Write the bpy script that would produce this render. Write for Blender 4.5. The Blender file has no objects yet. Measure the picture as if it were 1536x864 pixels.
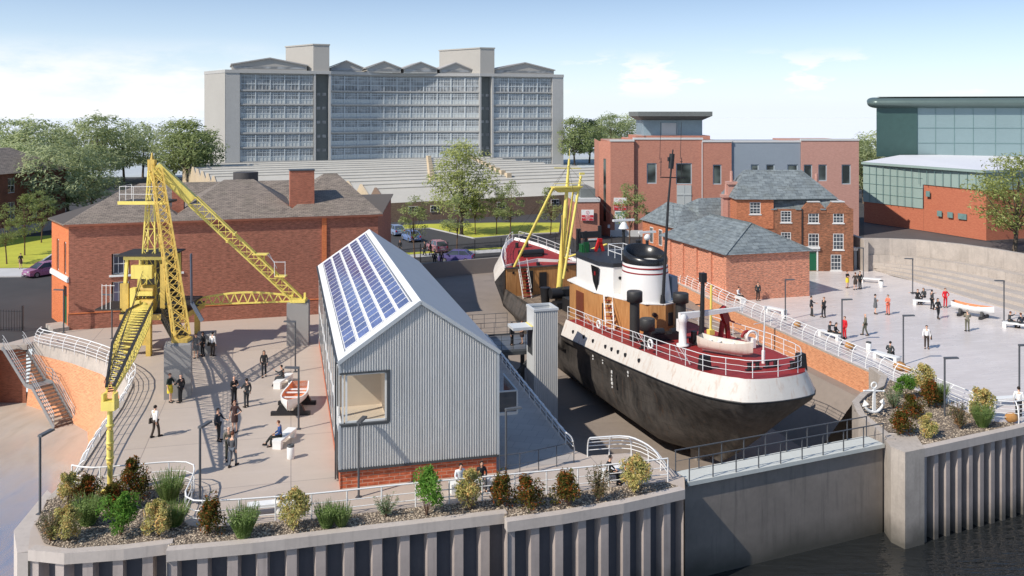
import bpy, bmesh, math, random
from mathutils import Vector, Matrix
from mathutils.geometry import tessellate_polygon
R=math.radians
random.seed(7)
scene=bpy.context.scene
COL=scene.collection
# ------------------------------------------------------------------ survey helpers
F=1330.0; H=17.5; CX=768.0; HY=170.0       # focal length (px), eye height (m), principal column, horizon row
def G(px,py,z=0.0):
    d=F*(H-z)/(py-HY)
    return Vector(((px-CX)/F*d,d,z))
# ------------------------------------------------------------------ mesh builder
class MB:
    def __init__(s): s.v=[];s.f=[];s.m=[];s.s=[]
    def add(s,vs,fs,mi=0,sm=False):
        o=len(s.v); s.v+= [Vector(p) for p in vs]
        for f in fs: s.f.append([o+i for i in f]); s.m.append(mi); s.s.append(sm)
        return s
    def poly(s,pts,mi=0): return s.add(pts,[list(range(len(pts)))],mi)
    def hexa(s,p,mi=0):
        return s.add(p,[(0,3,2,1),(4,5,6,7),(0,1,5,4),(1,2,6,5),(2,3,7,6),(3,0,4,7)],mi)
    def bx(s,x0,x1,y0,y1,z0,z1,mi=0):
        return s.hexa([(x0,y0,z0),(x1,y0,z0),(x1,y1,z0),(x0,y1,z0),(x0,y0,z1),(x1,y0,z1),(x1,y1,z1),(x0,y1,z1)],mi)
    def cbx(s,c,sz,rz=0,mi=0):
        cs,sn=math.cos(rz),math.sin(rz); P=[]
        for k in (-.5,.5):
            for i,j in ((-.5,-.5),(.5,-.5),(.5,.5),(-.5,.5)):
                x,y=i*sz[0],j*sz[1]
                P.append((c[0]+x*cs-y*sn,c[1]+x*sn+y*cs,c[2]+k*sz[2]))
        return s.hexa(P,mi)
    def bar(s,a,b,w,h=None,mi=0,up=(0,0,1)):
        a=Vector(a);b=Vector(b);h=h or w;d=(b-a)
        if d.length<1e-6: return s
        d.normalize();u=Vector(up)
        if abs(d.dot(u))>.98:u=Vector((0,1,0))
        x=d.cross(u).normalized()*(w/2); y=x.normalized().cross(d).normalized()*(h/2)
        P=[a-x-y,a+x-y,a+x+y,a-x+y,b-x-y,b+x-y,b+x+y,b-x+y]
        return s.add(P,[(0,1,2,3),(7,6,5,4),(0,4,5,1),(1,5,6,2),(2,6,7,3),(3,7,4,0)],mi)
    def tube(s,pts,r,n=6,mi=0,closed=False,sm=True):
        pts=[Vector(p) for p in pts]; N=len(pts)
        rs=r if isinstance(r,(list,tuple)) else [r]*N
        prev=None;o=len(s.v);rings=[]
        for i,p in enumerate(pts):
            if closed: t=pts[(i+1)%N]-pts[i-1]
            else: t=pts[min(i+1,N-1)]-pts[max(i-1,0)]
            t.normalize()
            if prev is None:
                u=Vector((0,0,1)) if abs(t.z)<.9 else Vector((1,0,0))
                x=t.cross(u).normalized()
            else:
                x=prev-t*prev.dot(t)
                x=x.normalized() if x.length>1e-6 else t.orthogonal().normalized()
            prev=x;y=t.cross(x)
            rings.append([p+(x*math.cos(2*math.pi*k/n)+y*math.sin(2*math.pi*k/n))*rs[i] for k in range(n)])
        return s.loft(rings,mi=mi,caps=not closed,loop=closed,sm=sm)
    def loft(s,rings,mi=0,caps=True,loop=False,sm=False,closed=True):
        n=len(rings[0]);vs=[p for r in rings for p in r];fs=[]
        for i in range(len(rings)-(0 if loop else 1)):
            j=(i+1)%len(rings)
            for k in range(n if closed else n-1):
                l=(k+1)%n
                fs.append((i*n+k,i*n+l,j*n+l,j*n+k))
        s.add(vs,fs,mi,sm)
        if caps and closed and not loop:
            s.add(rings[0],[list(range(n))[::-1]],mi); s.add(rings[-1],[list(range(n))],mi)
        return s
    def cyl(s,c,r0,r1,z0,z1,n=12,mi=0,sm=True,sx=1,sy=1):
        def ring(r,z): return [(c[0]+r*sx*math.cos(2*math.pi*k/n),c[1]+r*sy*math.sin(2*math.pi*k/n),z) for k in range(n)]
        return s.loft([ring(r0,z0),ring(r1,z1)],mi=mi,sm=sm)
    def lathe(s,c,prof,n=12,mi=0,sm=True):
        return s.loft([[(c[0]+r*math.cos(2*math.pi*k/n),c[1]+r*math.sin(2*math.pi*k/n),c[2]+z) for k in range(n)] for r,z in prof],mi=mi,sm=sm)
    def prism(s,poly,z0,z1,mi=0):
        n=len(poly)
        a=0
        for i in range(n):
            p,q=poly[i],poly[(i+1)%n]; a+=p[0]*q[1]-q[0]*p[1]
        if a<0: poly=poly[::-1]
        def zz(z,i): return z[i] if isinstance(z,(list,tuple)) else z
        b=[(p[0],p[1],zz(z0,i)) for i,p in enumerate(poly)];t=[(p[0],p[1],zz(z1,i)) for i,p in enumerate(poly)]
        fs=[(i,(i+1)%n,n+(i+1)%n,n+i) for i in range(n)]
        tri=tessellate_polygon([[Vector((p[0],p[1],0)) for p in poly]])
        s.add(b+t,fs,mi)
        s.flat(t,mi); s.flat(b,mi,down=True)
        return s
    def flat(s,pts,mi=0,down=False):
        pts=[Vector(p) for p in pts]
        tri=tessellate_polygon([[Vector((p.x,p.y,0)) for p in pts]]);fs=[]
        for t in tri:
            a,b,c=[pts[i] for i in t]
            nz=(b-a).xy.to_3d().cross((c-a).xy.to_3d()).z
            if (nz<0)!=down: t=t[::-1]
            fs.append(t)
        return s.add(pts,fs,mi)
    def ico(s,c,r,mi=0,sub=1,sc=(1,1,1),jit=0,rng=random,sm=True):
        bm=bmesh.new();bmesh.ops.create_icosphere(bm,subdivisions=sub,radius=1)
        vs=[]
        for v in bm.verts:
            k=r*(1+rng.uniform(-jit,jit)) if jit else r
            vs.append((c[0]+v.co.x*k*sc[0],c[1]+v.co.y*k*sc[1],c[2]+v.co.z*k*sc[2]))
        s.add(vs,[[v.index for v in f.verts] for f in bm.faces],mi,sm);bm.free();return s
    def xf(s,M):
        s.v=[M@v for v in s.v];return s
    def merge(s,o,mi=None):
        k=len(s.v);s.v+=[v.copy() for v in o.v]
        for f,m,q in zip(o.f,o.m,o.s): s.f.append([k+i for i in f]);s.m.append(m if mi is None else mi);s.s.append(q)
        return s
    def mesh(s,name,mats):
        me=bpy.data.meshes.new(name)
        me.from_pydata([tuple(v) for v in s.v],[],s.f)
        if not isinstance(mats,(list,tuple)): mats=[mats]
        for m in mats: me.materials.append(m)
        me.polygons.foreach_set('material_index',s.m)
        me.polygons.foreach_set('use_smooth',s.s)
        me.update();return me
WM={}
def tag(o,label=None,cat=None,group=None,kind=None):
    if label:o['label']=label
    if cat:o['category']=cat
    if group:o['group']=group
    if kind:o['kind']=kind
    return o
def T(name,label,cat,loc=(0,0,0),rz=0,group=None):
    o=bpy.data.objects.new(name,None);COL.objects.link(o)
    o.location=loc;o.rotation_euler=(0,0,rz);o.empty_display_size=.3
    WM[o.name]=Matrix.Translation(Vector(loc))@Matrix.Rotation(rz,4,'Z')
    return tag(o,label,cat,group)
def P(name,mb,mat,parent,world=False,label=None,loc=None,me=None):
    if me is None:
        if world: mb.xf(WM[parent.name].inverted())
        me=mb.mesh(name,mat)
    o=bpy.data.objects.new(name,me);COL.objects.link(o);o.parent=parent
    if loc is not None:o.location=loc
    WM[o.name]=WM[parent.name]@Matrix.Translation(Vector(loc or (0,0,0)))
    if label:o['label']=label
    return o
def S(name,mb,mat,label=None,cat=None,group=None,kind=None):
    """one-mesh thing, origin moved to its base"""
    xs=[v.x for v in mb.v];ys=[v.y for v in mb.v];zs=[v.z for v in mb.v]
    c=Vector(((min(xs)+max(xs))/2,(min(ys)+max(ys))/2,min(zs)))
    for v in mb.v: v-=c
    o=bpy.data.objects.new(name,mb.mesh(name,mat));COL.objects.link(o);o.location=c
    WM[o.name]=Matrix.Translation(c)
    return tag(o,label,cat,group,kind)
def ST(name,mb,mat): return S(name,mb,mat,kind='structure')
def dup(root,loc,rz=0,label=None,group=None,scale=None):
    r=root.copy();COL.objects.link(r);r.location=loc;r.rotation_euler=(0,0,rz)
    if scale:r.scale=(scale,)*3
    if label:r['label']=label
    if group:r['group']=group
    WM[r.name]=Matrix.Translation(Vector(loc))@Matrix.Rotation(rz,4,'Z')
    def rec(a,b):
        for ch in list(a.children):
            c=ch.copy();COL.objects.link(c);c.parent=b;rec(ch,c)
    rec(root,r)
    return r
# ------------------------------------------------------------------ materials
def srgb(r,g,b):
    f=lambda c:(c/12.92 if c<=.04045 else ((c+.055)/1.055)**2.4)
    return (f(r/255),f(g/255),f(b/255))
MC={}
class NT:
    def __init__(s,m):
        m.use_nodes=True;s.t=m.node_tree;s.t.nodes.clear()
        s.out=s.n('ShaderNodeOutputMaterial')
    def n(s,ty,**kw):
        x=s.t.nodes.new(ty)
        for k,v in kw.items():
            if k in x.inputs.keys():x.inputs[k].default_value=v
            else:setattr(x,k,v)
        return x
    def l(s,a,b):s.t.links.new(a,b)
    def math(s,op,a,b=None,c=None):
        x=s.t.nodes.new('ShaderNodeMath');x.operation=op
        for i,v in enumerate((a,b,c)):
            if v is None:continue
            if isinstance(v,(int,float)):x.inputs[i].default_value=v
            else:s.l(v,x.inputs[i])
        return x.outputs[0]
    def mix(s,f,a,b,bl='MIX'):
        x=s.t.nodes.new('ShaderNodeMix');x.data_type='RGBA';x.blend_type=bl
        for i,v in ((0,f),(6,a),(7,b)):
            if isinstance(v,(int,float)):x.inputs[i].default_value=v
            elif isinstance(v,tuple):x.inputs[i].default_value=(*v[:3],1)
            else:s.l(v,x.inputs[i])
        return x.outputs[2]
    def noise(s,vec,scale,detail=4,rough=.6):
        x=s.n('ShaderNodeTexNoise');x.inputs['Scale'].default_value=scale;x.inputs['Detail'].default_value=detail;x.inputs['Roughness'].default_value=rough
        if vec is not None:s.l(vec,x.inputs['Vector'])
        return x.outputs[0]
    def ramp(s,f,a,b):
        x=s.n('ShaderNodeMapRange');s.l(f,x.inputs[0]);x.inputs[1].default_value=a;x.inputs[2].default_value=b
        return x.outputs[0]
    def map(s,vec,scale=(1,1,1),rot=(0,0,0)):
        x=s.n('ShaderNodeMapping');x.inputs['Scale'].default_value=scale;x.inputs['Rotation'].default_value=rot;s.l(vec,x.inputs[0]);return x.outputs[0]
    def wall(s):
        """u along the surface's horizontal, v up its slope, in metres"""
        g=s.n('ShaderNodeNewGeometry')
        c=s.n('ShaderNodeVectorMath',operation='CROSS_PRODUCT');c.inputs[0].default_value=(0,0,1);s.l(g.outputs['True Normal'],c.inputs[1])
        nn=s.n('ShaderNodeVectorMath',operation='NORMALIZE');s.l(c.outputs[0],nn.inputs[0])
        b=s.n('ShaderNodeVectorMath',operation='CROSS_PRODUCT');s.l(g.outputs['True Normal'],b.inputs[0]);s.l(nn.outputs[0],b.inputs[1])
        d1=s.n('ShaderNodeVectorMath',operation='DOT_PRODUCT');s.l(g.outputs['Position'],d1.inputs[0]);s.l(nn.outputs[0],d1.inputs[1])
        d2=s.n('ShaderNodeVectorMath',operation='DOT_PRODUCT');s.l(g.outputs['Position'],d2.inputs[0]);s.l(b.outputs[0],d2.inputs[1])
        k=s.n('ShaderNodeCombineXYZ');s.l(d1.outputs['Value'],k.inputs[0]);s.l(d2.outputs['Value'],k.inputs[1])
        return k.outputs[0],g.outputs['Position']
    def bsdf(s,col,rough=.6,metal=0,bump=None,bs=.3,bd=.02,spec=None):
        p=s.n('ShaderNodeBsdfPrincipled')
        if isinstance(col,tuple):p.inputs['Base Color'].default_value=(*col[:3],1)
        else:s.l(col,p.inputs['Base Color'])
        if isinstance(rough,(int,float)):p.inputs['Roughness'].default_value=rough
        else:s.l(rough,p.inputs['Roughness'])
        p.inputs['Metallic'].default_value=metal
        if spec is not None:p.inputs['Specular IOR Level'].default_value=spec
        if bump is not None:
            b=s.n('ShaderNodeBump');b.inputs['Strength'].default_value=bs;b.inputs['Distance'].default_value=bd
            s.l(bump,b.inputs['Height']);s.l(b.outputs[0],p.inputs['Normal'])
        s.l(p.outputs[0],s.out.inputs[0]);return p
def mk(name):
    m=bpy.data.materials.new(name);return m,NT(m)
def M(name,col,rough=.6,metal=0,var=.18,scale=1.2,bump=0,bscale=25,stain=None,streak=0,spec=None,tide=0):
    """weathered plain surface: two scales of mottling, optional vertical streaks / stains"""
    if name in MC:return MC[name]
    m,t=mk(name);g=t.n('ShaderNodeNewGeometry');pos=g.outputs['Position']
    a=t.noise(pos,scale,5);b=t.noise(pos,scale*9,3)
    f=t.math('ADD',t.math('MULTIPLY',t.ramp(a,.3,.7),.65),t.math('MULTIPLY',t.ramp(b,.3,.7),.35))
    lo=tuple(c*(1-var) for c in col);hi=tuple(min(1,c*(1+var)) for c in col)
    c=t.mix(f,lo,hi)
    if streak:
        st=t.noise(t.map(pos,(2.2,2.2,.18)),1.6,4)
        c=t.mix(t.math('MULTIPLY',t.ramp(st,.52,.75),streak),c,stain or tuple(x*.45 for x in col))
    elif stain:
        c=t.mix(t.math('MULTIPLY',t.ramp(t.noise(pos,scale*.6,6,.7),.55,.72),.7),c,stain)
    if tide:   # weed and wet silt below the tide mark
        sz=t.n('ShaderNodeSeparateXYZ');t.l(pos,sz.inputs[0])
        wob=t.math('ADD',sz.outputs[2],t.math('MULTIPLY',a,1.3))
        c=t.mix(t.math('MULTIPLY',t.ramp(wob,-2.6,-4.0),tide),c,(.035,.036,.026))
        c=t.mix(t.math('MULTIPLY',t.ramp(wob,-.4,-2.2),tide*.35),c,tuple(x*.5 for x in col))
    rr=t.math('ADD',t.math('MULTIPLY',b,.2),rough-.1)
    t.bsdf(c,rr,metal,t.noise(pos,bscale,4) if bump else None,bump,.03,spec)
    MC[name]=m;return m
def MBrick(name,c1,c2,mortar,bw=.225,rh=.075,var=.35,grime=.4,msize=.012):
    if name in MC:return MC[name]
    m,t=mk(name);uv,pos=t.wall()
    b=t.n('ShaderNodeTexBrick');b.inputs['Scale'].default_value=1;b.inputs['Brick Width'].default_value=bw;b.inputs['Row Height'].default_value=rh
    b.inputs['Mortar Size'].default_value=msize;b.inputs['Mortar Smooth'].default_value=.2;b.inputs['Bias'].default_value=0
    b.inputs['Color1'].default_value=(*c1,1);b.inputs['Color2'].default_value=(*c2,1);b.inputs['Mortar'].default_value=(*mortar,1)
    t.l(uv,b.inputs['Vector'])
    # rows of paler and darker bricks that survive at a distance
    st=t.noise(t.map(uv,(1.1,4.2,1)),2.4,4,.7)
    c=t.mix(t.math('MULTIPLY',t.ramp(st,.42,.7),var),b.outputs[0],tuple(min(1,x*1.55+.03) for x in c1))
    c=t.mix(t.math('MULTIPLY',t.ramp(st,.55,.25),var),c,tuple(x*.5 for x in c2))
    c=t.mix(t.math('MULTIPLY',t.ramp(t.noise(pos,.35,5,.65),.45,.75),grime),c,tuple(x*.42 for x in c2))
    t.bsdf(c,.85,0,b.outputs['Fac'],.4,-.01)
    MC[name]=m;return m
def MSlate(name,c1,c2,rh=.22,bw=.3,moss=0.25):
    if name in MC:return MC[name]
    m,t=mk(name);uv,pos=t.wall()
    b=t.n('ShaderNodeTexBrick');b.inputs['Scale'].default_value=1;b.inputs['Brick Width'].default_value=bw;b.inputs['Row Height'].default_value=rh
    b.inputs['Mortar Size'].default_value=.018;b.inputs['Color1'].default_value=(*c1,1);b.inputs['Color2'].default_value=(*c2,1);b.inputs['Mortar'].default_value=(*[x*.35 for x in c2],1)
    t.l(uv,b.inputs['Vector'])
    c=t.mix(t.math('MULTIPLY',t.ramp(t.noise(t.map(uv,(.8,2.4,1)),1.3,5,.7),.4,.7),.55),b.outputs[0],tuple(min(1,x*1.7) for x in c1))
    c=t.mix(t.math('MULTIPLY',t.ramp(t.noise(pos,.5,6,.7),.5,.75),moss),c,(.10,.095,.055))
    t.bsdf(c,.75,0,b.outputs['Fac'],.5,-.02)
    MC[name]=m;return m
def MLeaf(name,cols,scale=.5,trans=.45):
    """foliage: colour varies from clump to clump and from leaf to leaf"""
    if name in MC:return MC[name]
    m,t=mk(name);g=t.n('ShaderNodeNewGeometry');oi=t.n('ShaderNodeObjectInfo')
    r=t.n('ShaderNodeValToRGB');e=r.color_ramp.elements
    n=len(cols);e[0].color=(*cols[0],1);e[1].color=(*cols[-1],1);e[0].position=.1;e[1].position=.9
    for i in range(1,n-1):
        k=e.new(.1+.8*i/(n-1));k.color=(*cols[i],1)
    nz=t.noise(g.outputs['Position'],scale,3)
    f=t.math('ADD',t.math('MULTIPLY',t.ramp(nz,.3,.7),.5),t.math('MULTIPLY',g.outputs['Random Per Island'],.5))
    t.l(f,r.inputs[0])
    c=t.mix(t.math('MULTIPLY',oi.outputs['Random'],.25),r.outputs[0],tuple(x*.6 for x in cols[0]))
    p=t.n('ShaderNodeBsdfPrincipled');t.l(c,p.inputs['Base Color']);p.inputs['Roughness'].default_value=.55;p.inputs['Specular IOR Level'].default_value=.1
    tr=t.n('ShaderNodeBsdfTranslucent');t.l(t.mix(.3,c,(.30,.34,.06)),tr.inputs[0])
    mx=t.n('ShaderNodeMixShader');mx.inputs[0].default_value=trans
    t.l(p.outputs[0],mx.inputs[1]);t.l(tr.outputs[0],mx.inputs[2]);t.l(mx.outputs[0],t.out.inputs[0])
    MC[name]=m;return m
def MGlass(name,col=(.03,.04,.05),rough=.06,var=.6):
    if name in MC:return MC[name]
    m,t=mk(name);g=t.n('ShaderNodeNewGeometry')
    w=t.noise(t.map(g.outputs['Position'],(.35,.35,.5)),1.1,1)
    c=t.mix(t.ramp(w,.4,.62),tuple(x*(1-var) for x in col),tuple(x*(1+var*1.2) for x in col))
    t.bsdf(c,rough,0,None,spec=.6)
    MC[name]=m;return m
# ------------------------------------------------------------------ camera, light, sky
cam=bpy.data.cameras.new('camera');cam.sensor_width=36;cam.lens=36*F/1536
cam.shift_y=-(432-HY)/1536;cam.clip_start=.5;cam.clip_end=6000
co=bpy.data.objects.new('camera',cam);COL.objects.link(co);co.location=(0,0,H);co.rotation_euler=(R(90),0,0);scene.camera=co
SUN=Vector((-.80,-.60,.93)).normalized()
EL=math.asin(SUN.z)
sl=bpy.data.lights.new('sun','SUN');sl.energy=4.6;sl.angle=R(.5);sl.color=(1,.93,.83)
so=bpy.data.objects.new('sun',sl);COL.objects.link(so);so.rotation_euler=(-SUN).to_track_quat('-Z','Y').to_euler();so.location=(-40,-30,60)
w=bpy.data.worlds.new('World');scene.world=w;w.use_nodes=True
nt=w.node_tree;nt.nodes.clear()
def wn(ty):return nt.nodes.new(ty)
out=wn('ShaderNodeOutputWorld');bg=wn('ShaderNodeBackground');bg.inputs[1].default_value=.15
sky=wn('ShaderNodeTexSky');sky.sky_type='NISHITA';sky.sun_disc=False;sky.sun_elevation=EL;sky.sun_rotation=math.atan2(SUN.x,SUN.y)
sky.air_density=1.0;sky.dust_density=.6;sky.ozone_density=2.2;sky.altitude=0
tc=wn('ShaderNodeTexCoord')
mp=wn('ShaderNodeMapping');mp.inputs['Scale'].default_value=(1,1,2.1);nt.links.new(tc.outputs['Generated'],mp.inputs[0])
nt.links.new(mp.outputs[0],sky.inputs[0])
sx=wn('ShaderNodeSeparateXYZ');nt.links.new(tc.outputs['Generated'],sx.inputs[0])
def wmath(op,a,b):
    x=wn('ShaderNodeMath');x.operation=op
    for i,v in enumerate((a,b)):
        if isinstance(v,(int,float)):x.inputs[i].default_value=v
        else:nt.links.new(v,x.inputs[i])
    return x.outputs[0]
def wrange(v,a,b,c=0,d=1,sm=True):
    x=wn('ShaderNodeMapRange');x.interpolation_type='SMOOTHSTEP' if sm else 'LINEAR'
    nt.links.new(v,x.inputs[0]);x.inputs[1].default_value=a;x.inputs[2].default_value=b;x.inputs[3].default_value=c;x.inputs[4].default_value=d
    return x.outputs[0]
mp2=wn('ShaderNodeMapping');mp2.inputs['Scale'].default_value=(6,6,19);mp2.inputs['Location'].default_value=(.35,0,.2);nt.links.new(tc.outputs['Generated'],mp2.inputs[0])
nz=wn('ShaderNodeTexNoise');nz.inputs['Scale'].default_value=1.25;nz.inputs['Detail'].default_value=7;nz.inputs['Roughness'].default_value=.58;nt.links.new(mp2.outputs[0],nz.inputs[0])
# soft cumulus bank low on the left, a few small clouds low on the right
left=wrange(sx.outputs['X'],-.12,-.34)
low=wmath('MULTIPLY',wrange(sx.outputs['Z'],.085,.035),wrange(sx.outputs['Z'],-.02,.0))
bank=wmath('MULTIPLY',wmath('MULTIPLY',left,low),wrange(nz.outputs[0],.36,.56))
band=wmath('MULTIPLY',wrange(sx.outputs['Z'],.012,.03),wrange(sx.outputs['Z'],.075,.045))
small=wmath('MULTIPLY',wmath('MULTIPLY',wrange(sx.outputs['X'],.02,.12),band),wrange(nz.outputs[0],.52,.58))
cl=wmath('MINIMUM',wmath('ADD',wmath('MULTIPLY',bank,.95),wmath('MULTIPLY',small,.9)),1)
hz=wn('ShaderNodeMix');hz.data_type='RGBA';hz.inputs[7].default_value=(6.0,6.5,6.8,1)
bl_=wn('ShaderNodeMix');bl_.data_type='RGBA';bl_.blend_type='MULTIPLY';bl_.inputs[0].default_value=1;bl_.inputs[7].default_value=(1.04,1.13,1.15,1);nt.links.new(sky.outputs[0],bl_.inputs[6]);nt.links.new(bl_.outputs[2],hz.inputs[6])
nt.links.new(wmath('POWER',wrange(sx.outputs['Z'],.36,.0,0,1,False),3.3),hz.inputs[0])
mx=wn('ShaderNodeMix');mx.data_type='RGBA';nt.links.new(cl,mx.inputs[0]);nt.links.new(hz.outputs[2],mx.inputs[6]);mx.inputs[7].default_value=(7.0,7.05,7.2,1)
nt.links.new(mx.outputs[2],bg.inputs[0]);nt.links.new(bg.outputs[0],out.inputs[0])
scene.view_settings.view_transform='Standard';scene.view_settings.look='None';scene.view_settings.exposure=0
# ------------------------------------------------------------------ shared materials
m_conc=M('concrete',srgb(178,168,158),.85,var=.2,scale=.8,bump=.15,streak=.45,tide=1)
m_conc_d=M('dark concrete',srgb(150,142,134),.85,var=.2,scale=.5,bump=.15,streak=.5,stain=(.09,.085,.08))
m_white=M('white paint',(.82,.82,.8),.4,var=.05,scale=2)
m_steel=M('galvanised steel',(.36,.37,.38),.45,metal=.6,var=.12,scale=3)
m_black=M('black paint',(.018,.018,.02),.45,var=.3,scale=3)
m_dark=M('dark grey metal',(.06,.065,.07),.5,var=.2,scale=3)
m_lamp=M('lamp grey',(.085,.09,.1),.45,var=.12,scale=4)
m_asph=M('asphalt',(.052,.05,.051),.9,var=.25,scale=.15,bump=.1,bscale=8)
m_grass=M('mown grass',(.46,.46,.05),.9,var=.22,scale=.25,bump=.4,bscale=12,stain=(.26,.30,.04))
m_path=M('pale paving',(.55,.54,.53),.8,var=.1,scale=.5)
def pave(name,c1,c2,bw,rh,rough,joint=.5,rot=0,streak=.3):
    m,t=mk(name);g=t.n('ShaderNodeNewGeometry');v=t.map(g.outputs['Position'],(1,1,1),(0,0,rot))
    b=t.n('ShaderNodeTexBrick');b.inputs['Scale'].default_value=1;b.inputs['Brick Width'].default_value=bw;b.inputs['Row Height'].default_value=rh
    b.inputs['Mortar Size'].default_value=.012;b.inputs['Color1'].default_value=(*c1,1);b.inputs['Color2'].default_value=(*c2,1);b.inputs['Mortar'].default_value=(*[x*joint for x in c1],1)
    t.l(v,b.inputs['Vector'])
    n1=t.noise(t.map(v,(.22,.9,1)),1.5,5,.65)
    c=t.mix(t.math('MULTIPLY',t.ramp(n1,.35,.7),streak),b.outputs[0],tuple(x*.72 for x in c2))
    c=t.mix(t.math('MULTIPLY',t.ramp(t.noise(g.outputs['Position'],.12,5),.4,.7),.3),c,tuple(min(1,x*1.25) for x in c1))
    t.bsdf(c,t.math('ADD',t.math('MULTIPLY',n1,.35),rough-.18),0,b.outputs['Fac'],.2,-.004)
    return m
m_plaza,t=mk('left plaza resin');g=t.n('ShaderNodeNewGeometry');v=t.map(g.outputs['Position'],(1,1,1),(0,0,R(-14)))
b=t.n('ShaderNodeTexBrick');b.offset=0;b.inputs['Scale'].default_value=1;b.inputs['Brick Width'].default_value=7.4;b.inputs['Row Height'].default_value=6.2;b.inputs['Mortar Size'].default_value=.02
b.inputs['Color1'].default_value=(*srgb(190,176,163),1);b.inputs['Color2'].default_value=(*srgb(184,170,157),1);b.inputs['Mortar'].default_value=(*srgb(140,128,122),1);t.l(v,b.inputs[0])
n1=t.noise(g.outputs['Position'],.22,6,.65);n2=t.noise(t.map(v,(.25,1.6,1)),1.1,5,.6);n3=t.noise(g.outputs['Position'],2.4,5,.7)
c=t.mix(t.math('MULTIPLY',t.ramp(n1,.45,.72),.30),b.outputs[0],srgb(160,148,140));c=t.mix(t.math('MULTIPLY',t.ramp(n2,.5,.75),.22),c,srgb(206,194,186))
c=t.mix(t.math('MULTIPLY',t.ramp(n3,.58,.72),.16),c,srgb(140,130,124))
t.bsdf(c,t.math('ADD',t.math('MULTIPLY',n1,.3),.42),0,n3,.06,.01)
m_plaza2=pave('right plaza slabs',srgb(220,211,206),srgb(208,199,194),1.8,.45,.31,.72,R(-14),.35)
m_ramp=pave('dockside slabs',srgb(176,168,160),srgb(168,160,154),.9,.9,.6,.55,R(14),.3)
m_brick_w=MBrick('orange quay brick',srgb(222,150,106),srgb(202,126,84),srgb(222,176,144),.3,.1,.45,.06)
m_mud,t=mk('wet mud');g=t.n('ShaderNodeNewGeometry')
wp_=t.n('ShaderNodeVectorMath',operation='MULTIPLY_ADD');nw_=t.n('ShaderNodeTexNoise');nw_.inputs['Scale'].default_value=.22;t.l(g.outputs['Position'],nw_.inputs[0]);t.l(nw_.outputs['Color'],wp_.inputs[0]);wp_.inputs[1].default_value=(3.2,3.2,0);t.l(g.outputs['Position'],wp_.inputs[2])
sv=t.map(wp_.outputs[0],(.85,.10,1),(0,0,R(24)));s1=t.noise(sv,1.5,6,.62);s2=t.noise(g.outputs['Position'],.25,5)
c=t.mix(t.ramp(s1,.35,.65),srgb(176,162,147),srgb(198,185,171))
sy_=t.n('ShaderNodeSeparateXYZ');t.l(g.outputs['Position'],sy_.inputs[0]);wg_=t.ramp(t.math('ADD',sy_.outputs[1],t.math('MULTIPLY',s2,9)),68,50)
wet=t.math('MULTIPLY',wg_,t.math('ADD',.68,t.math('MULTIPLY',t.ramp(s1,.36,.62),.32)))
c=t.mix(t.math('MULTIPLY',t.ramp(s1,.5,.62),.3),c,srgb(150,140,132))
p_=t.bsdf(c,.6,0,t.noise(sv,4,4),.2,.05)
gl_=t.n('ShaderNodeBsdfGlossy');gl_.inputs['Roughness'].default_value=.13;gl_.inputs[0].default_value=(.9,.92,.95,1);mm=t.n('ShaderNodeMixShader');t.l(t.math('MULTIPLY',wet,.8),mm.inputs[0]);t.l(p_.outputs[0],mm.inputs[1]);t.l(gl_.outputs[0],mm.inputs[2]);t.l(mm.outputs[0],t.out.inputs[0])
m_water,t=mk('river water');g=t.n('ShaderNodeNewGeometry')
n1=t.noise(t.map(g.outputs['Position'],(1,1.0,1),(0,0,R(20))),1.1,3,.5);n2=t.noise(t.map(g.outputs['Position'],(.6,2.2,1)),1.6,2,.5)
t.bsdf((.018,.02,.021),.07,0,t.math('ADD',n1,n2),.8,.13,spec=.6)
def offs(pts,d):
    o=[]
    for i,p in enumerate(pts):
        a=Vector(pts[max(i-1,0)]);b=Vector(pts[min(i+1,len(pts)-1)]);t=(b-a).normalized()
        o.append((p[0]-t.y*d,p[1]+t.x*d))
    return o
# ------------------------------------------------------------------ ground with the dock cut out of it
QUAY=[(-90,67.9),(-45,67.6),(-36.4,67.4),(-35.6,67.0),(-32,64.8),(-28.6,62.2),(-26.2,59.5),(-24.6,56.8),(-23.4,52.5),(-22.5,48.2),(-21.4,43.4),(-21.0,40),(-20.2,37.2),(-19.3,35.35)]
FRONT_A=[(-19.3,35.35),(-17.7,35.05),(-15.5,35.4),(-13.75,35.9)]
FRONT_B=[(-13.75,35.25),(-10.5,35.9),(-7.07,36.8),(-3.6,37.7),(-.2,38.6)]
FRONT_C=[(-.2,37.75),(2.23,38.5),(5.0,39.55),(8.0,41.0)]
DL=[(8.3,42.6),(7.5,44.5),(6.1,45.7),(3.9,45.3),(3.1,46.2),(1.0,55.4),(-1.6,67.0),(-4.0,76.5),(-9.5,79.5),(-14,98.5)]
DEND=[(-10.6,100.0),(-1.5,104.6),(6,107),(15.4,107)]
DR=[(15.9,98),(19.4,80.5),(24.3,60.4),(24.3,58.4),(23.3,56.5),(21.6,54.9),(20.4,53.2),(19.9,51.0),(20.0,47.2)]
FRONT_R=[(20.15,45.5),(21.4,46.0),(28.4,49.2),(60,63.7)]
out_poly=[(-1600,67.9)]+QUAY+FRONT_A[1:]+FRONT_B+FRONT_C+DL+DEND+DR+FRONT_R+[(1600,760),(1600,3500),(-1600,3500)]
ST('ground',MB().flat([(x,y,0) for x,y in out_poly]),m_asph)
ST('river',MB().flat([(x,y,-4.85) for x,y in [(-19.0,-400),(1700,-400),(1700,806)]+[(60,64.2),(28.2,49.7),(21.3,46.5),(20,48),(8.4,43),(8,41.6),(5,40.2),(-.1,39.2),(-7,37.5),(-13.6,36.4),(-17.7,35.6),(-19.0,36)]]),m_water)
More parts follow.
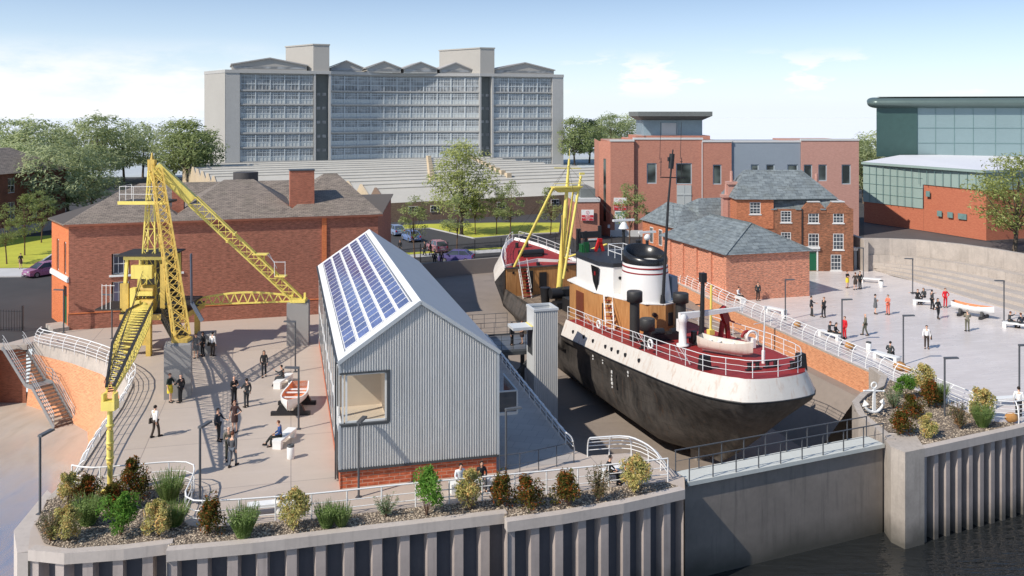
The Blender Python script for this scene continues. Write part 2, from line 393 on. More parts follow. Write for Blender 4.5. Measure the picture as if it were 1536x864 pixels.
ST('mud_bank',MB().flat([(-1600,-400,-4.5),(-19.35,-400,-4.5),(-19.35,36.5,-4.5),(-19.35,64,-4.5),(-30,70,-4.5),(-1600,70,-4.5)]),m_mud)
Z1=.004
in_quay=[(-38.5,67.45),(-36.4,67.4)]+QUAY[3:]+FRONT_A[1:]+FRONT_B+FRONT_C
plz=in_quay+[(p[0]-.02,p[1]-.0) for p in DL[:8]]+[(-9.6,79.6),(-11.9,78.8),(-35.8,71.6),(-37.6,69.6)]
ST('plaza_left',MB().flat([(x,y,Z1) for x,y in plz]),m_plaza)
BND=[(40.5,99.4),(40.9,95),(41.8,92.7),(42.9,86.2),(43.7,81.7),(44.8,77.6),(46.2,72),(48,66)]
plr=[(16.0,110)]+DR+FRONT_R[:3]+[(58,62.7),(58,66)]+BND[::-1]+[(40.5,112)]
ST('plaza_right',MB().flat([(x,y,Z1) for x,y in plr]),m_plaza2)
# dockside strip right of the gable-fronted hall
ST('dockside_paving',MB().flat([(-.6,43.3,.008),(3.2,44.6,.008),(2.9,46.4,.008),(.85,55.4,.008),(-1.8,67,.008),(-3.9,75,.008),(-8.4,75,.008)]),m_ramp)
# roads and lawns behind
ST('lawn',MB().flat([(p.x,p.y,.012) for p in (G(645,342.5),G(711,357.5),G(780,351.5),G(838,349),G(840,334),G(740,334),G(640,336),G(566,340),G(566,345))]),m_grass)
ST('lawn',MB().flat([(p.x,p.y,.012) for p in (G(-120,403.5),G(46,401.5),G(83,378),G(90,352),G(-120,366))]),m_grass)
ST('verge',MB().flat([(p.x,p.y,.012) for p in (G(600,383),G(757,373),G(757,370.5),G(600,379.5))]),m_grass)
ST('pavement',MB().flat([(p.x,p.y,.012) for p in (G(560,390),G(757,378),G(757,373.2),G(560,385.2))]),m_path)
ST('pavement',MB().flat([(p.x,p.y,.016) for p in (G(-120,416),G(33,415),G(49,402),G(-120,404))]),m_path)
kb=MB()
def kerb(pts,w=.22,h=.12,z=0):
    for a,b in zip(pts,pts[1:]): kb.bar((a.x,a.y,z+h/2),(b.x,b.y,z+h/2),w,h)
kerb([G(566,346),G(645,342.8),G(711,358),G(780,352),G(838,349.5)]);kerb([G(-60,416.4),G(33,415.4),G(49,402.2),G(83,379)])
ST('kerb',kb,m_path)
ST('road',MB().flat([(p.x,p.y,.006) for p in (G(1296,372),G(1390,372),G(1485,376),G(1580,384),G(1590,372),G(1480,363),G(1386,347.5),G(1296,334))]),M('old tarmac',(.10,.085,.082),.9,var=.2,scale=.3))
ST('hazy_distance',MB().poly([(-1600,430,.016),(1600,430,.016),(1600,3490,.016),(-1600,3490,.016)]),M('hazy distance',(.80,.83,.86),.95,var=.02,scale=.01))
ST('far_ground',MB().poly([(-1600,243,.012),(1600,243,.012),(1600,3400,.012),(-1600,3400,.012)]),M('far ground',(.46,.50,.52),.95,var=.12,scale=.02))  # pale colours of both far sheets paint in distance haze
# ------------------------------------------------------------------ dry dock
m_floor=M('dock floor',srgb(142,130,120),.85,var=.12,scale=.35,bump=.1,stain=(.14,.12,.105))
fl=MB();YS=[(43,-5.5),(66,-5.5),(69,-5.2),(84,-1.5),(88,-1.2),(112,-1.2)]
for (y0,z0),(y1,z1) in zip(YS,YS[1:]): fl.poly([(-18,y0,z0),(27,y0,z0),(27,y1,z1),(-18,y1,z1)])
ST('dock_floor',fl,m_floor)
def wallstrip(pts,z0,z1,mi=0,mb=None,off=None):
    mb=mb or MB()
    for i,(a,b) in enumerate(zip(pts,pts[1:])):
        a0=off[i] if off else a;b0=off[i+1] if off else b
        mb.add([(a0[0],a0[1],z0),(b0[0],b0[1],z0),(b[0],b[1],z1),(a[0],a[1],z1)],[(0,1,2,3)],mi)
    return mb
dw=T('dock_wall','grey concrete side and head wall of the dry dock beyond the grey hall','dock wall',(0,60,-5.5))
P('wall_face',wallstrip(DL,-5.6,-.002),m_conc_d,dw,True)
hw_=[(-14.5,98)]+DEND+[(16.0,103)]
P('parapet',MB().prism(hw_+offs(hw_,.4)[::-1],-.003,.5),M('dock end grey',srgb(140,132,124),.8,var=.08,scale=.4),dw,True)
P('head_wall',wallstrip(DL[-1:]+DEND+DR[:1],-2,-.002),M('dock end grey',srgb(140,132,124),.8,var=.08,scale=.4),dw,True)
dr=T('dock_wall','orange brick dock wall below the white railing of the right plaza','dock wall',(22,80,-5.5))
drs=DR[:3]
P('brick_face',wallstrip(drs,-1.75,-.14),m_brick_w,dr,True)
P('coping',wallstrip(drs,-.14,-.002),m_conc,dr,True)
led=offs(drs,-.9);toe=offs(drs,-4.2)
ap=MB()
for i in range(len(drs)-1):
    a,b,la,lb,ta,tb=drs[i],drs[i+1],led[i],led[i+1],toe[i],toe[i+1]
    ap.poly([(la[0],la[1],-1.75),(lb[0],lb[1],-1.75),(b[0],b[1],-1.75),(a[0],a[1],-1.75)])
    ap.poly([(ta[0],ta[1],-5.6),(tb[0],tb[1],-5.6),(lb[0],lb[1],-1.75),(la[0],la[1],-1.75)])
P('apron',ap,m_floor,dr,True)
nose=T('retaining_wall','curved pale concrete wall below the anchor at the dock mouth','retaining wall',(21,52,-5.5))
P('wall_face',wallstrip(DR[2:],-5.6,.12),m_conc,nose,True)
P('coping',MB().prism([(x,y) for x,y in DR[2:]]+offs(DR[2:],.4)[::-1],.12,.22),m_conc,nose,True)
# ------------------------------------------------------------------ sheet-piled quay front
m_pile=M('sheet pile steel',srgb(172,160,154),.7,var=.12,scale=.7,streak=.4,stain=(.15,.12,.11),tide=1)
m_cope=M('quay coping',srgb(186,176,168),.8,var=.1,scale=.7,streak=.3,bump=.1)
def pile_line(pts,z0,z1,pitch=1.12,dep=.5):
    L=[0]
    for a,b in zip(pts,pts[1:]): L.append(L[-1]+(Vector(b)-Vector(a)).length)
    def at(s,o):
        for i in range(len(pts)-1):
            if s<=L[i+1]+1e-6 or i==len(pts)-2:
                a=Vector(pts[i]);b=Vector(pts[i+1]);t=(b-a).normalized()
                p=a+t*(s-L[i])+Vector((-t.y,t.x))*o
                return p
    n=max(1,round(L[-1]/pitch));pr=[];pt=L[-1]/n
    for i in range(n):
        for f,o in ((0,.12),(.34,.12),(.42,dep+.12),(.93,dep+.12)): pr.append(at((i+f)*pt,o))
    pr.append(at(L[-1],.12))
    mb=MB()
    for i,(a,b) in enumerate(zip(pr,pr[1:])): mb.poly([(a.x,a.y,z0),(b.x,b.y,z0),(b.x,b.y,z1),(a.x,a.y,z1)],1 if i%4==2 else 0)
    return mb
m_pan=M('shaded pile pan steel',srgb(92,92,98),.75,var=.15,scale=.7,streak=.3,stain=(.06,.06,.07),tide=1)  # darker pan colour paints in the shade of the pile recesses
def quay_front(label,segs,zb,zt,pitch=1.12):
    c=segs[0][0];q=T('quay_wall',label,'quay wall',(c[0],c[1],zb))
    for s in segs:
        inn=offs(s,.42)
        P('coping',MB().prism(s+inn[::-1],zt-.44,zt),m_cope,q,True)
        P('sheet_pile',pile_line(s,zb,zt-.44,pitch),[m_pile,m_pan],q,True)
    return q
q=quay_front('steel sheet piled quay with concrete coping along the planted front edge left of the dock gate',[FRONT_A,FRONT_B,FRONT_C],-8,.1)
P('end_wall',wallstrip([(8.0,41.0),(8.3,42.5)],-8,.1).bx(-13.76,-13.74,35.3,35.9,-8,-.4).bx(-.21,-.19,37.8,38.6,-8,-.4),m_conc,q,True)
P('return_wall',wallstrip([(-21.6,41.2),(-20.9,37.2),(-19.7,35.3),(-19.3,35.35)],-6,.0).poly([(-21.6,41.2,0),(-20.9,37.2,0),(-19.7,35.3,0),(-19.3,35.4,0),(-20.2,37.4,0),(-21,40.6,0)]),m_cope,q,True)
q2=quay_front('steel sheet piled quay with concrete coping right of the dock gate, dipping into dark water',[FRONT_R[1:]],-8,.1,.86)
pm=MB().prism([(19.75,46.2),(20.15,45.45),(21.4,46.0),(21.9,48.2),(19.95,48.0)],-8,.12)
P('end_pillar',pm,m_conc,q2,True)
# dock gate
ga,gb=Vector((8.32,42.1)),Vector((19.86,47.05));gd=(gb-ga).normalized();gn=Vector((-gd.y,gd.x))
gate=T('dock_gate','grey concrete dock gate closing the dry dock with railed walkway on top','dock gate',(ga.x,ga.y,-7),math.atan2(gd.y,gd.x))
GL=(gb-ga).length
gl=MB().bx(0,GL,.25,1.15,-1,6.75)
P('gate_leaf',gl,M('gate concrete',srgb(132,124,117),.8,var=.2,scale=.4,streak=.6,bump=.12,stain=(.085,.08,.075),tide=1),gate)
P('walkway',MB().bx(.1,GL-.05,.05,1.35,6.75,6.95),M('walkway deck',srgb(196,198,192),.7,var=.06),gate)
def straight_rail(par,y,n,x0,x1,z0,h,mat):
    for i in range(n+1):
        x=x0+(x1-x0)*i/n
        P('post',MB().bx(-.022,.022,-.022,.022,0,h),mat,par,loc=(x,y,z0))
    P('handrail',MB().bx(x0-.04,x1+.04,y-.025,y+.025,z0+h,z0+h+.045),mat,par)
    for k in (.5,):P('rail',MB().bx(x0,x1,y-.01,y+.01,z0+h*k,z0+h*k+.018),mat,par)
straight_rail(gate,.12,9,.2,GL-.1,6.95,1.05,m_lamp);straight_rail(gate,1.28,9,.2,GL-.1,6.95,1.05,m_lamp)
# ------------------------------------------------------------------ left revetment and far-left quay
rev=T('revetment','battered orange brick bank with concrete band below the curved white railing on the left','retaining wall',(-27,58,-4.5))
RT=QUAY[2:12]
RB=[(-36.6,66.8),(-35.9,66.4),(-32.5,64.1),(-29.4,61.3),(-27.9,58.3),(-26.9,55.4),(-25.8,51.2),(-24.9,47),(-23.6,42.4),(-22.6,39.2)]
f=.17
RM=[(a[0]+(b[0]-a[0])*f,a[1]+(b[1]-a[1])*f) for a,b in zip(RT,RB)]
P('brick_face',wallstrip(RM,-4.6,-.75,off=RB),m_brick_w,rev,True)
P('concrete_band',wallstrip(RT,-.75,.05,off=RM),m_conc,rev,True)
P('coping',MB().prism(RT+offs(RT,.3)[::-1],.05,.09),m_conc,rev,True)
fw=T('quay_wall','shaded brick quay wall behind the metal stairs at the far left','quay wall',(-45,67.6,-4.5))
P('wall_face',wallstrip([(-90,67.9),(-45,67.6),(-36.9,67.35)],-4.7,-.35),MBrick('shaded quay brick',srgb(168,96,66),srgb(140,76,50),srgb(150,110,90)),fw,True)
P('coping',MB().prism([(-90,67.2),(-45,66.9),(-36.6,66.9),(-36.4,67.4),(-45,67.65),(-90,67.95)],-.35,.03),m_conc,fw,True)
P('pier',MB().bx(-39.9,-39.0,66.0,67.4,-4.6,-.35),m_conc,fw,True)
# ------------------------------------------------------------------ grey gable-fronted hall with solar roof
m_zinc=M('zinc sheet',srgb(206,205,202),.45,metal=.05,var=.06,scale=.6,streak=.28,stain=srgb(136,138,140))
m_zinc_l=M('pale zinc',srgb(206,209,211),.45,metal=.05,var=.04,scale=.5)
m_roofw=M('white roof membrane',srgb(228,228,228),.5,var=.04,scale=.6)
m_roofg=M('grey roof sheet',srgb(176,181,187),.55,metal=.0,var=.05,scale=.4,streak=.1)
m_trim=M('hall trim',srgb(196,200,202),.4,metal=.3,var=.04)
m_brick_h=MBrick('hall base brick',srgb(196,100,62),srgb(168,80,50),srgb(190,160,140),.5,.17,.55,.12,.016)
m_glass=MGlass('window glass',(.035,.042,.05))
m_frame_w=M('white window frame',(.72,.72,.70),.5,var=.05)
hr=math.atan2(.2476,.9689)
hall=T('gabled_hall','grey corrugated metal hall with steep gable and rows of solar panels on its roof','hall',(-8.02,41.2,0),hr)
W_,L_,E_,A_=7.58,26.5,5.9,8.5
b0=.95
def corr(mb,x0,x1,y,zb,ztf,pitch=.12,dep=.055,axis='x',flip=1):
    """corrugated sheet: trapezoid ribs between x0 and x1 standing on line y; ztf gives the top height"""
    n=max(1,round((x1-x0)/pitch));p=(x1-x0)/n;pr=[]
    for i in range(n):
        for f,o in ((0,0),(.48,0),(.62,1),(.86,1)): pr.append((x0+(i+f)*p,y-o*dep*flip))
    pr.append((x1,y))
    for a,b in zip(pr,pr[1:]):
        q=[(a[0],a[1],zb),(b[0],b[1],zb),(b[0],b[1],ztf(b[0])),(a[0],a[1],ztf(a[0]))]
        if axis=='y': q=[(v[1],v[0],v[2]) for v in q]
        mb.poly(q)
gtop=lambda x:E_+(A_-E_)*(1-abs(x-W_/2)/(W_/2))-.06
wx0,wx1,wz0,wz1=0.0,2.28,3.0,5.35
fr=MB();corr(fr,wx1,W_,0,b0,gtop);corr(fr,0,wx1,0,b0,lambda x:wz0);corr(fr,0,wx1,0,wz1,gtop)
P('gable_cladding',fr,m_zinc,hall)
P('downpipe',MB().bx(-.16,-.08,1.0,1.1,.1,E_),m_dark,hall)
sd=MB();sd.bx(.0,.04,2.5,L_,b0,E_).bx(0,.04,.02,2.5,b0,wz0).bx(0,.04,.02,2.5,wz1,E_);sd.bx(W_-.04,W_,.02,L_,b0,E_)
P('side_cladding',sd,m_zinc_l,hall)
gb_=MB().poly([(W_,L_,0),(0,L_,0),(0,L_,E_),(W_/2,L_,A_),(W_,L_,E_)]);P('rear_wall',gb_,m_zinc_l,hall)
P('brick_base',MB().bx(.06,W_-.06,.1,L_-.05,0,b0-.12).bx(.03,.06,.06,L_,.0,b0),m_brick_h,hall)
P('base_flashing',MB().bx(-.02,W_+.02,-.05,.06,b0-.12,b0-.005).bx(-.03,.0,0,L_,b0-.1,b0),m_dark,hall)
P('corner_trim',MB().bx(W_-.06,W_+.05,-.07,.05,b0,E_),m_trim,hall)
P('corner_trim',MB().bx(-.05,.06,-.07,.03,b0,wz0).bx(-.05,.06,-.07,.03,wz1,E_),m_trim,hall)
sl_=math.hypot(W_/2,A_-E_)
rl=MB();rl.add([(-.06,-.14,E_-.04),(W_/2,-.14,A_),(W_/2,L_+.1,A_),(-.06,L_+.1,E_-.04),(-.06,-.14,E_+.1),(W_/2,-.14,A_+.14),(W_/2,L_+.1,A_+.14),(-.06,L_+.1,E_+.1)],[(4,5,6,7),(0,1,5,4),(3,7,6,2),(0,4,7,3),(0,3,2,1)])
P('roof',rl,m_roofw,hall,label='white roof slope carrying the solar panels')
rr=MB();rr.add([(W_+.06,-.14,E_-.04),(W_/2,-.14,A_),(W_/2,L_+.1,A_),(W_+.06,L_+.1,E_-.04),(W_+.06,-.14,E_+.1),(W_/2,-.14,A_+.138),(W_/2,L_+.1,A_+.138),(W_+.06,L_+.1,E_+.1)],[(4,7,6,5),(0,4,5,1),(3,2,6,7),(0,3,7,4),(0,1,2,3)])
P('roof',rr,m_roofg,hall,label='plain grey roof slope')
P('verge_trim',MB().bar((-.08,-.17,E_+.02),(W_/2,-.17,A_+.07),.07,.17).bar((W_/2,-.17,A_+.07),(W_+.08,-.17,E_+.02),.07,.17),m_trim,hall)
P('gutter',MB().bar((-.13,-.1,E_+.03),(-.13,L_,E_+.03),.1,.1),m_dark,hall)
# solar panels: five strips along the slope, modules in each
m_pv,t=mk('solar cells');oi=t.n('ShaderNodeObjectInfo');uv,pos=t.wall()
b=t.n('ShaderNodeTexBrick');b.offset=0;b.inputs['Scale'].default_value=1;b.inputs['Brick Width'].default_value=.155;b.inputs['Row Height'].default_value=.155;b.inputs['Mortar Size'].default_value=.008
b.inputs['Color1'].default_value=(*srgb(74,86,140),1);b.inputs['Color2'].default_value=(*srgb(62,70,118),1);b.inputs['Mortar'].default_value=(*srgb(120,128,160),1);t.l(uv,b.inputs[0])
c=t.mix(t.math('MULTIPLY',t.ramp(t.noise(pos,1.1,3),.35,.65),.6),b.outputs[0],srgb(110,124,178))
c=t.mix(t.math('MULTIPLY',oi.outputs['Random'],.45),c,srgb(56,60,92))
t.bsdf(c,.16,0,None,spec=.6)
ux=Vector((W_/2,0,A_-E_)).normalized();un=Vector((-ux.z,0,ux.x))
def onroof(s,y,h): return Vector((0,y,E_+.1))+ux*s+un*h
NS=5;ms=(sl_-.75)/NS;NM=22;my=(L_-1.6)/NM;npanel=0
for i in range(NS):
    s0=.38+i*ms
    for k in range(0,NM):
        a,bb=s0+.045,s0+ms-.06;y0=.75+k*my+.03;y1=.75+(k+1)*my-.03
        mb=MB();lo,hi=.05,.09
        mb.hexa([onroof(a,y0,lo),onroof(bb,y0,lo),onroof(bb,y1,lo),onroof(a,y1,lo),onroof(a,y0,hi),onroof(bb,y0,hi),onroof(bb,y1,hi),onroof(a,y1,hi)],0)
        e=.035;mb.poly([onroof(a+e,y0+e,hi+.004),onroof(bb-e,y0+e,hi+.004),onroof(bb-e,y1-e,hi+.004),onroof(a+e,y1-e,hi+.004)],1)
        npanel+=1
        if npanel<=100: P('solar_panel',mb,[m_roofw,m_pv],hall)
        else:
            if npanel==101: rest=MB()
            rest.merge(mb)
tag(P('solar_panel',rest,[m_roofw,m_pv],hall),kind='stuff')
P('panel_rail',MB().bar(onroof(.38,.6,.03),onroof(.38,L_-.6,.03),.06,.06).bar(onroof(.38+NS*ms,.6,.03),onroof(.38+NS*ms,L_-.6,.03),.06,.06),m_steel,hall)
# corner window of the gable, room behind it
m_room=M('room wall',srgb(204,188,168),.7,var=.05)
P('room',MB().add([(.1,.25,wz0),(2.2,.25,wz0),(2.2,2.6,wz0),(.1,2.6,wz0),(.1,.25,wz1),(2.2,.25,wz1),(2.2,2.6,wz1),(.1,2.6,wz1)],[(0,1,2,3),(1,5,6,2),(3,2,6,7),(4,7,6,5)]),m_room,hall)
P('ceiling_light',MB().bx(.6,1.7,1.2,1.35,wz1-.25,wz1-.15),m_white,hall)
wn_=P('corner_window',MB().bx(.0,wx1,-.06,.25,wz0-.09,wz0+.03).bx(wx1-.08,wx1+.06,-.07,.25,wz0,wz1).bx(.0,wx1+.06,-.08,.25,wz1,wz1+.09),m_dark,hall)
P('window_frame',MB().bx(.3,wx1-.08,.1,.17,wz0+.03,wz0+.12).bx(.3,wx1-.08,.1,.17,wz1-.1,wz1).bx(.28,.37,.1,.17,wz0,wz1).bx(wx1-.16,wx1-.08,.1,.17,wz0,wz1).bx(.12,.2,.1,.17,wz0,wz1),m_frame_w,wn_)
m_clear,t=mk('clear glass')
tr=t.n('ShaderNodeBsdfTransparent');gs=t.n('ShaderNodeBsdfGlossy');gs.inputs['Roughness'].default_value=.03;mx_=t.n('ShaderNodeMixShader');mx_.inputs[0].default_value=.10
tr.inputs[0].default_value=(.94,.96,.95,1);t.l(tr.outputs[0],mx_.inputs[1]);t.l(gs.outputs[0],mx_.inputs[2]);t.l(mx_.outputs[0],t.out.inputs[0])
P('window_frame',MB().bx(.02,.1,.1,2.5,wz0,wz0+.09).bx(.02,.1,.1,2.5,wz1-.08,wz1).bx(.02,.1,1.2,1.28,wz0+.09,wz1-.08),m_frame_w,wn_)
P('pane',MB().poly([(.1,.13,wz0),(wx1,.13,wz0),(wx1,.13,wz1),(.1,.13,wz1)]),m_clear,wn_)
for k in range(11):
    y=3.0+k*2.15
    for z0,z1 in ((1.15,2.75),(3.35,5.1)):
        wv=P('window',MB().bx(-.02,.05,y,y+.85,z0,z1),m_dark,hall)
        P('pane',MB().bx(-.03,-.02,y+.07,y+.78,z0+.07,z1-.07),m_glass,wv)
P('door',MB().bx(-.04,.05,1.2,2.2,.05,2.3),m_dark,hall)
# balcony on the dock side
bal=P('balcony',MB().bx(W_+.02,W_+1.55,2.2,5.2,2.02,2.18),m_trim,hall)
P('handrail',MB().bar((W_+.05,2.22,3.25),(W_+1.53,2.22,3.25),.07).bar((W_+1.53,2.22,3.25),(W_+1.53,5.2,3.25),.07).bar((W_+1.53,2.22,2.1),(W_+1.53,2.22,3.25),.07),m_trim,bal)
P('balustrade',MB().poly([(W_+.1,2.22,2.2),(W_+1.5,2.22,2.2),(W_+1.5,2.22,3.2),(W_+.1,2.22,3.2)]).poly([(W_+1.53,2.25,2.2),(W_+1.53,5.1,2.2),(W_+1.53,5.1,3.2),(W_+1.53,2.25,3.2)]),MGlass('grey balustrade glass',(.12,.12,.125),.1,.2),bal)
P('balcony_door',MB().bx(W_,W_+.03,2.8,4.6,2.2,4.4),m_dark,hall)
# ------------------------------------------------------------------ sash window helper (flush on a wall facing -y in local frame)
def sash(par,x,z,w,h,y=0,cols=3,rows=4,frame=m_frame_w,glass=m_glass,name='window',sill=True,rev=.06):
    f=.07;mb=MB()
    mb.bx(x-w/2,x-w/2+f,y-.03,y+rev,z,z+h).bx(x+w/2-f,x+w/2,y-.03,y+rev,z,z+h).bx(x-w/2+f,x+w/2-f,y-.03,y+rev,z+h-f,z+h).bx(x-w/2+f,x+w/2-f,y-.03,y+rev,z,z+f)
    for i in range(1,cols):
        xx=x-w/2+w*i/cols;mb.bx(xx-.018,xx+.018,y-.012,y+.03,z+f,z+h-f)
    for i in range(1,rows):
        zz=z+h*i/rows;t=.035 if i*2==rows else .018;mb.bx(x-w/2+f,x+w/2-f,y-.014,y+.03,zz-t,zz+t)
    if sill: mb.bx(x-w/2-.1,x+w/2+.1,y-.12,y+.02,z-.12,z-.005)
    o=P(name,mb,frame,par)
    P('pane',MB().poly([(x-w/2+.04,y+.0,z+.03),(x+w/2-.04,y+.0,z+.03),(x+w/2-.04,y+.0,z+h-.03),(x-w/2+.04,y+.0,z+h-.03)]),glass,o)
    return o
def frame_at(name,label,cat,a,b,group=None):
    """thing whose local x axis runs from ground point a to b, local y points away from the viewer"""
    d=Vector((b[0]-a[0],b[1]-a[1]));o=T(name,label,cat,(a[0],a[1],0),math.atan2(d.y,d.x),group);return o,d.length
def wall_with_holes(mb,L,z0,z1,holes,y=0,depth=.16):
    """wall face on plane y with recessed openings (x0,x1,z0,z1)"""
    xs=sorted({0,L,*[h[0] for h in holes],*[h[1] for h in holes]});zs=sorted({z0,z1,*[h[2] for h in holes],*[h[3] for h in holes]})
    for xa,xb in zip(xs,xs[1:]):
        for za,zb in zip(zs,zs[1:]):
            cx,cz=(xa+xb)/2,(za+zb)/2
            if any(h[0]<cx<h[1] and h[2]<cz<h[3] for h in holes): continue
            mb.poly([(xa,y,za),(xb,y,za),(xb,y,zb),(xa,y,zb)])
    for a,b,c,d in holes:
        mb.poly([(a,y,c),(a,y,d),(a,y+depth,d),(a,y+depth,c)]);mb.poly([(b,y,c),(b,y+depth,c),(b,y+depth,d),(b,y,d)])
        mb.poly([(a,y,d),(b,y,d),(b,y+depth,d),(a,y+depth,d)]);mb.poly([(a,y,c),(a,y+depth,c),(b,y+depth,c),(b,y,c)])
def hip(mb,x0,x1,y0,y1,ze,zr,hx,mi=0,eave=.35,hx2=None):
    """hipped roof, ridge along x"""
    hx2=hx if hx2 is None else hx2
    x0-=eave;x1+=eave;y0-=eave;y1+=eave;ym=(y0+y1)/2
    A,B,C,D=(x0,y0,ze),(x1,y0,ze),(x1,y1,ze),(x0,y1,ze);r0=(x0+hx,ym,zr);r1=(x1-hx2,ym,zr)
    mb.add([A,B,C,D,r0,r1],[(0,1,5,4),(1,2,5),(2,3,4,5),(3,0,4),(3,2,1,0)],mi)
m_slate=MSlate('grey slate',srgb(136,124,112),srgb(110,100,91),.25,.35,.3)
m_slate_b=MSlate('blue slate',srgb(122,130,132),srgb(94,102,106),.42,.7,.35)
# ------------------------------------------------------------------ long brick building on the left
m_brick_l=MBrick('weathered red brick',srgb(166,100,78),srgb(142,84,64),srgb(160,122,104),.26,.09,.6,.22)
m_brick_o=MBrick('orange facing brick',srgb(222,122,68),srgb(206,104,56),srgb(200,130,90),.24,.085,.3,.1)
bl,BL=frame_at('brick_building','long red brick building with grey slate hipped roofs behind the yellow crane','building',(-35.8,71.6),(-11.9,78.8))
BD=19.5;EZ=8.5
wins=[]
for px,pz in ((181,0),(259.5,0)):
    k=(px-CX)/F;dx,dy=7.2*0+ (23.9/24.96),(7.2/24.96)
    s_=(k*71.6+35.8)/(dx-k*dy)
    for z0,z1 in ((6.0-1.72,6.0),(2.2-.28,2.2+1.5)): wins.append((s_-.68,s_+.68,z0,z1))
mb=MB();wall_with_holes(mb,BL,0,EZ,wins,0,.3)
cb_=WM[bl.name].inverted()@Vector((-13.4,98.2,0));mb.poly([(BL,0,0),(cb_.x,cb_.y,0),(cb_.x,cb_.y,EZ),(BL,0,EZ)]);mb.poly([(cb_.x,cb_.y,0),(0,BD,0),(0,BD,EZ),(cb_.x,cb_.y,EZ)])
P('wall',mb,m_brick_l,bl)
M_=WM[bl.name].inverted()
e=M_@Vector((-39.4,75.9,0))
sidea=(0,0);sideb=(e.x,e.y)
sv_=Vector((sideb[0],sideb[1]));SL_=sv_.length
ang=math.atan2(-sv_.y,-sv_.x);SM=Matrix.Translation((sideb[0],sideb[1],0))@Matrix.Rotation(ang,4,'Z')
# mirrored run: local x from far end to near corner
w2=MB();wall_with_holes(w2,SL_,0,EZ,[(SL_-1.5,SL_-.8,4.3,7.0),(SL_-3.9,SL_-3.2,4.3,7.0),(SL_-1.6,SL_-.6,.3,3.4)],0,.22)
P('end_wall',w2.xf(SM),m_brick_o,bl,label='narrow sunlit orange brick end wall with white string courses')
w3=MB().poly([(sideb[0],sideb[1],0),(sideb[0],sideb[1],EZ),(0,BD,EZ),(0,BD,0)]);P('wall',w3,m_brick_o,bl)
for x,z in ((SL_-1.15,4.35),(SL_-3.55,4.35)):
    m_=MB().bx(x-.33,x+.33,.1,.16,z,z+2.6);fo=P('window',m_.xf(SM),m_frame_w,bl);P('pane',MB().bx(x-.26,x+.26,.09,.10,z+.1,z+2.5).xf(SM),m_glass,fo)
P('string_course',MB().bx(0,SL_+.05,-.16,.0,3.85,4.15).bx(0,SL_+.05,-.1,.0,4.95-.8,4.28).xf(SM),m_white,bl)
m_green=M('green door paint',srgb(16,92,62),.4,var=.1)
dd=P('door',MB().bx(SL_-1.55,SL_-.65,.08,.14,.3,2.5).xf(SM),m_green,bl)
P('fanlight',MB().bx(SL_-1.5,SL_-.7,.06,.1,2.6,3.3).xf(SM),m_glass,dd)
P('doorstep',MB().bx(SL_-2.2,SL_+.2,-1.2,0,0,.3).xf(SM),m_conc,bl)
P('plinth',MB().bx(-.05,BL,-.09,0,0,1.15).poly([(-.05,-.09,1.15),(BL,-.09,1.15),(BL,0,1.27),(-.05,0,1.27)]),m_brick_l,bl)
P('plinth_cap',MB().bx(-.05,BL,-.11,0,1.27,1.36),m_brick_o,bl)
for (x0,x1,z0,z1) in wins:
    sash(bl,(x0+x1)/2,z0+.03,1.2,z1-z0-.06,.24,3,2,rev=.05,glass=MGlass('curtained glass',(.12,.10,.14),.1,.7),sill=False)
    P('sill',MB().bx(x0-.18,x1+.18,-.12,.2,z0-.16,z0),m_white,bl)
P('eaves',MB().bx(-.3,BL+.35,-.35,0,EZ-.12,EZ+.05),M('eaves terracotta',srgb(196,120,90),.7),bl)
rf=MB();x=[0,9.6,19.0,BL]
hip(rf,-.0,8.3,0,11,EZ+.06,10.75,3.6,0,.42,3.4)
hip(rf,8.0,18.0,0,15,EZ+.063,11.35,4.2,0,.42,4.0)
hip(rf,17.4,BL,0,15,EZ+.066,11.75,3.9,0,.42,3.3)
rf.prism([(-.3,-.3),(BL+.3,-.3),(cb_.x+.3,cb_.y+.3),(-.3,BD+.3),(sideb[0]-.3,sideb[1])],EZ-.05,EZ+.055)
hip(rf,0.0,BL,11.5,BD,EZ+.06,10.6,4,0,.3)
P('roof',rf,m_slate,bl)
m_chim=MBrick('chimney brick',srgb(180,102,74),srgb(156,84,60),srgb(160,124,108),.24,.085,.4,.2)
for x,y,z,w_,d_ in ((8.1,3.2,11.0,.95,1.5),(18.5,2.6,12.4,2.1,1.6)):
    c_=P('chimney',MB().bx(x-w_/2,x+w_/2,y-d_/2,y+d_/2,EZ,z),m_chim,bl);P('chimney_cap',MB().bx(x-w_/2-.06,x+w_/2+.06,y-d_/2-.06,y+d_/2+.06,z,z+.08),m_dark,c_)
P('roof_tank',MB().cyl((13.7,9.5),1.15,1.15,10.6,11.9,16),M('dark tank',(.07,.065,.065),.7),bl)
pil=MB();pil.bx(BL-4.9,BL-4.5,-.12,0,0,EZ-.12);P('pilaster',pil,m_brick_o,bl)
# ------------------------------------------------------------------ far-left brick building behind the street trees
fb,FL=frame_at('brick_building','dark brick building with grey roof half hidden by trees at the far left','building',(-76,106),(-68.5,136))
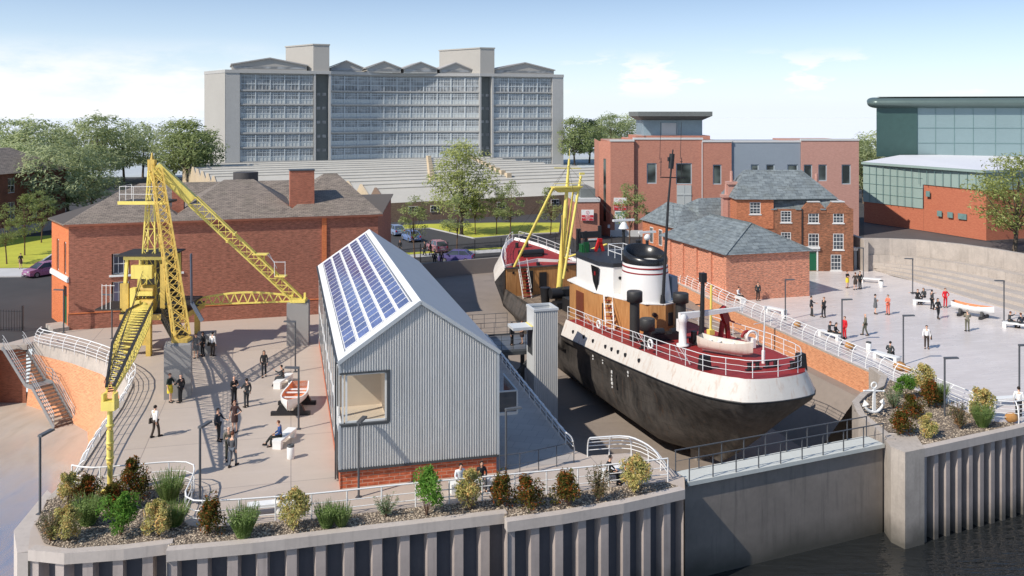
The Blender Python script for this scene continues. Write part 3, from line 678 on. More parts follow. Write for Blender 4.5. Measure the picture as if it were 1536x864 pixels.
# its long face looks to the right: rotate local frame so that -y faces the street
mb=MB();hs=[(3+i*4.2,4.3+i*4.2,2.2,4.9) for i in range(6)]+[(3+i*4.2,4.3+i*4.2,6.2,8.3) for i in range(6)]
wall_with_holes(mb,FL,0,9,hs,0,.2);mb.poly([(0,0,0),(0,0,9),(0,12,9),(0,12,0)]);mb.poly([(FL,0,0),(FL,12,0),(FL,12,9),(FL,0,9)]);mb.poly([(FL,12,0),(0,12,0),(0,12,9),(FL,12,9)])
P('wall',mb,MBrick('brown brick',srgb(126,72,52),srgb(104,58,42),srgb(110,80,66)),fb)
rf=MB();hip(rf,0,FL,0,12,9,12.4,5,0,.5);P('roof',rf,m_slate,fb)
P('plinth',MB().bx(0,FL,-.08,0,0,1.4),m_conc,fb)
for h in hs:sash(fb,(h[0]+h[1])/2,h[2],1.3,h[3]-h[2],.15,2,2)
P('chimney',MB().bx(6,7.6,5,7.5,10,14),m_chim,fb)
# ------------------------------------------------------------------ saw-tooth factory
m_fbrick=MBrick('brown factory brick',srgb(146,122,104),srgb(124,102,86),srgb(140,120,104),.3,.1,.3,.15)
m_froof=M('pale factory roof',srgb(190,186,176),.8,var=.10,scale=.08,streak=.2,stain=srgb(150,142,130))
m_fglz=M('factory glazing',srgb(150,152,150),.4,var=.2,scale=.4)
m_fgab=M('factory gable render',srgb(206,186,156),.85,var=.08,scale=.3)
fa,FL=frame_at('factory','low saw-tooth factory with long pale roofs in front of the big office block','factory',(-20.2,142),(36,170))
FD=96;mb=MB()
mb.poly([(0,0,0),(FL,0,0),(FL,0,3.1),(0,0,3.1)]);P('wall',mb,m_fbrick,fa)
for i,x in enumerate((4.6,8.4,12.6,15.5,20.5,31,35,44)):
    w_=P('window',MB().bx(x-.8,x+.8,-.08,.06,1.3,2.4),m_frame_w,fa)
    P('pane',MB().bx(x-.72,x-.3,-.09,-.08,1.38,1.8).bx(x-.72,x-.3,-.09,-.08,1.9,2.32).bx(x-.25,x+.25,-.09,-.08,1.38,2.32).bx(x+.3,x+.72,-.09,-.08,1.38,1.8).bx(x+.3,x+.72,-.09,-.08,1.9,2.32),m_glass,w_)
bay=8.2;nb=12
for i in range(nb):
    y0=i*bay;xl=-20 if i>=5 else 0
    rf=MB();zt=5.0;zl=3.1
    rf.poly([(xl,y0,zl),(FL,y0,zl),(FL,y0+bay*.62,zt),(xl,y0+bay*.62,zt)],0)
    rf.poly([(xl,y0+bay*.62,zt),(FL,y0+bay*.62,zt),(FL,y0+bay,zl),(xl,y0+bay,zl)],1)
    rf.bx(xl-.2,FL,y0+bay*.62-.15,y0+bay*.62+.15,zt-.02,zt+.12,0)
    P('saw_tooth_roof',rf,[m_froof,m_fglz],fa)
    if i<12:
        g_=MB()
        g_.add([(xl-.25,y0,0),(xl-.25,y0+bay,0),(xl-.25,y0+bay,zl),(xl-.25,y0+bay*.62,zt+.25),(xl-.25,y0,zl+.2),(xl+.1,y0,0),(xl+.1,y0+bay,0),(xl+.1,y0+bay,zl),(xl+.1,y0+bay*.62,zt+.25),(xl+.1,y0,zl+.2)],[(0,4,3,2,1),(5,6,7,8,9),(4,9,8,3),(3,8,7,2),(0,5,9,4)])
        P('gable_wall',g_,m_fgab if i else m_fbrick,fa)
    for xv in ((10+i*3.1)%FL,(27+i*2.7)%FL) if i>1 else ():
        P('roof_vent',MB().bx(xv-.5,xv+.5,y0+bay*.55,y0+bay*.55+1.2,zt-.2,zt+.7),m_fgab,fa)
P('wall',MB().bx(-20,-.3,bay*5,bay*5+.1,0,3.1),m_fbrick,fa)
P('gate_opening',MB().poly([(-.27,2.2,0),(-.27,6.6,0),(-.27,5.4,3.9)][::-1]),m_dark,fa)
# ------------------------------------------------------------------ big grey office block
m_ob=M('office concrete',srgb(176,174,170),.85,var=.07,scale=.1,streak=.15,stain=srgb(128,126,122))
m_ob2=M('office side concrete',srgb(172,168,161),.85,var=.05,scale=.1,streak=.1,stain=srgb(158,150,142))
m_obd=M('office recess',srgb(112,116,114),.7,var=.15,scale=.2)
m_obg=MGlass('office glass',(.29,.295,.295),.4,.25)  # glass, spandrel and mullion tones lightened, distance haze painted in
m_obs=M('office spandrel',srgb(186,190,188),.5,var=.06,scale=.15)
m_obf=M('office mullion',srgb(190,196,198),.6,var=.05)
ob,OL=frame_at('office_block','huge grey concrete office block with ribbon windows and pitched rooftop gables','office block',(-85.7,265),(17.4,300))
OT=30.6
def bow(x):   # the long middle stretch of the facade is slightly concave
    if 31.3<x<79.2: k=(x-31.3)/47.9;return 5.5*math.sin(math.pi*k)
    return 0
wings=[(4.4,25.8,5),(31.3,79.2,11),(84.2,104.7,4)]
mb=MB()
Mi=WM[ob.name].inverted();e=Mi@Vector((-96.2,277.4,0))
pl=[(0,0),(4.2,0),(4.2,.9),(26.0,.9),(26.0,0),(26.6,0),(26.6,3),(30.6,3),(30.6,0),(31.2,0)]
N=16
pl+=[(31.3+47.9*i/N,.9+bow(31.3+47.9*i/N)) for i in range(N+1)]
pl+=[(79.3,0),(79.9,0),(79.9,3),(83.5,3),(83.5,0),(84.1,0),(84.1,.9),(104.9,.9),(104.9,0),(OL,0),(OL,22),(10,22),(e.x,e.y)]
P('wall',MB().prism(pl,0,OT-.9),m_ob,ob)
P('end_wall',MB().bx(-.2,0,0,.1,0,.1).poly([(e.x-.05,e.y-.05,0),(-.03,-.05,0),(-.03,-.05,OT-.9),(e.x-.05,e.y-.05,OT-.9)]),m_ob2,ob)
P('recess',MB().bx(26.62,30.58,2.7,2.95,0,OT-1),m_obd,ob);P('recess',MB().bx(79.92,83.48,2.7,2.95,0,OT-1),m_obd,ob)
cp=[(e.x-.15,e.y),(-.1,-.2),(31.2,-.2)]+[(31.3+47.9*i/N,bow(31.3+47.9*i/N)-.05) for i in range(N+1)]+[(79.3,-.2),(OL+.1,-.2),(OL+.1,22.2),(10,22.2)]
P('cornice',MB().prism(cp,OT-.95,OT),m_ob,ob)
bands=[(24.7,29.2)]+[(24.0-4.35*k-3.55,24.0-4.35*k) for k in range(6)]
cnt=0;rest=MB()
for fi,(z0,z1) in enumerate(bands):
    for x0,x1,nbay in wings:
        bw=(x1-x0)/nbay
        for i in range(nbay):
            xa,xb=x0+i*bw,x0+(i+1)*bw;ya,yb=.9+bow(xa),.9+bow(xb)
            mb=MB()
            def pt(u,z,o): return (xa+(xb-xa)*u,ya+(yb-ya)*u-o,z)
            def slab(u0,u1,za,zb,o,mi): mb.hexa([pt(u0,za,o),pt(u1,za,o),pt(u1,za,0),pt(u0,za,0),pt(u0,zb,o),pt(u1,zb,o),pt(u1,zb,0),pt(u0,zb,0)],mi)
            zs=z0+(z1-z0)*.38
            mb.poly([pt(0,zs,.12),pt(1,zs,.12),pt(1,z1,.12),pt(0,z1,.12)],0)
            if fi==0: mb.poly([pt(0,z0,.13),pt(1,z0,.13),pt(1,zs,.13),pt(0,zs,.13)],0)
            else: mb.poly([pt(0,z0,.2),pt(1,z0,.2),pt(1,zs,.2),pt(0,zs,.2)],1)
            slab(-.02,.05,z0,z1,.45,2)
            for u in (.25,.5,.75): slab(u-.012,u+.012,z0,z1,.3,2)
            slab(0,1,zs-.12,zs+.12,.28,2);slab(0,1,z1-.5,z1-.35,.25,2)
            slab(0,1,z0+(z1-z0)*.68,z0+(z1-z0)*.68+.14,.26,2)
            for u in (.125,.375,.625,.875): slab(u-.006,u+.006,zs,z1,.22,2)
            cnt+=1
            if cnt<=100:P('window',mb,[m_obg,m_obs,m_obf],ob)
            else:rest.merge(mb)
tag(P('window',rest,[m_obg,m_obs,m_obf],ob),kind='stuff')
for z0,z1 in bands:
    for x0,x1,nbay in wings:
        sl=MB()
        for i in range(nbay*2):
            xa,xb=x0+(x1-x0)*i/(nbay*2),x0+(x1-x0)*(i+1)/(nbay*2)
            sl.hexa([(xa,bow(xa)+.3,z0-.42),(xb,bow(xb)+.3,z0-.42),(xb,bow(xb)+.9,z0-.42),(xa,bow(xa)+.9,z0-.42),(xa,bow(xa)+.3,z0-.02),(xb,bow(xb)+.3,z0-.02),(xb,bow(xb)+.9,z0-.02),(xa,bow(xa)+.9,z0-.02)])
        P('floor_slab',sl,m_ob,ob)
for xx in (26.6,79.9):
    for k in range(6):
        for dx in (.5,2.3): P('recess_window',MB().bx(xx+dx,xx+dx+1.1,2.55,2.7,23-4.35*k,23.9-4.35*k),m_obg,ob)
m_gr=M('penthouse roof',srgb(172,168,164),.8,var=.06,scale=.1)
def gable_block(x0,x1,y0,y1,ze,zr):
    o=P('rooftop_gable',MB().poly([(x0,y0,OT-.02),(x1,y0,OT-.02),(x1,y0,ze),((x0+x1)/2,y0,zr),(x0,y0,ze)]).poly([(x0,y0,OT-.02),(x0,y0,ze),(x0,y1,ze),(x0,y1,OT-.02)]).poly([(x1,y0,OT-.02),(x1,y1,OT-.02),(x1,y1,ze),(x1,y0,ze)]),m_ob2,ob)
    xm=(x0+x1)/2
    P('gable_roof',MB().hexa([(x0-.4,y0-.5,ze-.1),(xm,y0-.5,zr),(xm,y1,zr),(x0-.4,y1,ze-.1),(x0-.4,y0-.5,ze+.25),(xm,y0-.5,zr+.35),(xm,y1,zr+.35),(x0-.4,y1,ze+.25)]).hexa([(xm,y0-.5,zr),(x1+.4,y0-.5,ze-.1),(x1+.4,y1,ze-.1),(xm,y1,zr),(xm,y0-.5,zr+.348),(x1+.4,y0-.5,ze+.25),(x1+.4,y1,ze+.25),(xm,y1,zr+.348)]),m_gr,o)
    P('strip_window',MB().bx(x0+.5,x1-.5,y0-.06,y0,OT+.5,OT+1.2),m_obg,o)
gable_block(2,24,1.5,18,32.2,34.2)
for a,b in ((31.5,41.5),(43,54),(55,66),(67,77.5)): gable_block(a,b,4,18,31.9,34.0)
gable_block(85,106,1.5,18,32.0,34.3)
P('stair_tower',MB().prism([(25.9,.6),(30.8,.6),(30.8,16),(18.6,13.5)],OT,38.6).prism([(25.7,.4),(31,.4),(31,16.2),(18.3,13.6)],38.6,39.0),m_ob2,ob)
P('stair_tower',MB().prism([(79.7,.6),(84.6,.6),(84.6,20),(70,17)],OT,38.8).prism([(79.5,.4),(84.8,.4),(84.8,20.2),(69.7,17.1)],38.8,39.2),m_ob2,ob)
# ------------------------------------------------------------------ modern brick offices at right centre
m_mb=MBrick('red facing brick',srgb(188,122,100),srgb(174,108,88),srgb(186,150,134),.3,.1,.2,.08)
m_mp=MBrick('pinkish brick',srgb(196,146,132),srgb(186,136,122),srgb(184,150,138),.3,.1,.15,.05)
m_gp=M('grey blue panel',srgb(142,152,162),.5,var=.05,scale=.3)
m_gf=M('pale grey window frame',srgb(168,178,184),.5,var=.05)
m_mg=MGlass('office window',(.07,.085,.08),.08,.7)
m_cap=M('parapet capping',srgb(206,206,204),.5,var=.04)
mo,ML=frame_at('office_building','modern red brick offices with grey panel bay and glazed rooftop pavilion','office building',(14.0,126),(49.6,126))
X=lambda px:(px-CX)/F*126-14.0
Zq=lambda py:H-126*(py-HY)/F
def bay_(xa,xb,yf,zt,mat,wins,name='wall'):
    mb=MB();hs=[]
    for a,b,t,bo in wins: hs.append((X(a)-xa,X(b)-xa,Zq(bo),Zq(t)))
    wall_with_holes(mb,xb-xa,0,zt,hs,0,.25)
    mb.poly([(0,0,0),(0,0,zt),(0,14,zt),(0,14,0)]);mb.poly([(xb-xa,0,0),(xb-xa,14,0),(xb-xa,14,zt),(xb-xa,0,zt)]);mb.poly([(0,0,zt),(xb-xa,0,zt),(xb-xa,14,zt),(0,14,zt)])
    mb.xf(Matrix.Translation((xa,yf,0)));P(name,mb,mat,mo)
    P('parapet_cap',MB().bx(xa-.08,xb+.05,yf-.1,yf+.4,zt+.003,zt+.28),m_cap,mo)
    for (a,b,c,d),(pa,pb,pt_,pbt) in zip(hs,wins):
        o=P('window',MB().bx(xa+a,xa+b,yf+.1,yf+.16,c,c+.14).bx(xa+a,xa+b,yf+.1,yf+.16,d-.14,d).bx(xa+a,xa+a+.14,yf+.1,yf+.16,c+.14,d-.14).bx(xa+b-.14,xa+b,yf+.1,yf+.16,c+.14,d-.14),m_gf,mo)
        P('pane',MB().poly([(xa+a+.1,yf+.15,c+.1),(xa+b-.1,yf+.15,c+.1),(xa+b-.1,yf+.15,d-.1),(xa+a+.1,yf+.15,d-.1)]),m_mg,o)
bay_(0,X(951),0,13.5,m_mb,[])
P('side_wall',MB().poly([(0,0,0),(0,0,13.5),(-1.4,2.5,13.5),(-1.4,2.5,0)]).poly([(-1.4,2.5,0),(-1.4,2.5,13.5),(-1.0,14,13.5),(-1.0,14,0)]),m_mb,mo)
P('slit_window',MB().poly([(-.55,.95,2),(-.85,1.48,2),(-.85,1.48,11),(-.55,.95,11)][::-1]),m_mg,mo)
bay_(X(951),X(1055),.5,13.75,m_mb,[(971,986,245,276),(1015,1039,245,277),(969,986,319,345)])
bay_(X(1055),X(1098),.25,13.4,m_mb,[(1070,1083,247,277)])
bay_(X(1098.4),X(1203),.6,13.35,m_gp,[(1128,1140,247,268),(1151,1164,247,268),(1183,1199,247,268)])
bay_(X(1203.4),X(1290),.4,13.6,m_mp,[(1207,1220,247,270),(1229,1242,247,272),(1264,1278,247,277)])
P('stair_glazing',MB().bx(X(1016),X(1038),.42,.47,4.0,Zq(278)).bx(X(1016),X(1038),.36,.42,5.8,6.0).bx(X(1026.6),X(1027.4),.38,.42,4,Zq(278)),[m_obs],mo)
P('plinth',MB().bx(-.05,X(1055),-.12,0,0,.9),m_cap,mo)
P('rain_pipe',MB().bx(X(1053),X(1054.2),.15,.24,0,13.4),m_cap,mo)
P('base_storey',MB().bx(X(955),X(1068),1.2,9,13.76,14.3),m_mb,mo)
pv=P('pavilion',MB().bx(X(966),X(1058),2,8,14.3,16.5),M('pavilion glass',srgb(140,160,170),.15,var=.15,scale=.4),mo)
P('pavilion_panel',MB().bx(X(996),X(1018),1.9,2,14.35,16.1),m_cap,pv)
P('pavilion_post',MB().bx(X(965.5),X(966.3),.9,1.0,14.3,16.5).bx(X(1019),X(1020),1.85,2,14.3,16.2),m_gf,pv)
P('pavilion_roof',MB().hexa([(X(966),2,16.5),(X(1058),2,16.5),(X(1058),8,16.5),(X(966),8,16.5),(X(957),-.4,17.1),(X(1067),-.4,17.1),(X(1067),9.5,17.1),(X(957),9.5,17.1)]).bx(X(956.5),X(1067.5),-.5,9.6,17.1,17.75),m_obd,pv)
# signs on the brick: white over red board, and the parking board
m_red=M('sign red',srgb(200,52,62),.5,var=.04);m_teal=M('sign teal',srgb(22,128,116),.5,var=.04)
m_emb=M('emblem pink',srgb(226,160,168),.5,var=.02)
def text_mesh(txt,size,mat,par,loc,rot=(R(90),0,0),name='lettering',align='CENTER'):
    cu=bpy.data.curves.new(name,'FONT');cu.body=txt;cu.size=size;cu.align_x=align;cu.align_y='CENTER';cu.extrude=.004
    o=bpy.data.objects.new(name,cu);COL.objects.link(o)
    dg=bpy.context.evaluated_depsgraph_get();me=bpy.data.meshes.new_from_object(o.evaluated_get(dg));bpy.data.objects.remove(o);bpy.data.curves.remove(cu)
    me.materials.clear();me.materials.append(mat)
    Mx=Matrix.Translation(loc)@Matrix.Rotation(rot[2],4,'Z')@Matrix.Rotation(rot[0],4,'X');me.transform(Mx)
    n=bpy.data.objects.new(name,me);COL.objects.link(n);n.parent=par;WM[n.name]=WM[par.name];return n
def red_board(label,px0,px1,py0,py1,yw):
    d=yw;x0,x1=[(p-CX)/F*d for p in (px0,px1)];z1,z0=[H-d*(p-HY)/F for p in (py0,py1)]
    o=T('sign_board',label,'sign',((x0+x1)/2,yw-.06,z0),0,'white and red boards on the brick offices');w=(x1-x0)/2;h=z1-z0
    P('board',MB().bx(-w,w,-.04,.04,0,h),m_white,o);P('red_field',MB().bx(-w+.03,w-.03,-.055,-.04,.03,h*.52),m_red,o)
    n=16;P('emblem',MB().tube([(.22*math.cos(2*math.pi*k/n),-.06,h*.76+.22*math.sin(2*math.pi*k/n)) for k in range(n)],.03,4,closed=True).bar((-.1,-.06,h*.68),(.1,-.06,h*.84),.04),m_emb,o)
    for i,(s_,k) in enumerate((('NEO',.42),('Manufacturing',.27),('Ltd',.12))): text_mesh(s_,.34 if i!=1 else .28,m_white,o,(0,-.062,h*k))
    return o
red_board('white and red sign board high on the tall brick corner',920.5,940,296.5,315.5,126)
pk=T('sign_board','white parking board with teal letter under the red sign','sign',((930-CX)/F*126,125.93,H-126*(347-HY)/F))
P('board',MB().bx(-.75,.75,-.04,.04,0,2.9),m_white,pk);P('teal_strip',MB().bx(-.68,.68,-.055,-.04,2.55,2.72),m_teal,pk)
text_mesh('D',1.5,m_teal,pk,(.1,-.06,1.85))
P('small_sign',MB().bx(X(911.5),X(915),-.03,0,H-126*(342-HY)/F,H-126*(337-HY)/F),m_white,mo)
# low brick annexe left of it
an,AL=frame_at('brick_annexe','low red brick annexe with white roof edge and a red and white sign','annexe',(8.75,122.4),(12.1,122.7))
za=H-122.5*(303-HY)/F
lb_=WM[an.name].inverted()@Vector((7.95,135,0));P('wall',MB().prism([(0,0),(AL,0),(AL,12),(lb_.x,lb_.y)],0,za),m_mb,an);P('fascia',MB().prism([(-.12,-.12),(AL+.1,-.12),(AL+.1,12.1),(lb_.x-.12,lb_.y)],za,za+.45),m_cap,an)
P('clerestory',MB().bx(1.0,AL-.3,1.5,9,za+.45,za+1.7),m_obd,an)
red_board('white and red sign board on the low brick annexe',872,890.5,314.5,331,122.35)
# ------------------------------------------------------------------ small brick building on the right plaza
m_brick_s=MBrick('patchy orange brick',srgb(208,132,98),srgb(182,106,76),srgb(214,184,166),.34,.11,.85,.08,.016)
sb,SLn=frame_at('brick_outbuilding','plain orange brick outbuilding with hipped grey slate roof beside the white railing','outbuilding',(20.1,82.5),(28.5,84.95))
SD=13.6;SE=4.35
mb=MB().bx(0,SLn,0,SD,0,SE);P('wall',mb,m_brick_s,sb)
for k in range(5): P('pilaster',MB().bx(-.16,.0,.02+k*2.9 if k else 0.02,.5+k*2.9,0,SE-.1),m_brick_s,sb)
rf=MB();e=.3;zr=6.75;x0,x1,y0,y1=-e-.15,SLn+e,-e,SD+e;xm=(x0+x1)/2
rf.add([(x0,y0,SE),(x1,y0,SE),(x1,y1,SE),(x0,y1,SE),(xm,3.1,zr),(xm,SD-2.4,zr)],[(0,1,4),(1,2,5,4),(2,3,5),(3,0,4,5),(3,2,1,0)])
P('roof',rf,m_slate_b,sb)
P('ridge_tiles',MB().bar((xm,3.1,zr+.02),(xm,SD-2.4,zr+.02),.22,.1).bar((x0,y0,SE+.03),(xm,3.1,zr+.03),.18,.08).bar((x1,y0,SE+.03),(xm,3.1,zr+.03),.18,.08),m_slate_b,sb)
# ------------------------------------------------------------------ Georgian house and its lower wings
m_brick_g=MBrick('Georgian brick',srgb(158,98,66),srgb(112,72,50),srgb(140,112,92),.28,.09,.7,.75)
m_brick_g2=MBrick('orange wing brick',srgb(196,118,78),srgb(168,94,60),srgb(180,130,100),.26,.085,.5,.2)
gh,GLn=frame_at('georgian_house','three storey dark brick Georgian house with slate roof, white sash windows and green door','house',(25.0,98.5),(37.8,98.2))
GX=lambda px,o=0:((px-CX)/F*98.5-25.0)/((12.8/12.804)+(px-CX)/F*(.3/12.804))
GZ=lambda py,px:H-(98.5-GX(px)*.3/12.804)*(py-HY)/F
xw=[GX(1222),GX(1258)];xs_=GX(1203)
hs=[]
def hole(px,w,ya,yb):
    x=GX(px);h_=(x-w/2,x+w/2,GZ(yb,px),GZ(ya,px));hs.append(h_);return h_
for px in (1220.5,1257.5): hole(px,1.15,316.5,334.5);hole(px,1.15,350.5,374.5)
hole(1254,1.15,382,405.5);hole(1179,1.15,316.5,333.5);hole(1179,1.1,348.5,366)
hole(1132.5,1.2,303.5,321)
door=(GX(1218)-.5,GX(1218)+.5,.05,2.35)
zt=GZ(313.5,1280)
mb=MB();wall_with_holes(mb,GLn,0,zt,[h for h in hs if h[3]<zt]+[door],0,.18)
mb.poly([(0,0,0),(0,0,zt),(0,7,zt),(0,7,0)]);mb.poly([(GLn,0,0),(GLn,7,0),(GLn,7,zt),(GLn,0,zt)])
P('wall',mb,m_brick_g,gh)
# taller left end bay
lx=GX(1160)
zl_=GZ(299,1110);h0=hs[-1]
mb=MB();mb.bx(-.05,h0[0],-.08,6,zt-2.2,zl_).bx(h0[1],lx,-.08,6,zt-2.2,zl_).bx(h0[0],h0[1],-.08,6,zt-2.2,h0[2]).bx(h0[0],h0[1],-.08,8,h0[3],zl_);P('end_bay',mb,m_brick_g2,gh)
for h in hs: sash(gh,(h[0]+h[1])/2,h[2],h[1]-h[0],h[3]-h[2],.04 if h is not h0 else -.02,3,4,rev=.06)
dv=P('door',MB().bx(door[0],door[1],.08,.14,.05,2.1),m_green,gh)
P('door_surround',MB().bx(door[0]-.16,door[0],-.06,.08,.05,2.5).bx(door[1],door[1]+.16,-.06,.08,.05,2.5).bx(door[0]-.3,door[1]+.3,-.3,.05,2.5,2.75),m_frame_w,dv)
rf=MB();ym=3.6;zb_=zt-.5;zrd=GZ(262.5,1170)+.35
lxx=GX(1128);rx=GX(1221);xe=GX(1257)
ze=zl_+.02
rf.add([(-.3,-.35,ze),(lx+.2,-.35,ze),(xe+.3,.7,ze),(xe+.3,7.2,ze),(-.3,7.2,ze),(1.6,ym,zrd),(rx-.3,ym,zrd)],[(0,1,5),(1,2,6,5),(2,3,6),(3,4,5,6),(4,0,5)])
P('roof',rf,m_slate_b,gh)
P('roof',MB().hexa([(lx,.03,zt-.35),(GLn,.03,zt-.35),(GLn,7,zt-.9),(lx,7,zt-1.4),(lx,.82,ze-.03),(GLn-1.6,.82,ze-.03),(GLn-1.6,6,ze-.03),(lx,6,ze-.03)]),m_slate_b,gh)
for xc,w_ in ((GX(1179),1.5),(GX(1220.5),2.2),(GX(1257.5),2.2)):
    zz=zt-.01
    if w_>2: P('dormer_front',MB().add([(xc-w_/2-.3,-.03,zz-.5),(xc+w_/2+.3,-.03,zz-.5),(xc+w_/2+.3,-.03,zz-.05),(xc+.6,-.03,zz+.75),(xc-.6,-.03,zz+.75),(xc-w_/2-.3,-.03,zz-.05),(xc-w_/2-.3,2.5,zz-.5),(xc+w_/2+.3,2.5,zz-.5),(xc+w_/2+.3,2.5,zz-.05),(xc+.6,2.5,zz+.75),(xc-.6,2.5,zz+.75),(xc-w_/2-.3,2.5,zz-.05)],[(0,1,2,3,4,5),(2,8,9,3),(4,10,11,5),(1,7,8,2),(0,5,11,6)]),m_brick_g,gh);P('dormer_cap',MB().bx(xc-.68,xc+.68,-.08,2.6,zz+.752,zz+.86),m_cap,gh)
    P('dormer_slope',MB().hexa([(xc-w_/2-.9,-.12,zz-.1),(xc-w_/2-.28,-.12,zz-.1),(xc-w_/2-.2,2.5,zz+1.1),(xc-w_/2-1.3,2.5,zz+1.1),(xc-w_/2-.9,-.12,zz),(xc-w_/2-.28,-.12,zz),(xc-w_/2-.2,2.5,zz+1.25),(xc-w_/2-1.3,2.5,zz+1.25)]),m_slate_b,gh)
P('drainpipe',MB().bx(xs_-.06,xs_+.06,-.12,0,0,zt),m_black,gh)
for px,yb,w_ in ((1108,285,1.0),(1100,305,1.0),(1240,285,.8)):
    x_=GX(px);d_=98+ (2 if px<1200 else 6);z_=H-d_*(yb-HY-24)/F
    ch=P('chimney',MB().bx(x_-w_/2,x_+w_/2,3.1,4.1,zt-2,z_-1.3).bx(x_-w_/2-.1,x_+w_/2+.1,2.9,4.3,z_-1.3,z_-1.0),m_mp,gh)
    P('chimney_pot',MB().cyl((x_,3.6),.2,.17,z_-1.0,z_+.2,8),m_mp,ch)
wg,WL=frame_at('house_wing','low orange brick wing with twin hipped slate roofs and tall white windows beside the dock','house',(18.7,100.7),(27,103.2))
WD=9;WE=4.4
mb=MB();mb.poly([(0,0,0),(WL,0,0),(WL,0,WE),(0,0,WE)]);mb.poly([(0,WD,0),(0,0,0),(0,0,WE),(0,WD,WE)]);mb.poly([(WL,0,0),(WL,WD,0),(WL,WD,WE),(WL,0,WE)]);P('wall',mb,m_brick_g2,wg)
rf=MB();hip(rf,0,WL*.46,0,WD,WE,6.6,2.0,0,.3);rf.add([(-.3,-.3,WE+.004),(WL*.5,-.3,WE+.004),(WL*.5,WD+.3,WE+.004),(-.3,WD+.3,WE+.004),(WL*.25,2.4,6.8),(WL*.25,WD-2.4,6.8)],[(0,1,4),(1,2,5,4),(2,3,5),(3,0,4,5)])
P('roof',rf,m_slate_b,wg)
P('roof',MB().add([(WL*.42,1.5,WE+.01),(WL+.6,1.5,WE+.01),(WL+.6,WD+3,WE+.01),(WL*.42,WD+3,WE+.01),(WL*.6,4.5,7.3),(WL*.95,4.5,7.3)],[(0,1,5,4),(1,2,5),(2,3,4,5),(3,0,4)]),m_slate_b,wg)
for y,z0,h_ in ((1.4,1.9,1.9),(4.0,1.9,1.9),(6.4,1.9,1.9),(1.4,.2,1.2),(4.0,.2,1.2)):
    f_=P('window',MB().bx(-.06,.02,y-.42,y+.42,z0,z0+h_),m_frame_w,wg);P('pane',MB().bx(-.07,-.06,y-.33,y-.03,z0+.1,z0+h_-.1).bx(-.07,-.06,y+.03,y+.33,z0+.1,z0+h_-.1),m_glass,f_)
sash(wg,.8,2.0,1.0,1.8,-.02,2,3)
# ------------------------------------------------------------------ teal arena
m_teal1=M('teal cladding',srgb(154,174,168),.45,metal=.05,var=.05,scale=.4)
m_teal2=M('dark teal cladding',srgb(62,88,84),.4,metal=.1,var=.12,scale=1.2)
m_teal3=M('upper teal panels',srgb(136,156,158),.35,metal=.1,var=.05,scale=.2)
m_seam=M('panel seam',srgb(112,142,140),.6)
m_brick_a=MBrick('arena brick',srgb(196,118,88),srgb(184,104,78),srgb(176,110,84),.3,.1,.12,.06)
ar,ALn=frame_at('arena','teal and brick ice arena with white roof and dark rounded upper roof edge','arena',(56.7,142.8),(65.2,121.9))
# local x runs towards the viewer along the front; local -y is the visible side? keep walls by explicit world points
A0,A1,A2=(56.7,142.8),(61.4,132.2),(65.2,121.9)
def wq(pts,mat,name='wall',off=0,**k): return P(name,MB().poly(pts),mat,ar,True,**k)
AE=9.5
A3=(95,132)
mbw=MB()
wq([(A1[0],A1[1],0),(A2[0],A2[1],0),(A2[0],A2[1],6.9),(A1[0],A1[1],6.9)],m_brick_a)
wq([(A0[0],A0[1],0),(A1[0]-.02,A1[1],0),(A1[0]-.02,A1[1],3.3),(A0[0],A0[1],3.3)],m_brick_a)
wq([(A2[0],A2[1],0),(A3[0],A3[1],0),(A3[0],A3[1],6.9),(A2[0],A2[1],6.9)],m_brick_a)
wq([(A0[0]-.15,A0[1],3.3),(A1[0]-.15,A1[1],3.3),(A1[0]-.15,A1[1],AE),(A0[0]-.15,A0[1],AE)],m_teal1,'cladding')
wq([(A1[0]-.15,A1[1],6.9),(A2[0]-.15,A2[1]-.1,6.9),(A2[0]-.15,A2[1]-.1,AE),(A1[0]-.15,A1[1],AE)],m_teal1,'cladding')
wq([(A2[0]-.15,A2[1]-.1,6.9),(A3[0],A3[1],6.9),(A3[0],A3[1],AE),(A2[0]-.15,A2[1]-.1,AE)],m_teal1,'cladding')
wq([(A0[0],A0[1],0),(A0[0],A0[1],AE),(A0[0]+12,A0[1]+8,AE),(A0[0]+12,A0[1]+8,0)],m_teal1,'cladding')
d_=Vector((A2[0]-A0[0],A2[1]-A0[1]));
for i in range(1,16):
    k=i/16;p=Vector(A0)+d_*k;zlo=3.35 if k<.5 else 6.95
    P('panel_seam',MB().bar((p.x-.2,p.y,zlo),(p.x-.2,p.y,AE-.1),.06,.06),m_seam,ar,True)
for z in (4.8,6.3,7.8): P('panel_seam',MB().bar((A0[0]-.2,A0[1],z),(A1[0]-.2,A1[1],z),.05,.05),m_seam,ar,True)
P('gutter',MB().bar((A0[0]-.3,A0[1],AE),(A2[0]-.3,A2[1]-.2,AE),.4,.35).bar((A2[0]-.3,A2[1]-.2,AE),(A3[0],A3[1]-.2,AE),.4,.35),m_teal1,ar,True)
P('roof',MB().poly([(A0[0]-.3,A0[1],AE+.18),(A2[0]-.3,A2[1]-.2,AE+.18),(A3[0],A3[1],AE+.18),(120,160,10.2),(66,151,10.4)]),M('white arena roof',srgb(226,226,230),.5,var=.03),ar,True)
for k,w_ in ((.64,.8),(.72,.9),(.80,1.4),(.55,.7)):
    p=Vector(A0)+d_*k;u=d_.normalized();z=2.9 if k>.6 else 5.6
    P('louvre_window',MB().bar((p.x-.06,p.y,z),(p.x-.06+u.x*w_,p.y+u.y*w_,z),.12,.8),m_seam,ar,True)
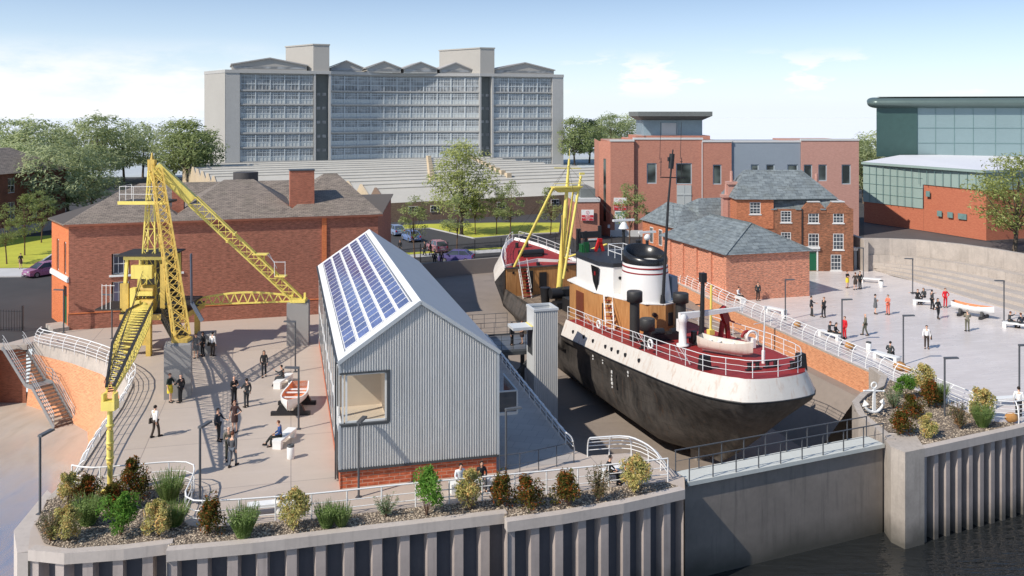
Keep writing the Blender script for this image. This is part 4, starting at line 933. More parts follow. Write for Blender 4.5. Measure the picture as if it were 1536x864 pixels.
# upper drum
U0=(63.4,154);UZ=19.2
P('upper_wall',MB().prism([U0,(140,140),(150,200),(86,200)],10,UZ-.62),m_teal3,ar,True)
ud=Vector((76.6,-14)).normalized();un_=Vector((ud.y,-ud.x))
P('corner_cladding',MB().bar((U0[0]+ud.x*3.2+un_.x*.1,U0[1]+ud.y*3.2+un_.y*.1,10),(U0[0]+ud.x*3.2+un_.x*.1,U0[1]+ud.y*3.2+un_.y*.1,UZ-.62),6.6,.2,up=(un_.x,un_.y,0)),m_teal2,ar,True)
for s_ in (6.6,9.5,12.5,15.5,19,23,28): P('panel_seam',MB().bar((U0[0]+ud.x*s_+un_.x*.05,U0[1]+ud.y*s_+un_.y*.05,10),(U0[0]+ud.x*s_+un_.x*.05,U0[1]+ud.y*s_+un_.y*.05,UZ-.7),.05,.06),m_seam,ar,True)
for z in (12.4,15): P('panel_seam',MB().bar((U0[0]+ud.x*6.6+un_.x*.05,U0[1]+ud.y*6.6+un_.y*.05,z),(140,139.95,z),.05,.06),m_seam,ar,True)
prof=[(.9,-.75),(.3,-.8),(-.5,-.75),(-1.2,-.45),(-1.5,.05),(-1.2,.55),(-.5,.85),(.6,1.02),(2.6,1.1)]
rings=[]
for s_,k_ in ((-1.5,.05),(-1.4,.4),(-1.1,.72),(-.7,.9),(-.2,1),(75,1)):
    c_=Vector((U0[0]+ud.x*s_,U0[1]+ud.y*s_))
    rings.append([(c_.x-un_.x*(.7+(a-.7)*k_),c_.y-un_.y*(.7+(a-.7)*k_),UZ+.1+(b-.1)*k_) for a,b in prof])
ebm=MB().loft(rings,closed=False,sm=True)
ebm.poly([(U0[0],U0[1],UZ+1.18),(140,140,UZ+1.18),(150,200,UZ+1.18),(86,200,UZ+1.18)])
P('rounded_eave',ebm,M('dark green eave',srgb(96,112,108),.35,metal=.25,var=.08,scale=.3),ar,True)
# ------------------------------------------------------------------ amphitheatre: curved wall and stepped seating
WALL=[(39.4,98.8),(42,98.6),(44.6,97.8),(47.7,94.6),(49.6,91.2),(50.9,87.4),(52,82),(52.8,75),(53.6,66)]
am=T('amphitheatre','curved pale concrete amphitheatre wall with stepped seating facing the right plaza','amphitheatre',(45,90,0))
wo=offs(WALL,.5)
P('back_wall',MB().prism(WALL+wo[::-1],0,3.55),m_conc,am,True)
P('end_wall',MB().bx(38.9,39.38,98.0,108,0,3.55),m_conc,am,True)
bnd=[(40.6,98.5),(40.8,96),(41.6,93.4),(42.6,88),(43.5,82.6),(44.3,79.2),(45.2,75.6),(46.2,71),(47.5,66)]
NSx=5
m_step=pave('amphitheatre steps',srgb(186,176,166),srgb(178,168,158),2.2,.5,.7,.75,R(20),.25)
for i in range(NSx):
    a=[(bnd[k][0]+(WALL[k][0]-bnd[k][0])*i/NSx,bnd[k][1]+(WALL[k][1]-bnd[k][1])*i/NSx) for k in range(len(WALL))]
    if i==NSx-1: zt_=1.75
    else: zt_=.12+.27*i
    P('step',MB().prism(a+[(p[0]-.04,p[1]-.04) for p in WALL][::-1],.01 if i==0 else (.5 if i==NSx-1 else zt_-.35),zt_),m_step if i<NSx-1 else m_conc,am,True)
# small grey pavilion wall at the far corner of the plaza
gwl=T('boundary_wall','low white topped wall at the far corner of the right plaza beside the Georgian house','wall',(39.4,104,0))
P('wall',MB().bx(-1.0,-.7,-4.5,4,0,2.1),m_gp,gwl);P('coping',MB().bx(-1.1,-.6,-4.6,4,2.1,2.45),m_cap,gwl)
# ------------------------------------------------------------------ railings
m_rail=M('white railing',(.80,.80,.79),.35,var=.04,scale=3)
def resample(pts,step):
    pts=[Vector((p[0],p[1])) for p in pts];L=[0]
    for a,b in zip(pts,pts[1:]):L.append(L[-1]+(b-a).length)
    n=max(1,round(L[-1]/step));o=[]
    for k in range(n+1):
        s_=L[-1]*k/n;i=0
        while i<len(L)-2 and s_>L[i+1]:i+=1
        t=(pts[i+1]-pts[i]).normalized();o.append((pts[i]+t*(s_-L[i]),t))
    return o
def smooth(pts,it=2):
    for _ in range(it):
        q=[pts[0]]
        for a,b in zip(pts,pts[1:]):
            q+=[(a[0]*.75+b[0]*.25,a[1]*.75+b[1]*.25),(a[0]*.25+b[0]*.75,a[1]*.25+b[1]*.75)]
        pts=q+[pts[-1]]
    return pts
def railing(label,pts,prof,step,mat=m_rail,z0=0,rails=(.25,.5,.75),pr=.035,rr=.022,hr_=.04,group=None,sm=0,name='railing',cat='railing'):
    """prof: post outline as (inward offset, height); inward = left of travel"""
    if sm: pts=smooth(pts,sm)
    S_=resample(pts,step);p0=S_[0][0]
    o=T(name,label,cat,(p0.x,p0.y,z0),0,group)
    pm=MB().tube([(0,a,z) for a,z in prof],pr,6).mesh('post',mat)
    for p,t in S_:
        q=P('post',None,None,o,me=pm,loc=(p.x-p0.x,p.y-p0.y,0));q.rotation_euler=(0,0,math.atan2(t.y,t.x))
    fine=resample(pts,min(.6,step))
    # parallel lines at the profile's heights, joined at averaged normals
    zmax=prof[-1][1]
    def line(z,r,nm):
        for (a0,z_0),(a1,z_1) in zip(prof,prof[1:]):
            if z_0<=z<=z_1: off=a0+(a1-a0)*(z-z_0)/max(1e-6,z_1-z_0)
        ln_=[]
        for i,(p,t) in enumerate(fine):
            t2=(fine[max(i-1,0)][1]+fine[min(i+1,len(fine)-1)][1]).normalized()
            ln_.append((p.x-p0.x-t2.y*off,p.y-p0.y+t2.x*off,z))
        P(nm,MB().tube(ln_,r,5),mat,o)
    for k in rails: line(zmax*k,rr,'rail')
    line(zmax,hr_,'handrail')
    return o
CURV=[(0,0),(.0,.3),(.04,.6),(.16,.88),(.30,1.02),(.42,1.1)]
VERT=[(0,0),(0,1.12)]
railing('white curved railing above the orange brick bank at the left edge of the plaza',[(-36.5,67.9),(-36.3,67.2),(-35.3,66.5),(-31.9,64.5),(-28.4,61.8),(-26,59.3),(-24.4,56.7),(-23.2,52.5),(-22.3,48.2),(-21.3,44),(-20.6,41.8)],CURV,1.55,rails=(.3,.5,.68,.86),sm=1)
railing('white railing of straight posts along the planted front edge of the left plaza',[(-20.5,41.3),(-19.5,40.9),(-17.6,41.35),(-15.9,41.75),(-15.0,41.6),(-14.6,40.9),(-14.3,39.4),(-14.1,38.1),(-13.6,37.5),(-12.8,37.45),(-10.5,37.8),(-8.0,38.3),(-4.7,39.2),(0,40.25),(5.0,41.45),(7.4,42.1)],VERT,1.5,rails=(.33,.62),sm=1)
railing('white curved railing with leaning posts around the plaza corner beside the dock gate',[(7.45,42.3),(7.3,43.6),(6.6,45.0),(5.9,45.5),(5.0,45.45),(3.85,45.2)],[(a*1.0,z) for a,z in CURV],1.25,rails=(.3,.5,.68,.86),sm=1)
railing('white curved railing along the dock edge right of the grey hall',[(3.2,45.6),(2.9,46.6),(.85,55.4),(-1.55,66)],CURV,1.35,rails=(.3,.5,.68,.86))
railing('long white curved railing along the brick dock wall of the right plaza',[(16.1,97.8),(19.55,80.6),(24.5,60.3),(24.75,58.4),(25.7,55.5),(26.5,52.6),(27.2,50.4)],CURV,1.55,rails=(.3,.5,.68,.86))
railing('short white curved railing at the river front in the bottom right corner',[(27.3,50.2),(28.6,50.0),(33,52.0),(40,55.2),(58,63.5)],CURV,1.3,rails=(.3,.5,.68,.86))
railing('thin dark handrail crossing the paving at the foot of the grey hall',[(-.6,42.6),(.6,43.0),(1.9,43.7),(3.1,44.4)],[(0,0),(0,1.05)],1.1,mat=m_lamp,rails=(.5,),pr=.022,rr=.012,hr_=.022)
# railings of black bars
def bar_fence(label,pts,h,step,bars,z0=0,group=None):
    S_=resample(pts,step);p0=S_[0][0];o=T('metal_fence',label,'fence',(p0.x,p0.y,z0),0,group)
    pm=MB().bx(-.05,.05,-.05,.05,0,h+.35).mesh('post',m_black)
    for p,t in S_:P('post',None,None,o,me=pm,loc=(p.x-p0.x,p.y-p0.y,0))
    for (a,_),(b,_2) in zip(S_,S_[1:]):
        a=a-p0;b=b-p0;mb=MB()
        for z in (.15,h-.12):mb.bar((a.x,a.y,z),(b.x,b.y,z),.04,.04)
        for k in range(1,bars):
            q=a+(b-a)*k/bars;mb.bar((q.x,q.y,.05),(q.x,q.y,h),.028,.028)
        P('bar_panel',mb,m_black,o)
    return o
bar_fence('black upright bar fence beside the road at the left edge',[(-52,72.5),(-39.2,71.0)],1.75,2.5,11)
bar_fence('long black bar fence on the wall between the car park and the dock',[(-13.5,101.4),(-10.2,103.9),(-1.5,108.4),(6,110.6),(16,111)],1.9,3.4,22)
bar_fence('black bar fence in front of the slate roofed wing beside the bridge',[(17.6,99.7),(19.4,97.2),(20.0,92)],1.3,2.0,9)
# ------------------------------------------------------------------ metal stair on the left bank
st=T('metal_stair','grey metal stair descending the brick bank to the mud at the far left','stair',(-38.0,66.3,0),math.atan2(-4.4,6.1))
# local x runs down the stair, local y across it
run=7.5;wd=1.35
segs=[((.1,-.15),(3.4,-2.2)),((4.4,-2.2),(7.5,-4.45))]
for yy in (-.05,wd+.05):
    mb=MB()
    mb.bar((-.2,yy,-.1),(.1,yy,-.15),.06,.28)
    for (xa,za),(xb,zb) in segs: mb.bar((xa,yy,za),(xb,yy,zb),.06,.3)
    mb.bar((3.4,yy,-2.2),(4.4,yy,-2.2),.06,.3);P('stringer',mb,m_steel,st)
    for k in (1.0,.72,.45):
        P('handrail',MB().tube([(-.1,yy,-.1+k),(.1,yy,-.15+k),(3.4,yy,-2.2+k),(4.4,yy,-2.2+k),(7.5,yy,-4.45+k)],.025,5),m_steel,st)
    for x_,z_ in ((.1,-.15),(1.7,-1.15),(3.4,-2.2),(4.4,-2.2),(6,-3.35),(7.45,-4.4)): P('post',MB().tube([(0,0,0),(0,0,1.0)],.025,5),m_steel,st,loc=(x_,yy,z_))
for (xa,za),(xb,zb) in segs:
    n=11
    for k in range(n): P('step',MB().bx(-.16,.14,0,wd,-.04,0),M('weathered tread',(.20,.15,.12),.8,var=.3),st,loc=(xa+(xb-xa)*(k+.5)/n,0,za+(zb-za)*(k+.5)/n))
P('landing',MB().bx(3.3,4.5,0,wd,-2.26,-2.2),m_steel,st)
# ------------------------------------------------------------------ yellow derrick crane
m_yel=M('crane yellow',srgb(236,216,112),.5,var=.08,scale=1.2,streak=.3,stain=srgb(150,116,44))
m_yelw=M('worn crane yellow',srgb(208,176,88),.6,var=.2,scale=1.5,stain=srgb(104,80,46),streak=.5)
m_oil=M('oily steel',(.03,.026,.02),.55,var=.4,scale=3)
def lattice(mb,A,B,n,w,d,mi=0,faces=(0,1,2,3),xb=True):
    A=[Vector(a) for a in A];B=[Vector(b) for b in B]
    for a,b in zip(A,B): mb.bar(a,b,w,w,mi)
    for f in faces:
        i,j=f,(f+1)%4
        for k in range(n):
            t0,t1=k/n,(k+1)/n
            a0=A[i].lerp(B[i],t0);a1=A[i].lerp(B[i],t1);b0=A[j].lerp(B[j],t0);b1=A[j].lerp(B[j],t1)
            mb.bar(a0,b1,d,d,mi)
            if xb: mb.bar(b0,a1,d,d,mi)
            if k: mb.bar(a0,b0,d,d,mi)
    return mb
def sq(c,s_,ax,ay): 
    c=Vector(c);ax=Vector(ax).normalized()*s_/2;ay=Vector(ay).normalized()*s_/2
    return [c-ax-ay,c+ax-ay,c+ax+ay,c-ax+ay]
MBASE=Vector((-26.6,65.3,3.2));APEX=Vector((-26.5,65.3,13.7))
BA=G(262,599)+Vector((0,1.2,3.35));BC=G(446,519)+Vector((0,.5,3.3))
cr=T('derrick_crane','tall yellow lattice derrick crane with a long jib lowered towards the front','crane',(MBASE.x,MBASE.y,0))
def legbox(a,b,s0,s1):
    d=(b-a).normalized();x=d.cross(Vector((0,0,1))).normalized();y=x.cross(d)
    return sq(a,s0,x,y),sq(b,s1,x,y)
mb=MB();lattice(mb,sq(MBASE,1.25,(1,0,0),(0,1,0)),sq(APEX-Vector((0,0,.3)),.4,(1,0,0),(0,1,0)),7,.09,.042,faces=(0,1,3));P('mast',mb,m_yel,cr,True)
mb=MB();A_q,B_q=legbox(APEX+Vector((.3,0,-.2)),BA,.65,.9);lattice(mb,A_q,B_q,15,.09,.045);P('back_leg',mb,m_yelw,cr,True)
mb=MB()
A_q,B_q=legbox(APEX+Vector((.3,0,-.1)),BC,.8,.62)
mid=[a.lerp(b,.25) for a,b in zip(A_q,B_q)];lattice(mb,mid,B_q,15,.10,.045,xb=False,faces=(1,3,0));mb.add(A_q+mid,[(0,1,2,3),(0,4,5,1),(1,5,6,2),(2,6,7,3),(3,7,4,0)])
q=[a.lerp(b,.52) for a,b in zip(A_q,B_q)];mb.bar(q[0]+(q[0]-q[1])*.4,q[1]+(q[1]-q[0])*.4,.16).bar(q[3]+(q[3]-q[2])*.4,q[2]+(q[2]-q[3])*.4,.16);P('back_leg',mb,m_yel,cr,True)
P('leg_foot',MB().cbx((BC.x,BC.y,BC.z+.05),(1.1,.9,.25)).bar((BC.x-.5,BC.y,BC.z),(BC.x-.5,BC.y,BC.z+.6),.15).bar((BC.x+.45,BC.y,BC.z),(BC.x+.45,BC.y,BC.z+.6),.15),m_yel,cr,True)
P('leg_foot',MB().cbx((BA.x,BA.y,BA.z+.02),(1.0,.9,.22)).bar((BA.x-.4,BA.y,BA.z),(BA.x-.4,BA.y,BA.z+.5),.13),m_yelw,cr,True)
SB=Vector((-23.9,66.9,3.2))
mb=MB();a=SB;b=BC+Vector((-.6,0,.1))
for i in range(11):
    p=a.lerp(b,i/11);r_=a.lerp(b,(i+1)/11);m2=a.lerp(b,(i+.5)/11)
    arch=lambda v,k:Vector((v.x,v.y,v.z+.38*math.sin(math.pi*k)))
    mb.bar(arch(p,i/11)+Vector((0,0,.28)),arch(r_,(i+1)/11)+Vector((0,0,.28)),.13)
    mb.bar(p-Vector((0,0,.15)),r_-Vector((0,0,.15)),.11);mb.bar(p-Vector((0,0,.15)),arch(m2,(i+.5)/11)+Vector((0,0,.28)),.08);mb.bar(arch(m2,(i+.5)/11)+Vector((0,0,.28)),r_-Vector((0,0,.15)),.08)
P('sleeper',mb,m_yel,cr,True)
mb=MB();A_q,B_q=legbox(Vector((-25.2,64.6,3.0)),BA-Vector((.2,-.3,.1)),.75,.6);lattice(mb,A_q,B_q,10,.11,.06);P('sleeper',mb,m_oil,cr,True)
# portal frame
mb=MB()
px0,px1,py0,py1=-28.3,-23.6,63.9,68.2
for x,y in ((-27.9,64.2),(-26.2,64.0),(-24.1,67.9),(-27.9,68)): P('portal_column',MB().bar((x,y,0),(x,y,2.85),.34,.34),m_yelw,cr,True)
P('portal_beam',MB().bx(px0,px1,py0,py0+.3,2.6,3.0).bx(px0,px1,py1-.3,py1,2.6,3.0).bx(px0,px0+.3,py0+.3,py1-.3,2.6,3.0).bx(px1-.3,px1,py0+.3,py1-.3,2.6,3.0),m_yelw,cr,True)
P('portal_deck',MB().bx(px0,px1,py0,py1,3.003,3.08),m_oil,cr,True)
P('crossbar',MB().bx(-27.8,-26.3,63.95,64.2,.75,1.25),m_yelw,cr,True)
# slewing machinery
for a_,b_ in (((-28.2,64.3),(-27.9,64.3)),((-25.0,64.3),(-25.1,64.3)),((-28.2,66.8),(-27.9,66.8)),((-25.0,66.8),(-25.1,66.8))): P('machine_post',MB().bar((*a_,3.1),(*b_,7.0),.22),m_yel,cr,True)
P('machine_beam',MB().bx(-28.1,-25,64.1,64.25,6.9,7.15),m_yel,cr,True)
P('machine_cabin',MB().bx(-27.4,-25.9,63.75,64.1,5.6,6.55).bx(-27.5,-27.1,63.8,64.3,3.3,4.9).bx(-27.1,-25.9,63.85,64.0,4.35,4.65),m_yel,cr,True);P('machine_back',MB().bx(-27.9,-25.2,66.6,66.7,3.1,6.9),m_oil,cr,True);P('machine_roof',MB().bx(-28.6,-24.7,63.9,67.1,7.16,7.26),m_oil,cr,True)
P('winch_drum',MB().tube([(-27.2,64.2,3.6),(-25.9,64.2,3.6)],.5,14).tube([(-27.0,64.6,4.6),(-26.0,64.6,4.6)],.42,14),m_yelw,cr,True)
P('motor',MB().ico((-26.5,63.7,3.55),.42,sub=2).cyl((-26.5,63.6),.3,.3,3.1,3.5,12).bx(-26.9,-26.6,63.3,63.6,3.2,4.1),m_yel,cr,True)
P('work_platform',MB().bx(-30,-28.2,63.8,66.5,3.3,3.42),m_oil,cr,True);P('work_platform',MB().bx(-25.0,-23.2,63.8,66.5,3.7,3.82),m_oil,cr,True)
P('ladder',MB().bar((-23.1,63.8,7.4),(-23.05,63.8,3.9),.07,.3).bar((-23.05,63.8,3.9),(-22.2,63.6,2.6),.07,.3),M('blue grey ladder',srgb(90,100,116),.5),cr,True)
rl=MB()
for x in (-29.5,-29.2,-28.9): rl.bar((x,63.8,3.4),(x,63.8,5.2),.035)
for z in (5.1,): rl.bar((-29.5,63.8,z),(-28.6,63.8,z),.03)
P('platform_rail',rl,m_rail,cr,True)
P('panel_sheet',MB().bx(-28.3,-27.7,64.0,64.15,3.2,5.2),m_yelw,cr,True);P('panel_sheet',MB().bx(-25.4,-25.05,64.0,64.15,3.4,6.6),m_yelw,cr,True)
# mast-top platform
P('top_platform',MB().bx(-28.4,-25.9+.9,64.2,66.2,10.95,11.1),m_oil,cr,True)
P('platform_edge',MB().bx(-28.5,-24.9,64.05,64.2,10.9,11.14),m_yel,cr,True)
rl=MB()
for x in (-28.4,-27.4,-25.9,-25.0):rl.bar((x,64.15,11.1),(x,64.15,12.2),.03)
for z in (11.65,12.2):rl.bar((-28.4,64.15,z),(-25.0,64.15,z),.028)
for y in (65.2,66.2):rl.bar((-28.4,y,11.1),(-28.4,y,12.2),.03)
rl.bar((-28.4,64.15,12.2),(-28.4,66.2,12.2),.028);P('platform_rail',rl,m_rail,cr,True)
P('mast_head',MB().cbx((APEX.x,APEX.y,APEX.z),(.5,.5,.8)).tube([APEX,APEX+Vector((0,0,.9))],[.2,.05],6),m_yelw,cr,True)
# inspection step on the long leg
q=A_q;
A2_,B2_=legbox(APEX+Vector((.3,0,-.1)),BC,.9,.75);c0=(A2_[0].lerp(B2_[0],.7)+A2_[2].lerp(B2_[2],.7))/2
P('leg_platform',MB().cbx(c0+Vector((.3,-.1,.55)),(1.1,.7,.08)).bar(c0+Vector((.5,0,-.3)),c0+Vector((.55,0,.55)),.1),m_yel,cr,True)
c1=(A2_[0].lerp(B2_[0],.82)+A2_[2].lerp(B2_[2],.82))/2
P('leg_platform',MB().cbx(c1+Vector((.55,-.1,.1)),(.8,.7,.08)),m_yel,cr,True)
rl=MB()
for dx in (.15,.95):rl.bar(c1+Vector((dx,-.4,.1)),c1+Vector((dx,-.4,1.25)),.035)
rl.bar(c1+Vector((.15,-.4,1.2)),c1+Vector((.95,-.4,1.2)),.035).bar(c0+Vector((.85,-.3,.55)),c1+Vector((.15,-.4,1.2)),.035).bar(c0+Vector((.85,.2,.55)),c1+Vector((.15,.3,.6)),.035);P('platform_rail',rl,m_rail,cr,True)
# jib
JT=G(165,586,4.75);JB=Vector((-26.5,64.2,3.45))
d=(JT-JB);d.normalize();x=d.cross(Vector((0,0,1))).normalized();y=x.cross(d)
def jsec(t,w_,h_):
    c=JB.lerp(JT,t)+Vector((0,0,.55*math.sin(math.pi*t)));return [c-x*w_/2-y*h_/2,c+x*w_/2-y*h_/2,c+x*w_/2+y*h_/2,c-x*w_/2+y*h_/2]
S0,S1,S2,S3=jsec(0,.9,.4),jsec(.28,1.35,.95),jsec(.72,1.1,.85),jsec(1,.3,.25)
mb=MB();mo_=MB()
for a,b,n in ((S0,S1,7),(S1,S2,12),(S2,S3,8)):
    lattice(mb,a,b,n,.08,.04,faces=(1,3),xb=False);lattice(mb,a,b,n,.02,.04,faces=(2,),xb=False)
    for i in (2,3): mo_.bar(a[i]+Vector((0,0,.09)),b[i]+Vector((0,0,.06)),.13,.09)
    for i in range(n*2):
        t_=i/(n*2);mo_.bar(a[0].lerp(b[0],t_),a[1].lerp(b[1],t_),.07,.05)
P('jib',mb,m_yel,cr,True);P('jib_top_chord',mo_,m_oil,cr,True)
for dx in (-.25,.2,.5): P('wire_rope',MB().tube([(APEX.x-.6,APEX.y,APEX.z-8+dx),(JT.x+dx*.3-.2,JT.y,JT.z+.35)],.018,4),m_oil,cr,True)
jp=T('crane_post','yellow steel post with bracket head propping the tip of the lowered crane jib','post',(JT.x,JT.y,0))
P('pole',MB().tube([(0,0,.25),(0,0,4.0)],.12,10).tube([(0,0,1.4),(0,0,2.9)],.15,10),m_yel,jp)
P('base',MB().cbx((0,0,.12),(.62,.55,.26)),m_yel,jp)
P('head',MB().cbx((0,0,4.1),(.62,.5,.42)).cbx((-.25,-.02,4.45),(.1,.42,.4)).cbx((.25,-.02,4.45),(.1,.42,.4)),m_yel,jp)
for z_ in (3.0,2.1,1.4): P('bracket',MB().bx(-.05,.12,-.19,-.1,z_,z_+.1),m_yelw,jp)
for z_ in (3.1,2.3,1.6): P('collar',MB().lathe((0,0,z_),[(.12,0),(.18,.02),(.18,.1),(.12,.12)],10),m_yel,jp)
# concrete blocks under the legs
for (p,lab,rz,w_,h_) in ((G(263,599),'tall grey concrete block carrying the near foot of the yellow crane',R(16),1.55,3.25),(G(446,519),'tall grey concrete block carrying the far right foot of the yellow crane',R(8),1.6,3.2),(G(306,531),'dark concrete block behind the standing group beside the crane',R(12),1.3,1.35)):
    b=MB().bx(-w_/2,w_/2,0,1.4,0,h_-.02);b.bx(-w_/2+.03,w_/2-.03,.03,1.37,h_-.02,h_)
    o=S('concrete_block',b,M('smooth concrete',srgb(150,148,146),.7,var=.06,scale=.7),lab,'concrete block');o.location=(p.x-.1,p.y+.75,0);o.rotation_euler=(0,0,rz)
# ------------------------------------------------------------------ lift tower and gangway
lt=T('lift_tower','pale corrugated metal lift tower with open top between the hall and the ship','lift tower',(2.45,64,-5.5),R(16))
# local: tower x -.9..0.9, y 0..1.8
mb=MB();TW=.9;TT=8.75
corr(mb,-TW,TW,0,0,lambda x:TT,.15,.05);P('front_cladding',mb,m_zinc,lt)
P('side_cladding',MB().bx(-TW,-TW+.05,.01,1.8,0,TT).bx(TW-.05,TW,.01,1.8,0,TT).bx(-TW+.05,TW-.05,1.75,1.8,0,TT),m_zinc_l,lt)
P('rim',MB().bx(-TW-.04,TW+.04,-.09,.06,TT,TT+.16).bx(-TW-.04,TW+.04,1.72,1.85,TT,TT+.16).bx(-TW-.04,-TW+.1,.06,1.72,TT,TT+.16).bx(TW-.1,TW+.04,.06,1.72,TT,TT+.16),m_zinc_l,lt)
P('lift_roof',MB().bx(-TW+.05,TW-.05,.05,1.75,TT-.7,TT-.65),m_obd,lt)
P('canopy',MB().bx(-TW-1.5,-TW-.05,.2,1.7,TT-1.35,TT-1.15),m_zinc_l,lt)
P('canopy_strip',MB().bx(-TW-.12,-TW-.02,.2,1.7,TT-1.15,TT-1.13),m_yel,lt)
P('doorway',MB().bx(-TW-.03,-TW,.35,1.5,5.5,7.6),m_dark,lt)
gw=T('gangway','dark steel gangway platform with thin rails leading from the quay to the lift tower','gangway',(-1.9,66.5,0),R(14))
P('deck',MB().bx(-1.2,4.2,-1.3,2.8,-.16,.02).bx(-3.5,-1.2,.5,6,-.1,.018),M('gangway deck',(.12,.13,.145),.35,var=.2,scale=.5),gw)
for a_,b_ in (((1.2,-1.2,-.2),(1.2,-1.2,-5.5)),((1.2,2.6,-.2),(1.2,2.6,-5.5)),((3.6,-1.2,-.3),(1.2,-1.2,-2.6)),((3.4,2.4,-.2),(3.4,2.4,-5.5)),((0,-1.25,-.25),(4.2,-1.25,-.25))): P('strut',MB().bar(a_,b_,.27),m_dark,gw)
for pts in ([(-1.0,-1.25),(3.6,-1.25)],[(-3.4,.6),(-3.4,5.8),(3,5.8)],[(-.9,2.75),(3.3,2.75)],[(-.9,2.75),(-.9,5.6)]):
    for p,t in resample(pts,1.0): P('post',MB().bar((0,0,0),(0,0,1.1),.03),m_lamp,gw,loc=(p.x,p.y,0))
    P('handrail',MB().tube([(p[0],p[1],1.1) for p in pts],.022,5,sm=False),m_lamp,gw)
    for z in (.35,.72): P('rail',MB().tube([(p[0],p[1],z) for p in pts],.012,4,sm=False),m_lamp,gw)
    if len(pts)==2 and pts[0][1]>2: P('infill',MB().bx(min(pts[0][0],pts[1][0]),max(pts[0][0],pts[1][0])+.02,pts[0][1],pts[0][1]+.02,.06,.2),m_dark,gw)
# ------------------------------------------------------------------ lamp posts
lp=T('lamp_post','','lamp post',(0,0,0))
P('pole',MB().tube([(0,0,0),(0,0,3.4)],.055,8),m_lamp,lp);P('base_plate',MB().cbx((0,0,.02),(.24,.24,.04)),m_lamp,lp)
P('lamp_head',MB().hexa([(-.03,-.11,3.36),(.78,-.13,3.4),(.78,.13,3.4),(-.03,.11,3.36),(-.03,-.09,3.46),(.76,-.11,3.47),(.76,.11,3.47),(-.03,.09,3.46)]),m_lamp,lp)
LAMPS=[(60,771,78,'slim grey lamp post at the left corner of the gravel bed'),(300,755,75,'slim grey lamp post beside the looping white railing'),(538,746,78,'slim grey lamp post in front of the window of the grey hall'),
(759,722,20,'slim grey lamp post at the right corner of the grey hall'),(448,644,180,'slim grey lamp post next to the white lifeboat on the left plaza'),(443,558,180,'slim grey lamp post in front of the far concrete block'),
(168,508,180,'slim grey lamp post against the long brick building behind the crane jib'),(95.5,499,180,'slim grey lamp post by the green door of the brick building'),
(1113,449,0,'slim grey lamp post against the orange brick outbuilding'),(1178,480,0,'slim grey lamp post beside the first white bench of the right plaza'),(1263,517,0,'slim grey lamp post beside the seated couple and the woman in red'),
(1355,547,0,'slim grey lamp post by the golden boulders at the white railing'),(1369,441,180,'slim grey lamp post at the foot of the stepped seating beside the man pointing'),(1506,482,180,'slim grey lamp post behind the bench at the right edge'),
(1417,626,0,'slim grey lamp post among the shrubs of the right gravel bed'),(1529,602,0,'slim grey lamp post cut by the right edge near the person in white'),(1295,421,180,'thin grey lamp post at the corner of the Georgian house')]
first=True
for px,py,rz,lab in LAMPS:
    p=G(px,py)
    if first: lp.location=p;lp.rotation_euler=(0,0,R(rz));lp['label']=lab;lp['group']='slim grey lamp posts';first=False
    else: dup(lp,p,R(rz),lab)
# ------------------------------------------------------------------ benches, bins, boulders
be=T('bench','','bench',(0,0,0))
P('seat',MB().bx(-1.0,1.0,-.25,.25,.36,.47),m_white,be)
for s_ in (-1,1):P('support',MB().bx(s_*.86-.13,s_*.86+.13,-.23,.23,0,.36),m_white,be)
BEN=[(-10.55,37.95+.9,14,'white bench behind the front railing between the gravel bed and the hall'),(*G(706,735).xy,20,'white bench by the hall base with two people sitting on it'),(*G(930,715).xy,25,'white bench near the dock gate corner behind the pale shrubs'),
(*G(425,577).xy,80,'white bench with a man raising his arm left of the hall'),(*G(427,664).xy,80,'white bench with a man in a blue shirt beside the lifeboat'),
(*G(1107,452).xy,-75,'white bench at the foot of the orange brick outbuilding'),(*G(1164,470).xy,-55,'empty white bench behind the white railing left of the second lamp'),(*G(1245,507).xy,-62,'white bench with a seated couple beside the woman in red'),
(*G(1330,541).xy,-62,'white bench with a man seen from behind near the boulders'),(*G(1306,424).xy,-20,'empty white bench near the Georgian house'),(*G(1387,458).xy,-18,'white bench with a pair at the foot of the steps'),(*G(1525,493).xy,-35,'white bench with two people at the right edge'),(*G(1514,607).xy,10,'white bench behind the railing in the bottom right corner')]
for i,(x,y,rz,lab) in enumerate(BEN):
    if i==0: be.location=(x,y,0);be.rotation_euler=(0,0,R(rz));be['label']=lab;be['group']='white slab benches'
    else: dup(be,(x,y,0),R(rz),lab)
bi=T('litter_bin','','bin',(0,0,0))
P('drum',MB().lathe((0,0,0),[(.17,0),(.19,.05),(.19,.6),(.17,.62)],14),m_white,bi);P('lid',MB().lathe((0,0,.6),[(.17,0),(.19,.03),(.19,.1),(.1,.13),(.08,.08)],14),m_dark,bi)
for i,(px,py,lab) in enumerate([(436,688,'white round litter bin beside the man in the blue shirt'),(419,768,'white round litter bin beside the front bench'),(1322,431,'white round litter bin beside the bench near the Georgian house'),(1303,527,'white round litter bin right of the seated couple at the railing'),(437,588,'white round litter bin beside the man raising his arm'),(1489,612,'white round litter bin at the bottom right bench')]):
    p=G(px,py)
    if i==0: bi.location=p;bi['label']=lab;bi['group']='white litter bins'
    else:dup(bi,p,0,lab)
m_rock=M('golden rock',srgb(176,128,74),.85,var=.3,scale=2.2,bump=.5,bscale=6,stain=srgb(96,64,36))
rng=random.Random(4)
